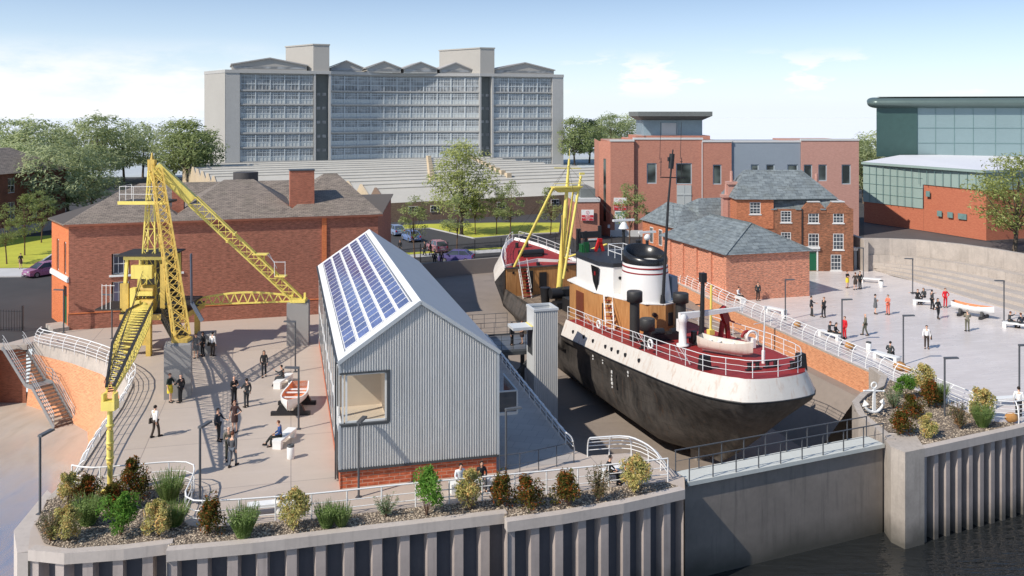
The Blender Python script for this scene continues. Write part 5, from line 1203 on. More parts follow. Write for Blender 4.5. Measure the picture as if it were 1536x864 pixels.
for px,py,sc,lab in ((1196,491,.3,'golden boulder behind the railing near the empty bench'),(1274,524,.36,'golden boulder between the railing and the bench with the couple'),(1349,556,.42,'largest golden boulder beside the lamp post at the railing'),(1361,558,.26,'small golden boulder leaning against the largest one'),(1517,634,.36,'golden boulder in the bottom right corner at the railing')):
    p=G(px,py);mb=MB().ico((0,0,sc*.55),sc,sub=2,sc=(1,.85,.8),jit=.13,rng=rng)
    o=S('boulder',mb,m_rock,lab,'boulder','golden boulders along the railing');o.location=(p.x,p.y,-.02)
# ------------------------------------------------------------------ display lifeboats
m_org=M('orange paint',srgb(226,140,92),.5,var=.06,scale=3)
m_wh2=M('rusty white paint',srgb(226,218,204),.5,var=.06,scale=1.5,streak=.35,stain=srgb(176,120,70))
def boat(name,label,loc,rz,Lb,Wb,Hb,mh,mi_,transom=True,cradle=True,group=None,z0=.38):
    o=T(name,label,'boat',loc,rz,group)
    N=12;out=[];inn=[]
    for i in range(N+1):
        t=i/N;x_=(t-.5)*Lb
        wv=(math.sin(math.pi*min(1,(t if not transom else .12+.88*t))**.8)) if not transom else (1-max(0,(t-.45)/.55)**2.2)*(.72+.28*min(1,t/.35))
        if transom: wv=max(wv,.02)
        else: wv=max(math.sin(math.pi*t)**.6,.02)
        sh=.18*abs(2*t-1)**2.2;k=.28*(max(0,(t-.7)/.3))**2*Hb
        def sec(s_,zb): 
            hw=Wb/2*wv*s_;zt_=Hb+sh
            return [(x_,-hw,zt_),(x_,-hw*.97,zb+(zt_-zb)*.55),(x_,-hw*.6,zb+(zt_-zb)*.15),(x_,0,zb),(x_,hw*.6,zb+(zt_-zb)*.15),(x_,hw*.97,zb+(zt_-zb)*.55),(x_,hw,zt_)]
        out.append([(a,b,c+z0) for a,b,c in sec(1,k)]);inn.append([(a,b,c+z0) for a,b,c in sec(.88,k+.1)])
    mb=MB().loft(out,closed=False,sm=True)
    for i in range(N):
        for s_ in (0,6):mb.poly([out[i][s_],out[i+1][s_],inn[i+1][s_],inn[i][s_]])
    mb.poly(out[0]);P('hull',mb,mh,o)
    P('interior',MB().loft([r for r in inn],closed=False,sm=True).poly(inn[0]),mi_,o)
    for t in (.2,.4,.6,.78):
        r=inn[int(t*N)];P('thwart',MB().bx(r[0][0]-.1,r[0][0]+.1,r[1][1]*.97,r[5][1]*.97,z0+Hb*.72,z0+Hb*.78),m_white,o)
    P('keel',MB().bx(-Lb*.45,Lb*.3,-.03,.03,z0-.06,z0+.02),mh,o)
    if cradle:
        for t in (-.27,.25):
            P('cradle',MB().bx(t*Lb-.12,t*Lb+.12,-Wb*.75,Wb*.75,0,.22).hexa([(t*Lb-.1,-Wb*.55,.22),(t*Lb+.1,-Wb*.55,.22),(t*Lb+.1,-.1,.22),(t*Lb-.1,-.1,.22),(t*Lb-.1,-Wb*.42,.62),(t*Lb+.1,-Wb*.42,.62),(t*Lb+.1,-Wb*.36,.62),(t*Lb-.1,-Wb*.36,.62)]).hexa([(t*Lb-.1,.1,.22),(t*Lb+.1,.1,.22),(t*Lb+.1,Wb*.55,.22),(t*Lb-.1,Wb*.55,.22),(t*Lb-.1,Wb*.36,.62),(t*Lb+.1,Wb*.36,.62),(t*Lb+.1,Wb*.42,.62),(t*Lb-.1,Wb*.42,.62)]),m_black,o)
    return o
p=G(437,620);boat('lifeboat','open white lifeboat with orange interior on black chocks on the left plaza',(p.x,p.y+.6,0),R(-88),3.6,1.5,.62,m_white,m_org,True)
p=G(1459,475);boat('lifeboat','white lifeboat with orange rim on black chocks on the right plaza',(p.x+.05,p.y,0),R(-48),3.4,1.15,.6,m_white,m_org,True)
# ------------------------------------------------------------------ anchor
p=G(1311,622);an_=T('anchor','big white stocked anchor standing at the corner of the dock mouth','anchor',(p.x,p.y,0.05),R(12))
P('shank',MB().hexa([(-.1,-.06,.15),(.1,-.06,.15),(.1,.06,.15),(-.1,.06,.15),(-.06,-.05,1.5),(.06,-.05,1.5),(.06,.05,1.5),(-.06,.05,1.5)]),m_white,an_)
P('stock',MB().tube([(-.62,0,1.38),(0,0,1.33),(.62,0,1.28)],[.045,.06,.045],8).ico((-.64,0,1.38),.07).ico((.64,0,1.28),.07),m_white,an_)
P('ring',MB().tube([(.17*math.cos(2*math.pi*k/14),0,1.66+.17*math.sin(2*math.pi*k/14)) for k in range(14)],.045,6,closed=True),m_white,an_)
P('arm',MB().tube([(.62*math.sin(a),0,.72-.62*math.cos(a)) for a in [R(-82+164*k/12) for k in range(13)]],[.05+.05*math.sin(math.pi*k/12) for k in range(13)],8).add([(0,-.07,-.02),(.2,0,.22),(0,.07,-.02),(-.2,0,.22)],[(0,1,2),(0,2,3)]),m_white,an_)
for s_ in (-1,1):P('fluke',MB().add([(s_*.72,-.04,.48),(s_*.42,-.16,.62),(s_*.62,0,.86),(s_*.42,.16,.62),(s_*.74,.04,.48),(s_*.55,0,.55)],[(0,1,5),(1,2,5),(2,3,5),(3,4,5),(0,2,1),(4,3,2),(0,4,2)]),m_white,an_)
P('plinth',MB().cyl((.1,.35),.95,.95,-.04,.02,20),m_black,an_)
# ------------------------------------------------------------------ the trawler in the dry dock
SR=math.asin(.33)
sh=T('trawler','large black and white steam trawler with black topped funnel standing in the dry dock','ship',(15.0,52.2,0),SR)
SI=WM[sh.name].inverted()
def SL(px,py,z): return SI@G(px,py,z)
m_hull,t=mk('black hull');g=t.n('ShaderNodeNewGeometry')
a=t.noise(t.map(g.outputs['Position'],(1.2,1.2,.35)),1.2,7,.7);b=t.noise(g.outputs['Position'],.35,5,.6)
c=t.mix(t.ramp(a,.36,.70),(.022,.02,.019),(.12,.105,.092));c=t.mix(t.math('MULTIPLY',t.ramp(b,.45,.7),.55),c,(.15,.13,.115))
uv,_p=t.wall();bk=t.n('ShaderNodeTexBrick');bk.inputs['Scale'].default_value=1;bk.inputs['Brick Width'].default_value=4.2;bk.inputs['Row Height'].default_value=1.15;bk.inputs['Mortar Size'].default_value=.025;t.l(uv,bk.inputs[0])
c=t.mix(t.math('MULTIPLY',bk.outputs['Fac'],.35),c,(.012,.011,.01))
ru=t.noise(t.map(g.outputs['Position'],(1.6,1.6,.12)),1.7,5,.65);c=t.mix(t.math('MULTIPLY',t.ramp(ru,.58,.74),.55),c,(.16,.085,.045))
t.bsdf(c,.62,0,a,.3,.04)
m_strake=M('sheer white',srgb(226,220,212),.45,var=.06,scale=.8,streak=.5,stain=srgb(186,140,104),bump=.1,bscale=2)
m_deckr=M('deck red',srgb(148,42,40),.6,var=.1,scale=.8,stain=srgb(110,36,34))
m_redp=M('red oxide paint',srgb(140,26,30),.5,var=.15,scale=2)
m_wood,t=mk('grained deckhouse wood');uv,pos=t.wall()
wv=t.noise(t.map(uv,(5.5,.35,1)),2.2,5,.6)
c=t.mix(t.ramp(wv,.3,.7),srgb(166,112,62),srgb(206,154,98));c=t.mix(t.math('MULTIPLY',t.ramp(t.noise(pos,.8,4),.45,.75),.4),c,srgb(150,100,58))
bk=t.n('ShaderNodeTexBrick');bk.offset=0;bk.inputs['Scale'].default_value=1;bk.inputs['Brick Width'].default_value=.62;bk.inputs['Row Height'].default_value=40;bk.inputs['Mortar Size'].default_value=.012
bk.inputs['Color1'].default_value=(1,1,1,1);bk.inputs['Color2'].default_value=(.94,.94,.94,1);bk.inputs['Mortar'].default_value=(.6,.55,.5,1);t.l(uv,bk.inputs[0])
t.bsdf(t.mix(1.0,c,bk.outputs[0],'MULTIPLY'),.55)
m_plank,t=mk('weathered deck planks');g=t.n('ShaderNodeNewGeometry');v=t.map(g.outputs['Position'],(1,1,1),(0,0,R(70)))
bk=t.n('ShaderNodeTexBrick');bk.inputs['Scale'].default_value=1;bk.inputs['Brick Width'].default_value=3;bk.inputs['Row Height'].default_value=.22;bk.inputs['Mortar Size'].default_value=.02
bk.inputs['Color1'].default_value=(*srgb(150,132,112),1);bk.inputs['Color2'].default_value=(*srgb(122,106,90),1);bk.inputs['Mortar'].default_value=(*srgb(70,60,52),1);t.l(v,bk.inputs[0])
t.bsdf(t.mix(t.math('MULTIPLY',t.ramp(t.noise(g.outputs['Position'],1,5),.4,.7),.5),bk.outputs[0],srgb(96,80,68)),.8)
m_wht=M('ship white',srgb(232,230,226),.4,var=.03,scale=1,streak=.08,stain=srgb(200,190,176))
def tab(T_,y):
    for (a,va),(b,vb) in zip(T_,T_[1:]):
        if y<=b:
            k=(y-a)/(b-a);k=max(0,k);return va+(vb-va)*k
    return T_[-1][1]
BW=[(-.5,2.3),(0,2.75),(1,3.25),(2,3.55),(5,3.95),(10,4.1),(20,4.2),(30,4.2),(36,4.0),(39,3.3),(41.5,2.35),(43.5,1.2),(44.8,.08)]
ZD=[(-.5,2.3),(5,2.05),(13,1.55),(20.5,1.2),(20.6,.45),(28,.35),(35.9,.7),(36,2.65),(44.8,4.1)]
ys=[-.5,-.2,.3,1,2,3.5,5,7,9,11,13,15,17,19,20.5,20.6,23,26,29,32,34,35.9,36,37.5,39,40.5,42,43.3,44.2,44.8]
# station outline: half-breadth factor and longitudinal shift for the rounded stern and raked bow
def stat(y):
    b=tab(BW,y);zd=tab(ZD,y)
    mid=min(1,max(0,(y+.5)/9));bowk=max(0,(y-33)/12)
    kz=zd-1.25;fl_=.42*(1-bowk)+(.75*min(1,(44.8-y)/4) if y>=36 else 0)
    lv=[(zd,1.0,0),(zd-.02,1.0,0),(kz+.1,1+fl_/max(b,1.2),-.35*(1-mid)),(kz,1+fl_/max(b,1.2),-.35*(1-mid)),(kz-.35,1+fl_*.8/max(b,1.2),-.2*(1-mid)),(-.6,.98*(.72+.28*mid)*(1-.35*bowk),1.0*(1-mid)),(-2.2,.95*(.42+.58*mid)*(1-.6*bowk),2.6*(1-mid)),(-3.6,.82*(.22+.78*mid)*(1-.8*bowk),4.3*(1-mid)),(-4.5,.55*(.1+.9*mid)*(1-.9*bowk),5.6*(1-mid)),(-4.85,.05,6.2*(1-mid))]
    lv=[(min(z,kz-.36-.01*i) if i>=5 and kz-.36<z else z,f_,s_) for i,(z,f_,s_) in enumerate(lv)]
    R_=[]
    for z,f_,s_ in lv: R_.append((b*f_,y+s_-bowk*max(0,(zd-z))*.33,z))
    return R_
ST_=[stat(y) for y in ys]
# stern cap: close the rounded end smoothly
def cap(st):
    c=[]
    for k in (1,.9,.72,.5,.25,.0): c.append([(p[0]*k,p[1]-.75*math.sqrt(max(0,1-k*k))*1.0,p[2]) for p in st])
    return c
hb=MB();sb_=MB();sf_=MB()
capst=cap(ST_[0])[::-1]
ALL=capst+ST_[1:]
for sgn in (1,-1):
    rings=[[(p[0]*sgn,p[1],p[2]) for p in st[3:]] for st in ALL]
    if sgn<0:rings=[r[::-1] for r in rings]
    hb.loft(rings,closed=False,sm=True)
    rings=[[(p[0]*sgn,p[1],p[2]) for p in st[:4]] for st in ALL]
    if sgn<0:rings=[r[::-1] for r in rings]
    # the white strake runs round the stern as far as the break, and again around the forecastle
    i0=[i for i,y in enumerate(ys) if y==20.5][0]+len(capst)-1;j0=[i for i,y in enumerate(ys) if y==36][0]+len(capst)-1
    sb_.loft(rings[:i0+1],closed=False,sm=True);sf_.loft(rings[j0:],closed=False,sm=True);hb.loft(rings[i0:j0+1],closed=False,sm=False)
P('hull',hb,m_hull,sh);P('sheer_strake',sb_,m_strake,sh,label='white band around the upper hull');P('bow_strake',sf_,m_strake,sh)
rub=MB()
for sgn in (1,-1):
    rub.tube([(st[3][0]*sgn,st[3][1],st[3][2]) for st in ALL[:i0+1]],.06,5)
P('rubbing_strake',rub,m_black,sh)
def edge(y0,y1,inset=0,dz=0):
    o=[]
    for st,y in zip(ALL,[-9]*len(capst)+ys[1:]):
        if y0<=y<=y1:o.append((max(0,st[0][0]-inset),st[0][1]+(inset if y<1 else 0),st[0][2]+dz))
    return o
def deck(y0,y1,mat,name,dz=-.06,ztop=None):
    e_=edge(y0,y1);mb=MB()
    for a,b in zip(e_,e_[1:]):
        za,zb=(a[2]+dz,b[2]+dz)
        mb.poly([(-a[0],a[1],za),(a[0],a[1],za),(b[0],b[1],zb),(-b[0],b[1],zb)])
    return P(name,mb,mat,sh)
deck(-9,20.5,m_deckr,'aft_deck')
deck(36,44.8,m_deckr,'forecastle_deck',-.08)
P('well_deck',MB().poly([(-4.1,20.55,-.1),(4.1,20.55,-.1),(4.0,36,-.05),(-4.0,36,-.05)]),m_plank,sh)
P('bulwark',MB().poly([(-4.05,20.6,-.1),(-3.95,36,-.05),(-3.95,36,.7),(-4.05,20.6,.45)]).poly([(4.05,20.6,-.1),(4.05,20.6,.45),(3.95,36,.7),(3.95,36,-.05)]).poly([(-4.2,20.52,-.4),(4.2,20.52,-.4),(4.2,20.52,1.14),(-4.2,20.52,1.14)]),m_hull,sh)
# portholes along the white band
m_port=M('porthole glass',(.015,.016,.02),.15,var=.2)
for px,py in ((860,498),(876,509),(890,515.5),(908,525.5),(917.5,529),(927.5,534),(938,538),(958.5,546)):
    best=None
    for i in range(0,200):
        y=1+18*i/200;zd=tab(ZD,y);x=-(tab(BW,y)+.23);z=zd-.62
        w_=WM[sh.name]@Vector((x,y,z));e=abs(CX+F*w_.x/w_.y-px)
        if best is None or e<best[0]:best=(e,x,y,z)
    _,x,y,z=best
    P('porthole',MB().tube([(-.05,0,0),(.06,0,0)],.15,12),m_port,sh,loc=(x,y,z))
for px,py in ((888,535),(903,541),(916,560),(916.5,571),(917,577),(941,560)):
    for i in range(0,200):
        y=1+18*i/200;x=-(tab(BW,y)+.28);w_=WM[sh.name]@Vector((x,y,-.2))
        if abs(CX+F*w_.x/w_.y-px)<2.5:break
    P('draught_mark',MB().bx(-.06,-.02,-.08,.08,-.1,.1).bx(-.06,-.02,-.05,.05,-.32,-.2),m_wht,sh,loc=(x,y,H-w_.y*(py-HY)/F+.1))
# rails around the aft deck
def ship_rail(path,h,step,name='rail'):
    # path: 3-D points
    pts=[Vector(p) for p in path];L=[0]
    for a,b in zip(pts,pts[1:]):L.append(L[-1]+(b-a).length)
    n=max(1,round(L[-1]/step));me_=MB().tube([(0,0,0),(0,0,h)],.028,5).mesh('stanchion',m_rail)
    for k in range(n+1):
        s_=L[-1]*k/n;i=0
        while i<len(L)-2 and s_>L[i+1]:i+=1
        p=pts[i].lerp(pts[i+1],(s_-L[i])/max(1e-6,L[i+1]-L[i]));P('stanchion',None,None,sh,me=me_,loc=p)
    for k,r in ((1,.028),(.66,.016),(.33,.016)): P('guard_rail',MB().tube([p+Vector((0,0,h*k)) for p in pts],r,5),m_rail,sh)
ed=edge(-9,20.5,.16)
port=[(-x,y,z) for x,y,z in ed][::-1];star=[(x,y,z) for x,y,z in ed]
ship_rail(port+star[1:],1.0,1.55)
for y in (17.2,8.8,3.9):
    x=-(tab(BW,y)-.45);z=tab(ZD,y)
    P('rail_stay',MB().bar((x-.3,y-.5,z+1),(x+.2,y-.5,z),.03).bar((x-.3,y,z+1),(x+.3,y-.4,z),.03).bar((x-.3,y+.5,z+1),(x+.2,y+.5,z),.03),m_rail,sh)
def lifering(y):
    x=-(tab(BW,y)-.25);z=tab(ZD,y)+.55;n=12
    P('lifebuoy',MB().tube([(x,y+.28*math.cos(2*math.pi*k/n),z+.28*math.sin(2*math.pi*k/n)) for k in range(n)],.075,6,closed=True),m_wht,sh)
for y in (15.0,7.3): lifering(y)
# deckhouse, bridge, funnel
DH=[(.3,12.6),(1.3,12.9),(2.0,14.0),(2.35,16.2),(2.75,18.4),(2.75,23.6),(1.6,24.6),(-1.6,24.6),(-2.75,23.6),(-2.75,18.4),(-2.2,16.3),(-1.6,14.4),(-1.0,13.2)]
dh=P('deckhouse',MB().prism(smooth(DH+DH[:1],1)[:-1],-.1,3.62),m_wood,sh)
P('doorway',MB().bx(-2.82,-2.7,20.3,21.7,1.1,3.2),M('deckhouse shadow wood',srgb(112,58,36),.6),dh)
P('doorway',MB().bx(-2.5,-2.28,17.3,18.0,1.2,3.0),m_black,dh)
P('doorway',MB().cbx((.75,12.7,2.55),(.42,.1,.95),R(15)),m_black,dh)
for x,y in ((-.45,12.88),(1.85,13.9)): P('porthole',MB().tube([(x,y+.1,2.9),(x,y-.1,2.9)],.17,12),m_port,dh)
P('house_top',MB().prism([(x*1.01,12+(y-12)*1.005-.03) for x,y in DH],3.62,3.7),m_wht,sh)
BR=[(-1.75,17.0),(-.6,17.0),(-.6,17.9),(.4,17.9),(.4,17.2),(2.0,17.2),(2.45,18.5),(2.45,22.4),(1.4,24.2),(-1.4,24.2),(-2.45,22.4),(-2.45,18.2)]
br=P('bridge',MB().prism(BR,[3.2 if p[0]<0 else 3.7 for p in BR],5.75),m_wht,sh)
P('bridge_roof',MB().prism([(x*1.03,20+(y-20)*1.02) for x,y in BR],5.75,6.05),M('bridge top blue black',(.022,.026,.034),.6),br)
P('name_shield',MB().add([(-2.5,18.0,5.6),(-2.5,19.5,5.6),(-2.5,19.1,4.4),(-2.5,18.5,3.7),(-2.5,18.1,4.4)],[(0,1,2,3,4),(4,3,2,1,0)]),m_black,br)
P('shield_mark',MB().bx(-2.53,-2.51,18.6,18.85,4.9,5.2),m_redp,br)
for x,y in ((-1.2,16.98),(1.2,17.18)): P('porthole',MB().tube([(x,y+.05,4.9),(x,y-.05,4.9)],.13,10),m_port,br)
cage=MB()
cp_=[(-.55,18.0),(.75,18.0),(.75,20.4),(-.55,20.4)]
for z in (6.5,7.0):
    for a,b in zip(cp_,cp_[1:]+cp_[:1]):cage.bar((*a,z),(*b,z),.045)
for a in cp_+[(.1,18.0),(.75,19.2),(-.55,19.2)]:cage.bar((*a,6.0),(*a,7.0),.045)
P('bridge_rail',cage,m_rail,sh)
fn=[]
for z,rx,ry,dy,tl in ((3.7,1.86,2.1,0,0),(4.6,1.76,2.0,.05,0),(6.25,1.62,1.85,.12,.02),(6.4,1.6,1.84,.12,.04)):
    fn.append([(rx*math.cos(2*math.pi*k/32),15.1+dy+ry*math.sin(2*math.pi*k/32),z+tl*math.sin(2*math.pi*k/32)) for k in range(32)])
fu=P('funnel',MB().loft(fn,sm=True),m_wht,sh)
tp=[]
for z,rx,ry,tl in ((6.35,1.63,1.88,.02),(6.7,1.66,1.9,.12),(7.0,1.6,1.84,.28),(7.15,1.48,1.74,.36),(7.1,1.36,1.6,.36),(6.3,1.3,1.55,.2)):
    tp.append([(rx*math.cos(2*math.pi*k/32),15.24+ry*math.sin(2*math.pi*k/32),z+tl*math.sin(2*math.pi*k/32)) for k in range(32)])
P('funnel_top',MB().loft(tp,sm=True),M('funnel black',(.016,.016,.017),.28,var=.25,scale=2),fu)
for z,rx,ry in ((5.72,1.655,1.885),(6.1,1.635,1.865)):
    P('funnel_ring',MB().loft([[(rx*math.cos(2*math.pi*k/32)*q,15.2+ry*math.sin(2*math.pi*k/32)*q,z+dz) for k in range(32)] for q,dz in ((1.0,-.06),(1.012,-.05),(1.012,.05),(1.0,.06))],sm=True),m_redp,fu)
P('funnel_locker',MB().bx(1.75,2.2,14.2,15.4,3.7,5.3),m_gp,sh)
# bridge ladder
ld=MB()
lb_,lt_=SL(918,487,1.5),Vector((-2.0,17.0,3.7))
lb_=Vector((-2.95,15.1,1.45));lt_=Vector((-2.3,16.9,3.75))
for s_ in (-.3,.3):
    off=Vector((.55,-.3,0)).normalized()*s_;ld.bar(lb_+off,lt_+off,.06,.1)
    ld.bar(lb_+off+Vector((0,0,.7)),lt_+off+Vector((0,0,.8)),.03)
la=P('ladder',ld,m_wht,sh)
for k in range(9):
    p=lb_.lerp(lt_,(k+.5)/9);off=Vector((.55,-.3,0)).normalized()*.3;P('rung',MB().bar(p-off,p+off,.16,.04),m_redp if k%2 else m_wht,la)
# things standing on the decks
def vent(px,py,z,h,r,rh,hh,nm='ventilator'):
    p=SL(px,py,z);o=P(nm,MB().cyl((p.x,p.y),r,r*.95,z-.15,z+h-hh,14),M('charcoal paint',(.035,.034,.033),.55,var=.2),sh)
    P('ventilator_cap',MB().lathe((p.x,p.y,z+h-hh),[(r,0),(rh,.04),(rh,hh-.06),(rh*.9,hh)],16),MC['charcoal paint'],o)
vent(952,507,1.75,3.3,.36,.55,.78);vent(1021,495,1.75,2.7,.4,.58,.72);vent(971,516,1.8,1.75,.28,.52,.85)
p=SL(1000,507,1.75);P('winch',MB().bx(p.x-1.6,p.x+1.4,p.y-.3,p.y+.5,1.6,2.1).tube([(p.x-1.3,p.y,2.2),(p.x-.3,p.y,2.2)],.3,10).tube([(p.x+.3,p.y,2.15),(p.x+1.4,p.y,2.15)],.26,10),m_black,sh)
# white deck crane
p=SL(1024,517,1.95);z=1.9
ck=P('deck_crane',MB().lathe((p.x,p.y,z),[(.42,0),(.42,.1),(.26,.12),(.24,1.5),(.3,1.6),(.28,2.05),(.15,2.15)],12).bx(p.x-.2,p.x+.3,p.y+.1,p.y+.5,z+.9,z+1.7),m_wht,sh)
e_=SL(1093,455,4.1)
P('boom',MB().hexa([(p.x-.25,p.y-.16,z+1.75),(e_.x,p.y-.09,z+2.05),(e_.x,p.y+.09,z+2.05),(p.x-.25,p.y+.16,z+1.75),(p.x-.25,p.y-.16,z+2.2),(e_.x,p.y-.09,z+2.25),(e_.x,p.y+.09,z+2.25),(p.x-.25,p.y+.16,z+2.2)]).cbx((e_.x,p.y,z+2.1),(.16,.24,.3)),m_wht,ck)
# red davit
p=SL(1087,507,2.0);P('davit',MB().bar((p.x-.35,p.y,1.95),(p.x-.15,p.y,3.2),.26,.26).bar((p.x+.3,p.y,1.95),(p.x+.15,p.y,3.2),.26,.26).bar((p.x+.15,p.y-.05,3.1),(p.x-.35,p.y-.2,4.15),.3,.55).bar((p.x+.1,p.y-.1,3.3),(p.x+.7,p.y-.1,3.05),.12),m_redp,sh)
# black lantern mast and yellow pole
p=SL(1052,514,2.0);o=P('lantern_mast',MB().tube([(p.x,p.y,1.9),(p.x+.12,p.y,6.2)],[.2,.13],8).bar((p.x-.4,p.y,1.9),(p.x+.03,p.y,3.0),.16).bar((p.x-.45,p.y,4.6),(p.x+.1,p.y,4.6),.06),m_black,sh);P('lantern',MB().cbx((p.x+.12,p.y,6.4),(.4,.4,.62)),m_black,o)
p=SL(1066,500,2.0);P('yellow_pole',MB().tube([(p.x,p.y,1.95),(p.x+.05,p.y,5.4)],.09,8).cbx((p.x,p.y,2.1),(.4,.4,.35)),m_yel,sh)
# thin white stern mast with a cross-arm
p=SL(1145,543,2.2);P('stern_mast',MB().tube([(p.x,p.y,2.1),(p.x,p.y,2.9)],.11,8).tube([(p.x,p.y,2.8),(p.x+.12,p.y,5.5)],[.06,.045],6).tube([(p.x-.85,p.y-.25,4.65),(p.x+1.0,p.y+.3,4.65)],.025,5).cbx((p.x+.12,p.y,5.55),(.18,.18,.16)),m_wht,sh)
for px,py,w_,h_ in ((1057,552,.72,.75),(1201,551,.62,.85)):
    p=SL(px,py,2.2);w2_=w_/2;P('cable_box',MB().hexa([(p.x-w2_,p.y-.25,2.05),(p.x+w2_,p.y-.25,2.05),(p.x+w2_,p.y+.25,2.05),(p.x-w2_,p.y+.25,2.05),(p.x-w2_*.75,p.y-.2,2.2+h_),(p.x+w2_*.75,p.y-.2,2.2+h_),(p.x+w2_*.75,p.y+.2,2.2+h_),(p.x-w2_*.75,p.y+.2,2.2+h_)]),m_black,sh)
for px,py in ((1130,556),(1157,552),(1194,554),(936,517)):
    p=SL(px,py,2.15);p.x=max(p.x,-(tab(BW,p.y)-.75));zz=tab(ZD,p.y)-.08
    P('bollard',MB().bx(p.x-.5,p.x+.5,p.y-.12,p.y+.12,zz,zz+.1).cyl((p.x-.28,p.y),.12,.12,zz+.1,zz+.42,8).cyl((p.x+.28,p.y),.12,.12,zz+.1,zz+.42,8).bx(p.x-.44,p.x+.44,p.y-.04,p.y+.04,zz+.42,zz+.5),m_black,sh)
p=SL(1046,512,2.0);P('deck_locker',MB().bx(p.x-.5,p.x+.3,p.y-.25,p.y+.3,1.9,2.25).bx(p.x-.5,p.x-.2,p.y-.3,p.y,2.2,2.75),m_black,sh)
p=SL(1128,518,2.1);n=12
P('hose_reel',MB().tube([(p.x+.4*math.cos(2*math.pi*k/n),p.y,2.65+.4*math.sin(2*math.pi*k/n)) for k in range(n)],.09,6,closed=True).bx(p.x-.1,p.x+.1,p.y-.3,p.y+.3,2.0,2.6),m_wht,sh);P('reel_cover',MB().tube([(p.x-.3+.38*math.cos(R(60+20*k)),p.y+.12,2.65+.38*math.sin(R(60+20*k))) for k in range(7)],.1,6),m_redp,sh)
# masts forward
p=Vector((.2,12.85,3.65));P('radio_mast',MB().tube([p,p+Vector((.55,.2,7.2)),p+Vector((.95,.2,11.2))],[.13,.09,.05],7).tube([p+Vector((-.1,.2,9.2)),p+Vector((1.95,.2,9.1))],.04,5).tube([p+Vector((.78,.2,9.8)),p+Vector((.88,.2,10.9))],.2,8).cbx(p+Vector((.7,.2,10.5)),(.3,.2,.3)).cyl((p.x,p.y),.22,.15,3.6,4.3,10),m_black,sh)
for dx in (-.05,1.65):
    P('whip_aerial',MB().tube([p+Vector((dx,.2,9.3)),p+Vector((dx+.02,.2,10.6))],.03,4).tube([p+Vector((dx-.08,.2,10.5)),p+Vector((dx-.0,.2,13.2))],.02,4).bar(p+Vector((dx-.12,.2,10.3)),p+Vector((dx+.1,.2,10.3)),.04),m_black,sh)
for x,y,zt_,bw_,cone in ((.9,20.6,8.75,1.9,True),(2.3,19.2,7.9,1.5,False)):
    o=P('radar_post',MB().tube([(x,y,6.0),(x,y,zt_-.6)],.13,8).bar((x-.5,y,zt_-1.3),(x+.4,y,zt_-1.3),.05),m_black,sh)
    P('radome',MB().lathe((x,y,zt_-.6),[(.42,0),(.42,.06),(.2,.5),(.14,.55)] if cone else [(.1,0),(.25,.12),(.28,.3),(.18,.5),(.05,.55)],12),m_wht,o)
    P('radar_scanner',MB().bx(x-bw_/2,x+bw_/2,y-.1,y+.1,zt_+.0,zt_+.16),m_wht,o)
P('gallows',MB().bar((-.9,25.6,2.0),(-.9,25.6,7.6),.3,.3).bar((-.3,25.4,3.0),(-.3,25.4,7.4),.2,.2).bar((1.0,25.4,3.0),(1.0,25.4,7.8),.24,.24).bx(-.9,1.0,25.3,25.5,6.8,7.35).bx(-.6,.9,25.2,25.3,6.45,6.55),m_black,sh)
P('gallows_lettering',MB().bx(-.1,.8,25.22,25.29,6.62,6.74),m_wht,sh)
P('side_light',MB().bx(-1.9,-1.2,22.6,23.2,6.05,6.7).bx(-1.8,-1.3,22.5,22.6,6.05,6.9),M('green lamp box',(.012,.10,.03),.5),sh)
P('red_davit',MB().bar((-.6,22.8,6.05),(-.25,22.8,7.0),.22).bar((.1,22.8,6.05),(-.2,22.8,7.0),.22).cbx((-.2,22.8,6.95),(.35,.3,.3)),M('bright red paint',srgb(190,30,26),.5),sh)
P('searchlight',MB().cyl((1.0,18.2),.06,.06,6.0,7.1,6).cyl((1.0,18.2),.2,.24,7.1,7.55,10),m_black,sh)
FM=Vector((.1,32.6,.0))
fm=P('foremast',MB().tube([FM,FM+Vector((.6,0,7)),FM+Vector((1.1,0,13.2))],[.3,.23,.1],10),m_yel,sh)
P('mast_foot',MB().cyl((FM.x,FM.y),.36,.34,-.1,.9,10),m_black,fm)
P('crosstree',MB().bx(FM.x-.6,FM.x+2.3,32.1,33.1,10.55,10.65).hexa([(FM.x-.0,32.4,10.1),(FM.x+1.7,32.4,10.1),(FM.x+1.7,32.8,10.1),(FM.x,32.8,10.1),(FM.x-.6,32.2,10.55),(FM.x+2.3,32.2,10.55),(FM.x+2.3,33,10.55),(FM.x-.6,33,10.55)]).bar((FM.x-.6,32.15,10.95),(FM.x+2.3,32.15,10.95),.06),m_yel,fm)
P('yard',MB().bar(FM+Vector((-.4,0,12.4)),FM+Vector((2.3,0,12.3)),.09).tube([FM+Vector((1.1,0,13)),FM+Vector((1.15,0,14.2))],.03,4),m_yel,fm)
P('mast_leg',MB().tube([(FM.x-.55,32.6,10.5),SL(771,401,2.6)],.13,8),m_yel,fm)
P('mast_leg',MB().tube([(FM.x+2.3,32.6,11.6),(.15,31.5,2.2)],.13,8).cbx((FM.x+2.4,32.6,11.8),(.5,.2,.2)),m_yel,fm)
P('mast_leg',MB().tube([(FM.x+1.9,33.4,10.5),(2.3,36.6,2.6)],.1,8),m_yel,fm)
for q_ in ((-2.6,20,6),(2.6,20,6.1),(0,44.4,4.6),(-3.6,37,3.0),(3.6,37,3.0)): P('stay',MB().tube([FM+Vector((1.0,0,12.6)),q_],.014,4),m_oil,fm)
P('derrick_boom',MB().tube([(.6,32.5,3.9),(2.2,26.5,6.0)],.09,7),m_yel,fm)
P('mast_rungs',MB().bx(FM.x+.2,FM.x+.32,32.2,32.3,3,8),m_yelw,fm)
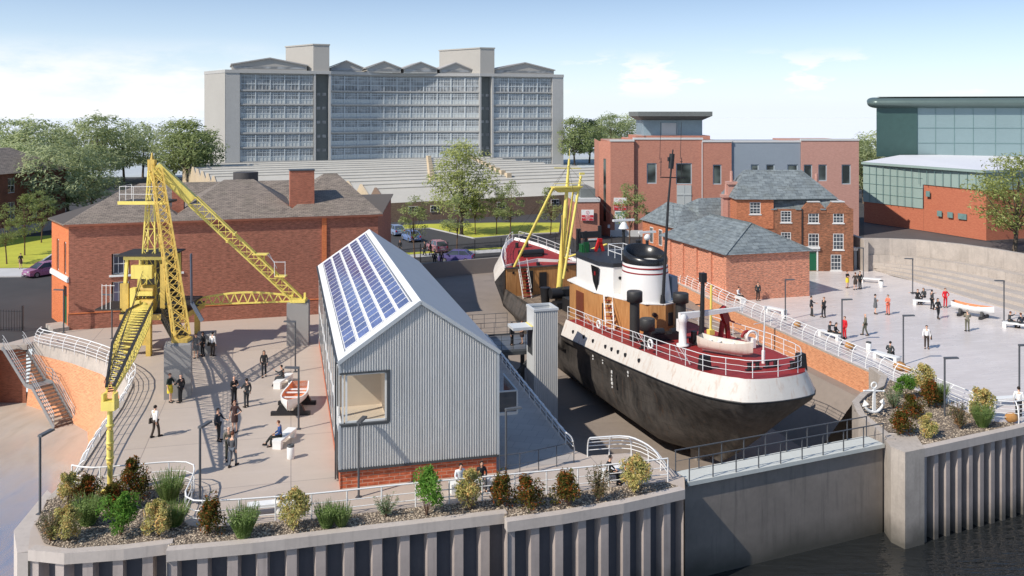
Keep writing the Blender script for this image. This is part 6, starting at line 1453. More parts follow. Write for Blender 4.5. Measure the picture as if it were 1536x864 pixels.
P('fore_winch',MB().bx(-1.4,1.7,29.2,30.4,-.1,.5).tube([(-1.5,30.6,1.1),(-.4,30.6,1.1)],.5,12).tube([(.8,30.6,1.1),(1.9,30.6,1.1)],.5,12).bx(-.5,.9,30.2,31.4,0,1.5).cyl((-1.6,31.6),.35,.5,-.1,1.5,12).cyl((1.9,31.6),.35,.5,-.1,1.5,12).bx(-1.0,2.6,27.0,29.0,-.1,1.1),m_black,sh)
P('trawl_door',MB().hexa([(-.9,26.2,0),(.2,25.9,0),(.2,26.1,0),(-.9,26.4,0),(-.7,26.2,1.3),(0,25.9,1.0),(0,26.1,1.0),(-.7,26.4,1.3)]),M('bright red paint',(1,0,0)),sh)
# forecastle front and fittings
P('forecastle_front',MB().bx(-3.92,3.92,35.9,36.0,-.05,2.6),m_wood,sh)
P('forecastle_cap',MB().bx(-4.05,4.05,35.8,36.1,2.6,2.72),m_hull,sh)
P('doorway',MB().bx(-.55,.2,35.82,35.9,.6,2.1).bx(-1.9,-1.2,35.84,35.9,.2,2.3),m_black,sh)
for x in (-3.2,1.9,2.3,-2.0):P('porthole',MB().tube([(x,35.92,2.2),(x,35.84,2.2)],.12,10),m_port,sh)
ld=MB()
for s_ in (-.42,.42):ld.bar((-2.25+s_,34.6,-.05),(-2.25+s_,35.9,2.6),.06,.12).bar((-2.25+s_,34.6,.9),(-2.25+s_,35.9,3.5),.035)
la=P('ladder',ld,m_wht,sh)
for k in range(9):P('rung',MB().bx(-2.67,-1.83,34.6+1.3*(k+.5)/9-.1,34.6+1.3*(k+.5)/9+.1,2.6*(k+.5)/9-.03,2.6*(k+.5)/9+.03),m_redp,la)
fe=edge(36.5,44.5,.25,-.08)
ship_rail([(-x,y,z) for x,y,z in fe],1.05,1.3);ship_rail(fe,1.05,1.3)
fb_=edge(36,44.8)
for sg in (-1,1):
    mbw_=MB();rg=[]
    for x,y,z in fb_: rg.append([(sg*x,y,z-.1),(sg*(x+.12),y+.04,z+.16),(sg*(x+.02),y+.04,z+.18),(sg*max(0,x-.1),y-.05,z-.1)])
    mbw_.loft(rg if sg>0 else [r[::-1] for r in rg],sm=False);P('bow_bulwark',mbw_,m_wht,sh)
P('breakwater',MB().loft([[(x,36.6+1.0*(1-abs(x)/3.8),2.4),(x,36.6+1.0*(1-abs(x)/3.8),2.85+.3*(1-abs(x)/3.8)),(x,36.72+1.0*(1-abs(x)/3.8),2.85+.3*(1-abs(x)/3.8)),(x,36.72+1.0*(1-abs(x)/3.8),2.4)] for x in (-3.8,-2.6,-1.3,0,1.3,2.6,3.8)]),m_wht,sh)
P('windlass',MB().bx(-1.0,1.0,39,40.2,2.7,3.3).tube([(-1.3,39.6,3.4),(1.3,39.6,3.4)],.35,10).cyl((-.6,42.2),.18,.18,3.3,4.1,8).cyl((.5,42.2),.18,.18,3.3,4.1,8).bar((-1,38.4,2.8),(1.4,40.5,3.2),.25,.1).bar((1.2,38.4,2.8),(-.4,40.9,3.2),.2,.1),m_black,sh)
for x,y in ((-2.9,36.7),(1.9,36.6),(-.4,36.6),(2.6,38)): P('fairlead',MB().cyl((x,y),.16,.2,2.35,2.95,8).bx(x-.3,x+.3,y-.15,y+.15,2.3,2.4),m_black,sh)
P('keel_blocks',MB().bx(-.5,.5,7,7.8,-5.5,-4.8).bx(-.5,.5,14,14.8,-5.5,-4.8).bx(-.5,.5,21,21.8,-5.5,-4.8),m_conc_d,sh)
# small rusty boat lying on the aft deck
p=G(1090,531,2.1);boat('ship_boat','small rusty white boat lying on the red aft deck of the trawler',(p.x,p.y+.2,2.0),R(-36),3.6,1.3,.75,m_wh2,m_wh2,True,False,z0=.12)
# ------------------------------------------------------------------ people
m_skin=M('skin',srgb(226,178,150),.55,var=.06,scale=8)
m_feat=M('face features',srgb(70,44,38),.6,var=.1)
def skin_mesh(V,E,Rd,root=0,sub=1):
    me=bpy.data.meshes.new('tmp');me.from_pydata(V,E,[]);o=bpy.data.objects.new('tmp',me);COL.objects.link(o)
    o.modifiers.new('s','SKIN');
    sv=me.skin_vertices[0].data
    for i,r in enumerate(Rd):
        sv[i].radius=r if isinstance(r,tuple) else (r,r);sv[i].use_root=(i==root)
    o.modifiers['s'].use_smooth_shade=True
    sb=o.modifiers.new('b','SUBSURF');sb.levels=sub
    dg=bpy.context.evaluated_depsgraph_get();dg.update();m2=bpy.data.meshes.new_from_object(o.evaluated_get(dg))
    bpy.data.objects.remove(o);bpy.data.meshes.remove(me)
    mb=MB();mb.add([v.co.copy() for v in m2.vertices],[list(p.vertices) for p in m2.polygons],0,True);bpy.data.meshes.remove(m2);return mb
def chain(parts):
    """parts: list of (name, pos, radius, parent)"""
    idx={};V=[];E=[];Rd=[]
    for n,p,r,par in parts:
        idx[n]=len(V);V.append(p);Rd.append(r)
        if par:E.append((idx[par],idx[n]))
    return V,E,Rd
POSE={}
def joints(pose):
    """figure faces -y; returns joint table"""
    J=dict(pel=(0,0,.94),wai=(0,.01,1.08),che=(0,.015,1.30),nec=(0,.015,1.47),hd0=(0,-.005,1.55),hd1=(0,-.01,1.63),hd2=(0,0,1.70))
    for s,n in ((-1,'l'),(1,'r')):
        J[n+'sh']=(s*.19,.015,1.40);J[n+'el']=(s*.25,.04,1.12);J[n+'wr']=(s*.25,-.04,.88);J[n+'ha']=(s*.245,-.06,.80)
        J[n+'hi']=(s*.095,0,.90);J[n+'kn']=(s*.105,-.015,.49);J[n+'an']=(s*.11,.02,.09);J[n+'to']=(s*.13,-.15,.03)
    def leg(n,kn,an,to):J[n+'kn'],J[n+'an'],J[n+'to']=kn,an,to
    def arm(n,el,wr,ha):J[n+'el'],J[n+'wr'],J[n+'ha']=el,wr,ha
    if pose=='walk':
        leg('l',(-.1,-.13,.5),(-.1,-.17,.09),(-.11,-.33,.05));leg('r',(.1,.01,.5),(.1,.16,.11),(.11,.02,.03))
        arm('l',(-.25,.12,1.14),(-.25,.14,.9),(-.25,.12,.82));arm('r',(.25,-.03,1.12),(.24,-.2,.93),(.23,-.24,.86))
    if pose=='fold':
        for s,n in ((-1,'l'),(1,'r')):arm(n,(s*.25,-.06,1.13),(-s*.02,-.24,1.17+.03*s),(-s*.13,-.2,1.2))
    if pose=='reach':
        arm('r',(.26,-.12,1.16),(.2,-.36,1.1),(.18,-.45,1.1));leg('l',(-.1,-.1,.5),(-.11,-.1,.09),(-.13,-.27,.03))
    if pose=='hips':
        arm('r',(.40,.06,1.14),(.2,-.06,1.0),(.13,-.1,.99));arm('l',(-.27,.02,1.12),(-.26,-.1,.9),(-.25,-.14,.82))
    if pose=='point':
        arm('r',(.30,-.2,1.33),(.32,-.46,1.38),(.33,-.55,1.40));leg('l',(-.13,-.05,.5),(-.16,-.05,.09),(-.19,-.21,.03))
    if pose=='phone':
        arm('r',(.25,-.1,1.16),(.12,-.3,1.28),(.08,-.32,1.34))
    if pose.startswith('sit'):
        dz=-.42
        for k in list(J):
            if k[0] in 'pwcnh' or k[1:] in('sh','el','wr','ha','hi'):J[k]=(J[k][0],J[k][1],J[k][2]+dz)
        for s,n in ((-1,'l'),(1,'r')):
            J[n+'hi']=(s*.1,-.02,.52);leg(n,(s*.12,-.44,.52),(s*.12,-.47,.10),(s*.13,-.63,.03));arm(n,(s*.27,-.05,.74),(s*.16,-.27,.62),(s*.12,-.34,.60))
        J['che']=(0,-.03,.88);J['nec']=(0,-.06,1.05)
        for k,dy in (('hd0',-.09),('hd1',-.1),('hd2',-.09)):J[k]=(0,dy,J[k][2])
        if pose=='sit_raise':arm('r',(.29,-.25,.92),(.3,-.46,1.05),(.3,-.5,1.15))
        if pose=='sit_side':arm('l',(-.45,.0,.98),(-.68,-.05,1.0),(-.77,-.05,1.0))
        if pose=='sit_lean':leg('l',(-.12,-.44,.5),(-.12,-.72,.14),(-.13,-.86,.09))
    return J
MESH={}
def figure(pose,fem,dress,hair,mat):
    key=(pose,fem,dress,hair)
    if key in MESH:return MESH[key]
    J=joints(pose);b=.92 if fem else 1.0
    if fem:
        for n,s in (('l',1),('r',-1)):
            for k in('sh','el','wr','ha'):J[n+k]=(J[n+k][0]+s*.025,J[n+k][1],J[n+k][2])
    P_=[('pel',J['pel'],(.135*b,.10*b),None),('wai',J['wai'],(.115*b,.085*b),'pel'),('che',J['che'],(.15*b,.10*b),'wai'),('nec',J['nec'],.05,'che'),('hd0',J['hd0'],(.062,.07),'nec'),('hd1',J['hd1'],(.074,.09),'hd0'),('hd2',J['hd2'],(.06,.072),'hd1')]
    for n in 'lr':
        P_+=[(n+'sh',J[n+'sh'],.058*b,'che'),(n+'el',J[n+'el'],.040*b,n+'sh'),(n+'wr',J[n+'wr'],.026,n+'el'),(n+'ha',J[n+'ha'],(.036,.018),n+'wr'),
             (n+'hi',J[n+'hi'],.085,'pel'),(n+'kn',J[n+'kn'],.055*b,n+'hi'),(n+'an',J[n+'an'],.038*b,n+'kn'),(n+'to',J[n+'to'],(.036,.026),n+'an')]
    body=skin_mesh(*chain(P_))
    # fingers and thumb, rooted in the palm
    for n,s in (('l',-1),('r',1)):
        ha=Vector(J[n+'ha']);d=(ha-Vector(J[n+'wr'])).normalized();sd=d.cross(Vector((1,0,0)));sd=sd.normalized() if sd.length>.3 else Vector((0,1,0));cu=d.cross(sd).normalized()*s
        for i,(o_,l_) in enumerate(((-.027,.075),(-.009,.085),(.009,.08),(.027,.062))):
            a=ha+sd*o_;body.tube([a,a+d*l_*.5,a+d*l_*.85-cu*l_*.35],[.009,.0085,.006],5)
        a=Vector(J[n+'wr']).lerp(ha,.55)-sd*.03;body.tube([a,a-sd*.03+d*.03,a-sd*.035+d*.06],[.011,.01,.007],5)
    h=Vector(J['hd1'])
    body.add([h+Vector((-.014,-.085,-.005)),h+Vector((.014,-.085,-.005)),h+Vector((0,-.115,-.012)),h+Vector((0,-.088,.035))],[(0,2,3),(2,1,3),(0,1,2)],0)
    for s in (-1,1):
        body.ico(h+Vector((s*.031,-.083,.022)),.011,1,1);body.bar(h+Vector((s*.047,-.08,.044)),h+Vector((s*.015,-.088,.044)),.008,.008,1)
        body.tube([h+Vector((s*.075,.01,.02)),h+Vector((s*.085,.02,.0)),h+Vector((s*.075,.012,-.022))],[.012,.016,.01],5)
    body.bar(h+Vector((-.022,-.084,-.045)),h+Vector((.022,-.084,-.045)),.009,.008,1)
    out={'body':body.mesh('body',[mat,m_feat])}
    k=.02;top=[('wai',J['wai'],(.125*b+k,.095*b+k),None),('che',J['che'],(.158*b+k,.11*b+k),'wai'),('nec',tuple(Vector(J['che']).lerp(Vector(J['nec']),.82)),.07,'che')]
    low=tuple(Vector(J['pel'])+Vector((0,0,-.06 if not pose.startswith('sit') else .0)))
    top.append(('hem',low,(.15*b+k,.115*b+k),'wai'))
    for n in 'lr':
        sl=J[n+'wr'] if not dress else tuple(Vector(J[n+'el']).lerp(Vector(J[n+'wr']),.1))
        top+=[(n+'sh',J[n+'sh'],.066*b+.004,'che'),(n+'el',J[n+'el'],.052*b,n+'sh'),(n+'wr',sl,.040,n+'el')]
    out['jacket']=skin_mesh(*chain(top)).mesh('jacket',mat)
    if not dress:
        tr=[('pel',J['pel'],(.145*b,.112*b),None)]
        for n in 'lr':tr+=[(n+'hi',J[n+'hi'],.098*b,'pel'),(n+'kn',J[n+'kn'],.072*b,n+'hi'),(n+'an',tuple(Vector(J[n+'an']).lerp(Vector(J[n+'kn']),-.02)),.062*b,n+'kn')]
        out['trousers']=skin_mesh(*chain(tr)).mesh('trousers',mat)
    else:
        pz=J['pel'];n=14;mb=MB()
        if pose.startswith('sit'):
            kn=Vector(((J['lkn'][0]+J['rkn'][0])/2,J['lkn'][1],J['lkn'][2]))
            mb.loft([[(pz[0]+.17*math.cos(2*math.pi*i/n),pz[1]+.13*math.sin(2*math.pi*i/n),pz[2]+.1) for i in range(n)],[(.19*math.cos(2*math.pi*i/n),-.1+.16*math.sin(2*math.pi*i/n),.52) for i in range(n)],[(.2*math.cos(2*math.pi*i/n),kn.y+.0,.5+.1*math.sin(2*math.pi*i/n)) for i in range(n)]],sm=True)
        else: mb.loft([[(pz[0]+rx*math.cos(2*math.pi*i/n),pz[1]+ry*math.sin(2*math.pi*i/n),z) for i in range(n)] for z,rx,ry in ((1.06,.14,.115),(.93,.175,.145),(.75,.19,.16),(.56,.185,.165))],sm=True)
        out['skirt']=mb.mesh('skirt',mat)
    for n in 'lr':
        an,to=Vector(J[n+'an']),Vector(J[n+'to']);f=(to-an);f.z=0;f.normalize();bk=an-f*.07
        mb=MB();s_=Vector((-f.y,f.x,0))*.047
        hz=an.z+.02
        base=min(to.z,an.z-.06)-.028
        mb.hexa([bk-s_*.8+Vector((0,0,base-bk.z)),to-s_+f*.05+Vector((0,0,base-to.z)),to+s_+f*.05+Vector((0,0,base-to.z)),bk+s_*.8+Vector((0,0,base-bk.z)),bk-s_*.8+Vector((0,0,.03)),to-s_*.8+f*.03+Vector((0,0,.022)),to+s_*.8+f*.03+Vector((0,0,.022)),bk+s_*.8+Vector((0,0,.03))])
        out['shoe_'+n]=mb.mesh('shoe',mat)
    if hair:
        h=Vector(J['hd1']);mb=MB();cap_=MB().ico((0,0,0),1,sub=3)
        vs=[];keep=[]
        for v in cap_.v: vs.append((h.x+v.x*.092,h.y+.012+v.y*.104,h.z+.025+v.z*.098));keep.append(v.y>-.55+.9*max(0,-v.z) and (v.z>-.55 or v.y>.3) or v.z>.55)
        fs=[f for f in cap_.f if all(keep[i] for i in f)];mb.add(vs,fs,0,True)
        if hair=='long':mb.loft([[(h.x+rx*math.cos(2*math.pi*i/10),h.y+.055+ry*math.sin(2*math.pi*i/10),h.z+z) for i in range(10)] for z,rx,ry in ((.04,.09,.06),(-.06,.10,.06),(-.2,.085,.045))],sm=True)
        out['hair']=mb.mesh('hair',mat)
    MESH[key]=out;return out
def cloth(c):
    if isinstance(c,tuple):nm='cloth %d %d %d'%c;return M(nm,srgb(*c),.8,var=.12,scale=6)
    return c
BLACK=(34,35,38);CHAR=(58,61,64);GREY=(98,100,102);DKBR=(62,52,46);NAVY=(36,44,56);WHITE=(232,230,228);OLIVE=(104,102,86)
HB=(38,28,22);HD=(24,20,20);HG=(140,132,122);HR=(96,52,30)
def person(label,px,py,rz,pose,top,bot,hair=None,hc=HB,fem=False,dress=False,bag=None,shoes=(26,24,24),seat=None,group=None,z=0,sc=1.0):
    g=G(px,py,z);p=Vector((g.x,g.y,z))
    o=T('person',label,'person',p,R(rz),group);o.scale=(sc,)*3
    ms=figure(pose,fem,dress,hair,m_skin)
    cols={'body':m_skin,'jacket':cloth(top),'trousers':cloth(bot),'skirt':cloth(bot),'shoe_l':cloth(shoes),'shoe_r':cloth(shoes),'hair':cloth(hc)}
    for k,me in ms.items():
        c=bpy.data.objects.new('shoe' if k.startswith('shoe') else k,me);COL.objects.link(c);c.parent=o
        c.material_slots[0].link='OBJECT';c.material_slots[0].material=cols[k]
        WM[c.name]=WM[o.name]
    if bag:
        b=T('shoulder_bag',bag,'bag',p,R(rz));b.scale=(sc,)*3
        P('bag_body',MB().hexa([(.26,-.14,.72),(.36,-.14,.72),(.36,.16,.72),(.26,.16,.72),(.27,-.12,1.0),(.34,-.12,1.0),(.34,.14,1.0),(.27,.14,1.0)]),cloth((52,46,40)),b)
        P('strap',MB().tube([(.30,-.08,1.0),(.2,-.02,1.46),(.30,.1,1.0)],.012,4),cloth((52,46,40)),b)
    return o
# facing angle: 0 faces the camera, 90 faces right (+x), 180 away, -90 left
A=person
A('man in white shirt and brown trousers with shoulder bag walking away on the left plaza',233,656,150,'walk',WHITE,DKBR,'short',HD,bag='dark bag hanging from the shoulder of the man in white on the left plaza')
A('woman in dark top and yellow skirt in front of the concrete block',255,603,70,'reach',(28,44,40),(226,204,60),'short',HR,True,True,shoes=(24,34,36))
A('bald man in black suit talking to the woman in the yellow skirt',271,604,-120,'reach',BLACK,BLACK)
A('woman in grey dress standing with two others behind the block',294,537,20,'hips',GREY,GREY,'long',HB,True,True)
A('woman in black suit standing behind the woman in the grey dress',304,534,-30,'stand',BLACK,BLACK,'long',HB,True)
A('man in white shirt with bag standing beside the group under the crane',319,534,160,'stand',WHITE,DKBR,'short',HD,bag='dark bag of the man in white under the crane')
A('woman in black trouser suit walking alone near the middle of the left plaza',396,565,15,'walk',BLACK,BLACK,'long',HD,True)
A('man in grey suit sitting on a bench with one arm raised',424,578,-80,'sit_raise',CHAR,CHAR,'short',HD)
A('bald man in black standing with hands folded',351,607,50,'fold',BLACK,BLACK)
A('man in grey suit seen from behind with one hand held out',370,611,-140,'reach',CHAR,CHAR,'short',HD)
A('man in dark suit holding out his hand beside a dark dress',327,661,75,'reach',NAVY,BLACK,'short',HD)
A('woman in dark brown dress and boots standing on the left plaza',352,648,-10,'hips',(66,44,42),(60,40,38),'short',HR,True,True)
A('bald man in olive cardigan with arms crossed',343,691,30,'fold',(104,100,88),(58,60,50))
A('man in grey waistcoat seen from behind facing the man with crossed arms',349,700,170,'walk',(84,86,90),(92,98,108),'short',HR)
A('man in blue shirt sitting on the bench beside the lifeboat',420,668,-75,'sit_lean',(42,74,128),(34,38,36),'short',HR)
A('man in white shirt sitting behind the front railing by the hall',690,737,30,'sit',(222,226,230),NAVY,'short',HD)
A('woman in black jacket sitting behind the front railing by the hall',722,733,15,'sit',BLACK,CHAR,'long',HB,True)
A('man in black sitting behind the pale shrubs near the dock gate',913,724,70,'sit',BLACK,BLACK,'short',HD)
A('woman in orange top sitting behind the flowering shrub by the dock gate',945,727,0,'sit',(224,120,84),CHAR,'short',HD,True)
A('man in dark clothes standing on the gangway beside the lift tower',768,518,60,'stand',CHAR,BLACK,'short',HD)
A('woman in dark dress talking on the gangway in front of the lift door',783,516,-80,'hips',(60,42,40),(52,38,38),'short',HR,True,True)
A('pedestrian in dark coat walking left on the pavement beside the parked pink car',637,383,-90,'walk',(86,76,66),CHAR,'short',HB)
A('pedestrian in black walking right on the pavement beside the parked pink car',646,383,90,'walk',BLACK,BLACK,'short',HD)
A('person in dark clothes behind the fence just right of the hall ridge',600,381,0,'stand',BLACK,CHAR,'long',HR,True)
A('dark haired person in black behind the wall left of the purple car',652,399,0,'stand',BLACK,BLACK,'short',HD)
A('brown haired person in black behind the wall beside the purple car',662,399,0,'stand',DKBR,BLACK,'short',HR)
A('woman in black dress on the white path by the lawn at the far left',31,403,30,'walk',(30,30,34),(96,66,60),'short',HR,True,True)
A('man in white shirt sitting against the orange brick outbuilding',1107,451,60,'sit',(226,228,230),BLACK,'short',HD)
A('man in dark suit standing alone in front of the orange brick wall',1137,451,10,'stand',(48,58,60),BLACK,'short',HD)
A('man in grey suit holding out his hand to a man in black',1217,474,70,'reach',CHAR,CHAR,'short',HD)
A('man in black facing the man in grey on the right plaza',1236,476,-70,'reach',BLACK,BLACK,'short',HR)
A('woman in yellow skirt in the far trio near the Georgian house',1271,432,30,'fold',BLACK,(228,206,60),'short',HD,True,True)
A('woman in brown dress in the far trio near the Georgian house',1283,435,170,'reach',DKBR,DKBR,'short',HR,True,True)
A('man in black suit in the far trio near the Georgian house',1290,433,-60,'stand',BLACK,BLACK,'short',HD)
A('woman in grey dress with folded hands facing the woman in orange',1313,471,75,'fold',GREY,GREY,'short',HD,True,True)
A('woman in orange suit on the right plaza',1332,472,-60,'fold',(226,124,96),(214,112,90),'short',HD,True)
A('man sitting on the bench at the steps with his arm stretched out',1376,455,0,'sit_side',BLACK,BLACK,'short',HR)
A('woman in dark clothes sitting beside the man with the stretched arm',1386,453,-60,'sit',CHAR,CHAR,'long',HB,True)
A('man in dark suit standing and pointing right at the steps',1398,464,95,'point',CHAR,BLACK,'short',HD)
A('woman in black suit walking forward from the steps',1407,478,10,'walk',BLACK,BLACK,'long',HB,True)
A('woman in bright red trouser suit with hand on hip by the steps',1418,461,0,'hips',(214,30,44),(204,26,40),'short',HR,True)
A('bald man in olive suit walking towards the railing',1298,503,-100,'walk',OLIVE,(84,84,72))
A('man in black sitting beside a woman on the bench by the railing',1244,507,60,'sit_raise',CHAR,BLACK,'short',HR)
A('woman in black sitting on the bench by the railing next to the woman in red',1253,509,50,'sit',BLACK,BLACK,'short',HD,True)
A('woman in long red outfit standing behind the lamp post by the railing',1267,508,-70,'stand',(214,34,46),(206,28,42),'short',HR,True)
A('man in white shirt with bag in the middle of the right plaza',1390,523,-20,'stand',WHITE,DKBR,'short',HD,bag='dark bag of the man in white on the right plaza')
A('man in olive jacket seen from behind facing the lifeboat',1451,497,170,'fold',(134,128,112),OLIVE,'short',HG)
A('man in dark suit seen from behind on the bench near the boulders',1335,540,140,'sit',(52,58,58),BLACK,'short',HD)
A('man in grey pointing while sitting on the bench at the right edge',1514,491,70,'sit_raise',CHAR,CHAR,'short',HR)
A('person in dark jacket sitting at the far end of the right edge bench',1532,494,180,'sit',NAVY,CHAR,'short',HR)
A('person in white shirt and black trousers standing in the bottom right corner',1528,625,150,'stand',WHITE,BLACK,'short',HB)
# ------------------------------------------------------------------ foliage
def leaf(mb,p,n,s,rng,mi=0):
    n=Vector(n);n=n.normalized() if n.length>1e-4 else Vector((0,0,1))
    u=n.orthogonal().normalized();a=rng.uniform(0,6.28);u=(u*math.cos(a)+n.cross(u)*math.sin(a));v=n.cross(u)
    l=s*rng.uniform(.7,1.3);w_=l*.62
    mb.v+=[p-u*l,p+v*w_*.5+n*l*.12,p+u*l,p-v*w_*.5+n*l*.12];k=len(mb.v)
    mb.f.append([k-4,k-3,k-2,k-1]);mb.m.append(mi);mb.s.append(False)
def crown(rng,Hc,Wc,z0,ncl,nl,ls,flat=.5,shape=1.0):
    """foliage clumps on branch ends, flattened tiers with gaps between them"""
    mb=MB();C=[]
    tries=0
    while len(C)<ncl and tries<ncl*30:
        tries+=1
        t=rng.random();a=rng.uniform(0,6.283);r=Wc/2*math.sqrt(rng.uniform(.02,1))
        env=math.sin(math.pi*min(1,(.12+.88*t)**shape))**.55
        r*=env;c=Vector((r*math.cos(a),r*math.sin(a),z0+Hc*t))
        if all((c-q).length>Wc*.085 for q,_ in C): C.append((c,Wc*rng.uniform(.10,.19)))
    for c,r in C:
        for _ in range(nl):
            d=Vector((rng.gauss(0,1),rng.gauss(0,1),rng.gauss(0,1))).normalized();q=rng.random()**.45
            p=c+Vector((d.x*r*q*1.15,d.y*r*q*1.15,d.z*r*q*flat*1.3))
            n=d*.5+Vector((rng.gauss(0,.4)-.25,rng.gauss(0,.4)-.25,.9+rng.gauss(0,.3)))
            leaf(mb,p,n,ls,rng)
    return mb,C
def trunk(rng,C,z0,r,Ht):
    mb=MB();lean=Vector((rng.uniform(-.04,.04),rng.uniform(-.04,.04),0))*Ht
    top=Vector((lean.x,lean.y,z0+Ht*.45))
    mb.tube([(0,0,-.1),(0,0,.2),lean*.4+Vector((0,0,z0*.7)),top],[r*1.35,r,r*.8,r*.35],7)
    for c,_ in sorted(C,key=lambda q:-q[1])[:16]:
        b=Vector((lean.x*.5,lean.y*.5,z0*rng.uniform(.7,1.15)));m=b.lerp(c,.5)+Vector((0,0,-.06*Ht*rng.random()))
        mb.tube([b,m,c],[r*.42,r*.25,r*.08],5)
    return mb
m_bark=M('bark',srgb(96,84,72),.9,var=.25,scale=3);m_stem=M('young stem',srgb(110,84,66),.85,var=.2,scale=4)
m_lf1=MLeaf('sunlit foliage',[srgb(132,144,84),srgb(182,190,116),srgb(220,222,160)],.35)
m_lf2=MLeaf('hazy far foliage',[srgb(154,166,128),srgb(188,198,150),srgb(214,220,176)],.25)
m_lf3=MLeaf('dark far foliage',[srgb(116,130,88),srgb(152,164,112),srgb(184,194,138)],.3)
m_lf4=MLeaf('young tree foliage',[srgb(126,140,90),srgb(162,174,114),srgb(194,200,140)],.8)
TM={}
def tree_mesh(key,seed,Hc,Wc,z0,ncl,nl,ls,leafm,r,shape=1.0,flat=.5):
    rng=random.Random(seed);mb,C=crown(rng,Hc,Wc,z0,ncl,nl,ls,flat,shape)
    TM[key]=(mb.mesh('crown',leafm),trunk(rng,C,z0,r,Hc+z0).mesh('trunk',m_stem if Wc<4 else m_bark))
for i in range(3):
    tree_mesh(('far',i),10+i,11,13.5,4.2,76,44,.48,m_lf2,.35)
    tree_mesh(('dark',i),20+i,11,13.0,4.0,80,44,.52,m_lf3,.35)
    tree_mesh(('young',i),30+i,3.9,3.4,2.2,34,42,.14,m_lf4,.07,.9)
tree_mesh(('mid',0),41,9.6,9.4,3.6,95,60,.26,m_lf1,.3,.9)
tree_mesh(('mid',1),42,8.8,9.8,3.4,95,60,.26,m_lf1,.3,.95)
def tree(kind,i,x,y,sc,label,group,rz=None):
    c,tk=TM[(kind,i)];o=T('young_tree' if kind=='young' else 'tree',label,'tree',(x,y,0),random.uniform(0,6.28) if rz is None else rz,group);o.scale=(sc,)*3
    P('crown',None,None,o,me=c);P('trunk',None,None,o,me=tk);return o
def at(px,d):return ((px-CX)/F*d,d)
GA='broad trees on the left skyline'
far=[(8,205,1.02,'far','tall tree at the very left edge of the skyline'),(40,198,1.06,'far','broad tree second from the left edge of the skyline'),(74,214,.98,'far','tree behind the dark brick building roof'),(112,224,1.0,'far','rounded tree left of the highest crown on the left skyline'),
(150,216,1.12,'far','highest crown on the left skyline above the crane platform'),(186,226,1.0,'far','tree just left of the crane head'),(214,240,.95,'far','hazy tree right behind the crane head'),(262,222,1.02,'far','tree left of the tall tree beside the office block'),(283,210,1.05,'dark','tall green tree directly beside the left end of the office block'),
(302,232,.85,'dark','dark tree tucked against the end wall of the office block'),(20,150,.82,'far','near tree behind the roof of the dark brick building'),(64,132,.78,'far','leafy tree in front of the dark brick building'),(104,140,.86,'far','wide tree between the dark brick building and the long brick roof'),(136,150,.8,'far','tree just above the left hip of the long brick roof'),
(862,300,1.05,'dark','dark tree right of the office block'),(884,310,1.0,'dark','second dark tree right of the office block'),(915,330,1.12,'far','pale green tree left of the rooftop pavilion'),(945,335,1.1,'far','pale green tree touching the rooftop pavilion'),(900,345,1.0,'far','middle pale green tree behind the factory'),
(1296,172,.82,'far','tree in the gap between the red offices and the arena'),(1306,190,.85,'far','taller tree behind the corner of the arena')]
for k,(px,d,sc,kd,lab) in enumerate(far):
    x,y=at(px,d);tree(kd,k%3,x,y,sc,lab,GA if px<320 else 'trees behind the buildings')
x,y=at(692,128);tree('mid',0,x,y,1.0,'big leafy tree standing alone in front of the saw-tooth factory','car park trees')
x,y=at(1522,112);tree('mid',1,x,y,1.0,'big leafy tree in front of the arena at the right edge','large single trees',2.2)
YG=[(622,388,1.22,'young tree beside the silver parked car'),(685,376,1.2,'young tree at the corner of the lawn'),(713,351,1.05,'young tree on the lawn under the big leafy tree'),(745,351,1.15,'young tree on the right part of the lawn'),(765,360,1.35,'young tree nearest the bow of the trawler'),(826,352,1.1,'young tree behind the yellow foremast of the trawler'),(944,372,1.35,'young tree in front of the parking board'),
(10,396,1.15,'young street tree at the left edge of the lawn'),(37,383,1.22,'young street tree left of the woman on the white path'),(62,364,1.15,'young street tree next to the orange end wall')]
for k,(px,py,sc,lab) in enumerate(YG):
    g=G(px,py);tree('young',k%3,g.x,g.y,sc,lab,'young trees along the street')
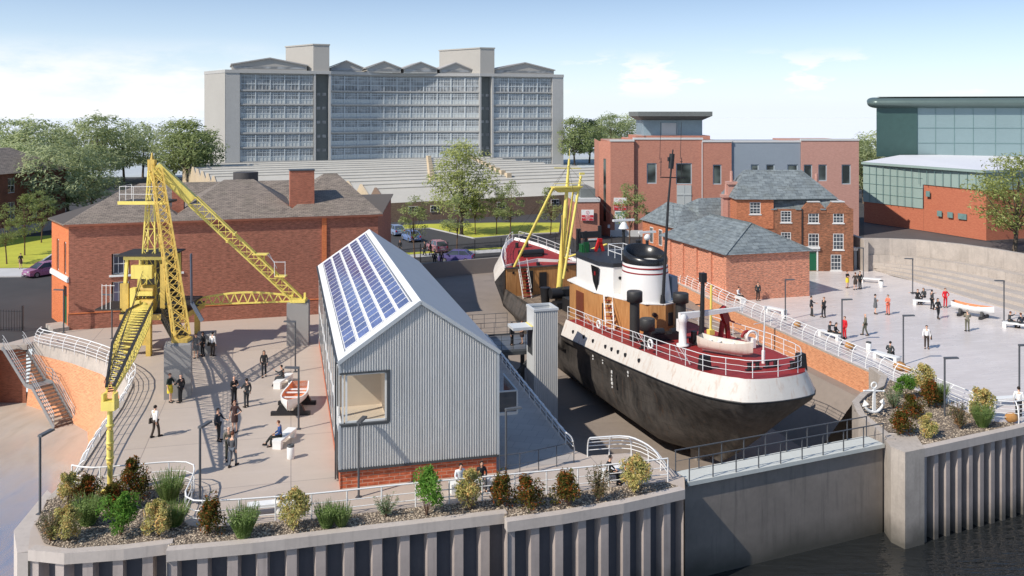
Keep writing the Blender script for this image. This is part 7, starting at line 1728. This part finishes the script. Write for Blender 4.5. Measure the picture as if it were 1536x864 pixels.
# shrubs
m_s=[MLeaf('photinia leaves',[srgb(62,74,30),srgb(88,86,38),srgb(176,74,40)],2.5,.15),MLeaf('variegated leaves',[srgb(118,126,70),srgb(200,192,122),srgb(238,184,124)],2.5,.2),MLeaf('fresh green leaves',[srgb(74,120,46),srgb(112,160,68),srgb(156,188,96)],2.5),
 MLeaf('rosemary leaves',[srgb(112,140,76),srgb(150,176,104),srgb(190,204,144)],2.5),MLeaf('sage leaves',[srgb(104,130,96),srgb(136,158,120),srgb(166,180,146)],2.5),MLeaf('grey green leaves',[srgb(70,78,54),srgb(112,114,84),srgb(196,140,96)],2.5)]
SH={}
def shrub_mesh(kind,seed):
    rng=random.Random(seed);mb=MB();st_=MB()
    if kind in (0,1,2):
        lob=[(rng.uniform(-.3,.3),rng.uniform(-.3,.3),rng.uniform(.35,.95),rng.uniform(.16,.3)) for _ in range(8)]+[(rng.uniform(-.2,.2),rng.uniform(-.2,.2),rng.uniform(.9,1.25),rng.uniform(.08,.15)) for _ in range(4)]
        for _ in range(2300):
            a=rng.uniform(0,6.283);lx_,ly_,lz_,lr_=rng.choice(lob);d_=Vector((rng.gauss(0,1),rng.gauss(0,1),rng.gauss(0,1))).normalized()*lr_*rng.random()**.4*1.15
            leaf(mb,Vector((lx_+d_.x,ly_+d_.y,max(.06,lz_+d_.z*1.25))),Vector((math.cos(a),math.sin(a),.6))+Vector((rng.gauss(0,.6),rng.gauss(0,.6),rng.gauss(0,.5))),.060,rng)
    elif kind in (3,):
        for _ in range(260):
            a=rng.uniform(0,6.283);t=rng.random()**.5*.42;b=Vector((t*.5*math.cos(a),t*.5*math.sin(a),0));h_=rng.uniform(.7,1.15);tp=Vector((t*1.5*math.cos(a),t*1.5*math.sin(a),h_))
            for k in range(7):
                q=(k+.5)/7;p=b.lerp(tp,q);leaf(mb,p,Vector((math.cos(a+k)*.6-.3,math.sin(a+k)*.6-.3,.8)),.05,rng)
            mb.tube([b,tp],.006,3)
    else:
        for _ in range(26):
            a=rng.uniform(0,6.283);t=rng.uniform(.1,.5);h_=rng.uniform(.8,1.45) if kind==5 else rng.uniform(.6,1.05);tp=Vector((t*math.cos(a),t*math.sin(a),h_))
            st_.tube([(0,0,0),tp*.5+Vector((0,0,.05)),tp],[.012,.01,.005],4)
            for k in range(46):
                q=.2+.8*rng.random();p=tp*q;leaf(mb,p+Vector((rng.gauss(0,.05),rng.gauss(0,.05),rng.gauss(0,.03))),Vector((rng.gauss(0,1),rng.gauss(0,1),.6)),.05 if kind==5 else .04,rng)
    for k in range(5):
        a=k*1.257;st_.tube([(0,0,-.05),(.12*math.cos(a),.12*math.sin(a),.5)],[.02,.01],4)
    return mb.mesh('foliage',m_s[kind]),st_.mesh('stem',m_stem)
for k in range(6):SH[k]=[shrub_mesh(k,100+k*7+j) for j in range(2)]
SN=['photinia_shrub','variegated_shrub','green_shrub','rosemary_shrub','sage_shrub','tall_shrub']
SHR=[(104,758,1,1.0,'pale yellow shrub behind the left corner of the gravel bed'),(130,756,0,.95,'red tinged shrub beside the foot of the yellow crane post'),(201,750,0,1.2,'large dark red shrub right of the yellow crane post'),(168,768,0,.95,'dark red shrub directly in front of the crane post'),
(76,812,5,.95,'grey green shrub at the left corner of the gravel bed'),(101,811,1,.95,'pale orange tipped shrub right of the grey green corner shrub'),(132,786,3,1.05,'feathery green shrub in the middle of the left gravel bed'),(181,802,2,1.15,'bright green shrub in the centre of the left gravel bed'),
(254,752,3,1.1,'feathery shrub under the loop of the white railing'),(238,803,1,.95,'pale yellow shrub left of the looping railing'),(262,788,3,.9,'feathery shrub just left of the looping railing'),(312,800,0,1.1,'round dark red shrub just right of the looping railing'),(366,805,3,1.1,'feathery green shrub in front of the railing posts'),(440,794,1,1.05,'pale yellow shrub in front of the white front bench'),
(490,790,3,.85,'low feathery shrub right of the front bench'),(512,788,3,.8,'small dark feathery shrub at the corner of the hall'),(579,774,4,.95,'thin sage coloured shrub in front of the hall'),(640,772,2,1.3,'large bright green shrub in front of the hall'),(705,764,1,1.15,'pale yellow shrub in front of the seated pair'),
(749,758,0,1.0,'dark red shrub right of the seated pair'),(794,762,0,1.05,'dark red shrub in the middle of the right half of the front bed'),(853,759,0,1.1,'dark red shrub left of the tall grey green one'),(897,752,5,1.15,'tall grey green shrub in front of the seated man'),(952,738,1,1.2,'pale flowering shrub at the right end of the front bed'),
(1357,598,2,1.1,'bright green shrub behind the anchor'),(1384,590,1,1.15,'pale yellow shrub at the top of the right gravel bed'),(1340,612,4,1.1,'sage coloured shrub right of the anchor'),(1393,610,0,1.1,'dark red shrub in the middle of the right gravel bed'),(1370,628,0,1.0,'dark red shrub left of the grey lamp post'),(1349,652,0,1.1,'orange red shrub at the front corner of the right gravel bed'),
(1391,656,1,.85,'small pale yellow shrub at the front of the right gravel bed'),(1409,602,3,.95,'feathery green shrub left of the lamp post in the right gravel bed'),(1440,643,5,1.15,'grey green shrub right of the lamp post in the right gravel bed'),(1472,630,1,1.15,'pale yellow shrub at the right end of the gravel bed'),(1474,640,3,1.0,'feathery shrub under the pale yellow one at the right end')]
for k,(px,py,kd,sc,lab) in enumerate(SHR):
    g=G(px,py,.08);f_,s_=SH[kd][k%2];o=T(SN[kd],lab,'shrub',(g.x,g.y,.06),random.uniform(0,6.28),'shrubs planted in the gravel beds');sc*=1.28 if kd<3 else 1.12;o.scale=(sc*random.uniform(.9,1.1),sc*random.uniform(.9,1.1),sc*random.uniform(.82,1.0))
    P('foliage',None,None,o,me=f_);P('stem',None,None,o,me=s_)
# gravel beds
m_grav,t=mk('gravel bed');g=t.n('ShaderNodeNewGeometry')
vo=t.n('ShaderNodeTexVoronoi');vo.inputs['Scale'].default_value=11;t.l(g.outputs['Position'],vo.inputs[0])
hs_=t.n('ShaderNodeSeparateColor');t.l(vo.outputs['Color'],hs_.inputs[0])
c=t.mix(hs_.outputs[0],srgb(122,108,94),srgb(168,152,134));c=t.mix(t.ramp(vo.outputs['Distance'],.35,.75),c,srgb(78,68,60))
t.bsdf(c,.9,0,vo.outputs['Distance'],.9,-.05)
bedA=[(-19.0,36.0)]+offs(FRONT_A,.43)[1:]+offs(FRONT_B,.43)+offs(FRONT_C,.43)[:]+[(7.3,42.0),(5.0,41.4),(0,40.2),(-4.7,39.15),(-8,38.25),(-10.5,37.75),(-12.8,37.4),(-13.65,37.45),(-14.15,38.1),(-14.35,39.4),(-14.65,40.9),(-15,41.55),(-15.9,41.7),(-17.6,41.3),(-19.5,40.85),(-20.7,41.2),(-20.9,39.8),(-20.2,37.6)]
ST_rg=S('gravel',MB().flat([(x,y,.06) for x,y in bedA]),m_grav,kind='stuff')
bedB=[(20.4,48.6),(20.3,50.9),(20.8,53.0),(21.9,54.5),(23.6,56.1),(24.75,58.1),(25.5,55.5),(26.3,52.6),(27.1,50.2),(28.2,50.0)]+offs(FRONT_R[1:3],.43)[::-1]+[(21.6,48.3)]
S('gravel',MB().flat([(x,y,.06) for x,y in bedB]),m_grav,kind='stuff')
def stones(poly,n,seed):
    rng=random.Random(seed);mb=MB();xs=[p[0] for p in poly];ys_=[p[1] for p in poly]
    def inside(x,y):
        c=False
        for (xa,ya),(xb,yb) in zip(poly,poly[1:]+poly[:1]):
            if (ya>y)!=(yb>y) and x<(xb-xa)*(y-ya)/(yb-ya)+xa:c=not c
        return c
    k=0
    while k<n:
        x,y=rng.uniform(min(xs),max(xs)),rng.uniform(min(ys_),max(ys_))
        if not inside(x,y):continue
        k+=1;r=rng.uniform(.03,.075);a=rng.uniform(0,3)
        v=[(x+r*math.cos(a+i*1.571)*rng.uniform(.7,1.2),y+r*math.sin(a+i*1.571)*rng.uniform(.7,1.2),.06+r*.25) for i in range(4)]+[(x,y,.06+r*.9)]
        mb.add(v,[(0,1,4),(1,2,4),(2,3,4),(3,0,4)])
    return mb
m_ston,t=mk('gravel stones');g=t.n('ShaderNodeNewGeometry');t.bsdf(t.mix(g.outputs['Random Per Island'],srgb(120,106,92),srgb(200,184,162)),.85)
S('gravel',stones(bedA,5200,1),m_ston,kind='stuff');S('gravel',stones(bedB,2200,2),m_ston,kind='stuff')
# ------------------------------------------------------------------ cars
def car_mesh():
    L,Wd=4.1,1.72
    def body_sec(x,zb,zt,w_):return [(x,-w_,zb),(x,-w_*1.02,zb+(zt-zb)*.5),(x,-w_*.93,zt),(x,w_*.93,zt),(x,w_*1.02,zb+(zt-zb)*.5),(x,w_,zb)]
    mb=MB().loft([body_sec(x,zb,zt,w_) for x,zb,zt,w_ in ((-2.05,.35,.62,.66),(-1.98,.25,.78,.78),(-1.4,.2,.88,.85),(-.8,.2,.93,.86),(.6,.2,.95,.86),(1.7,.22,.95,.84),(2.0,.28,.9,.78),(2.05,.38,.75,.68))],sm=False)
    def cab(x,z,w_):return [(x,-w_,z),(x,w_,z)]
    roof=MB().add([(-.35,-.56,1.42),(1.2,-.56,1.42),(1.2,.56,1.42),(-.35,.56,1.42),(-.35,-.5,1.47),(1.1,-.5,1.47),(1.1,.5,1.47),(-.35,.5,1.47)],[(0,1,5,4),(1,2,6,5),(2,3,7,6),(3,0,4,7),(4,5,6,7)])
    for (x0,x1) in ((-1.15,-.35),(1.85,1.2)):
        for s in (-1,1): roof.bar((x0,s*.74,.93),(x1,s*.56,1.43),.07)
    for s in (-1,1): roof.bar((.5,s*.76,.94),(.45,s*.57,1.42),.06)
    gl=MB().add([(-1.15,-.74,.92),(1.85,-.74,.92),(1.85,.74,.92),(-1.15,.74,.92),(-.35,-.555,1.42),(1.2,-.555,1.42),(1.2,.555,1.42),(-.35,.555,1.42)],[(0,1,5,4),(1,2,6,5),(2,3,7,6),(3,0,4,7)])
    return mb,roof,gl
cb,crf,cg=car_mesh()
ca=T('parked_car','','car',(0,0,0))
m_tyre=M('tyre',(.02,.02,.02),.8,var=.1);m_cg=MGlass('car glass',(.04,.05,.06),.05,.6)
P('body',cb,m_white,ca);P('roof',crf,m_white,ca);P('windows',cg,m_cg,ca)
for x in (-1.25,1.3):
    for s in (-1,1):
        wh=P('wheel',MB().tube([(0,-.1,0),(0,.1,0)],.31,14),m_tyre,ca,loc=(x,s*.78,.31));P('rim',MB().tube([(0,-.11,0),(0,.11,0)],.2,10),m_steel,wh)
for s in (-1,1):
    P('headlight',MB().cbx((-2.02,s*.55,.68),(.1,.28,.14)),m_path,ca);P('tail_light',MB().cbx((2.03,s*.6,.78),(.08,.2,.22)),M('tail light red',srgb(210,30,40),.3),ca);P('door_mirror',MB().cbx((-.75,s*.92,1.0),(.14,.18,.12)),m_black,ca)
P('number_plate',MB().cbx((2.06,0,.55),(.03,.5,.12)).cbx((-2.06,0,.45),(.03,.5,.12)),m_path,ca)
def carpaint(n,c):return M(n,srgb(*c),.28,metal=.35,var=.05)
CARS=[(594,352,-65,(150,168,200),'light blue hatchback seen from behind, farthest in the car park'),(617,361,-65,(126,150,198),'blue hatchback half hidden behind the young tree'),(656,377,-65,(196,140,150),'pink car parked by the fence with its tail to the viewer'),(684,393,-8,(112,104,160),'purple car behind the dock head wall'),(66,413,58,(186,130,168),'pale purple car on the road at the left edge beside the orange end wall')]
for k,(px,py,rz,c,lab) in enumerate(CARS):
    g=G(px,py);cm=carpaint('car paint %d'%k,c)
    o=ca if k==0 else dup(ca,(0,0,0))
    o.location=(g.x,g.y,0);o.rotation_euler=(0,0,R(rz));o['label']=lab;o['group']='parked cars'
    for ch in o.children:
        if ch.name.split('.')[0] in('body','roof'):ch.material_slots[0].link='OBJECT';ch.material_slots[0].material=cm
# flip the first three so that their tails face the camera
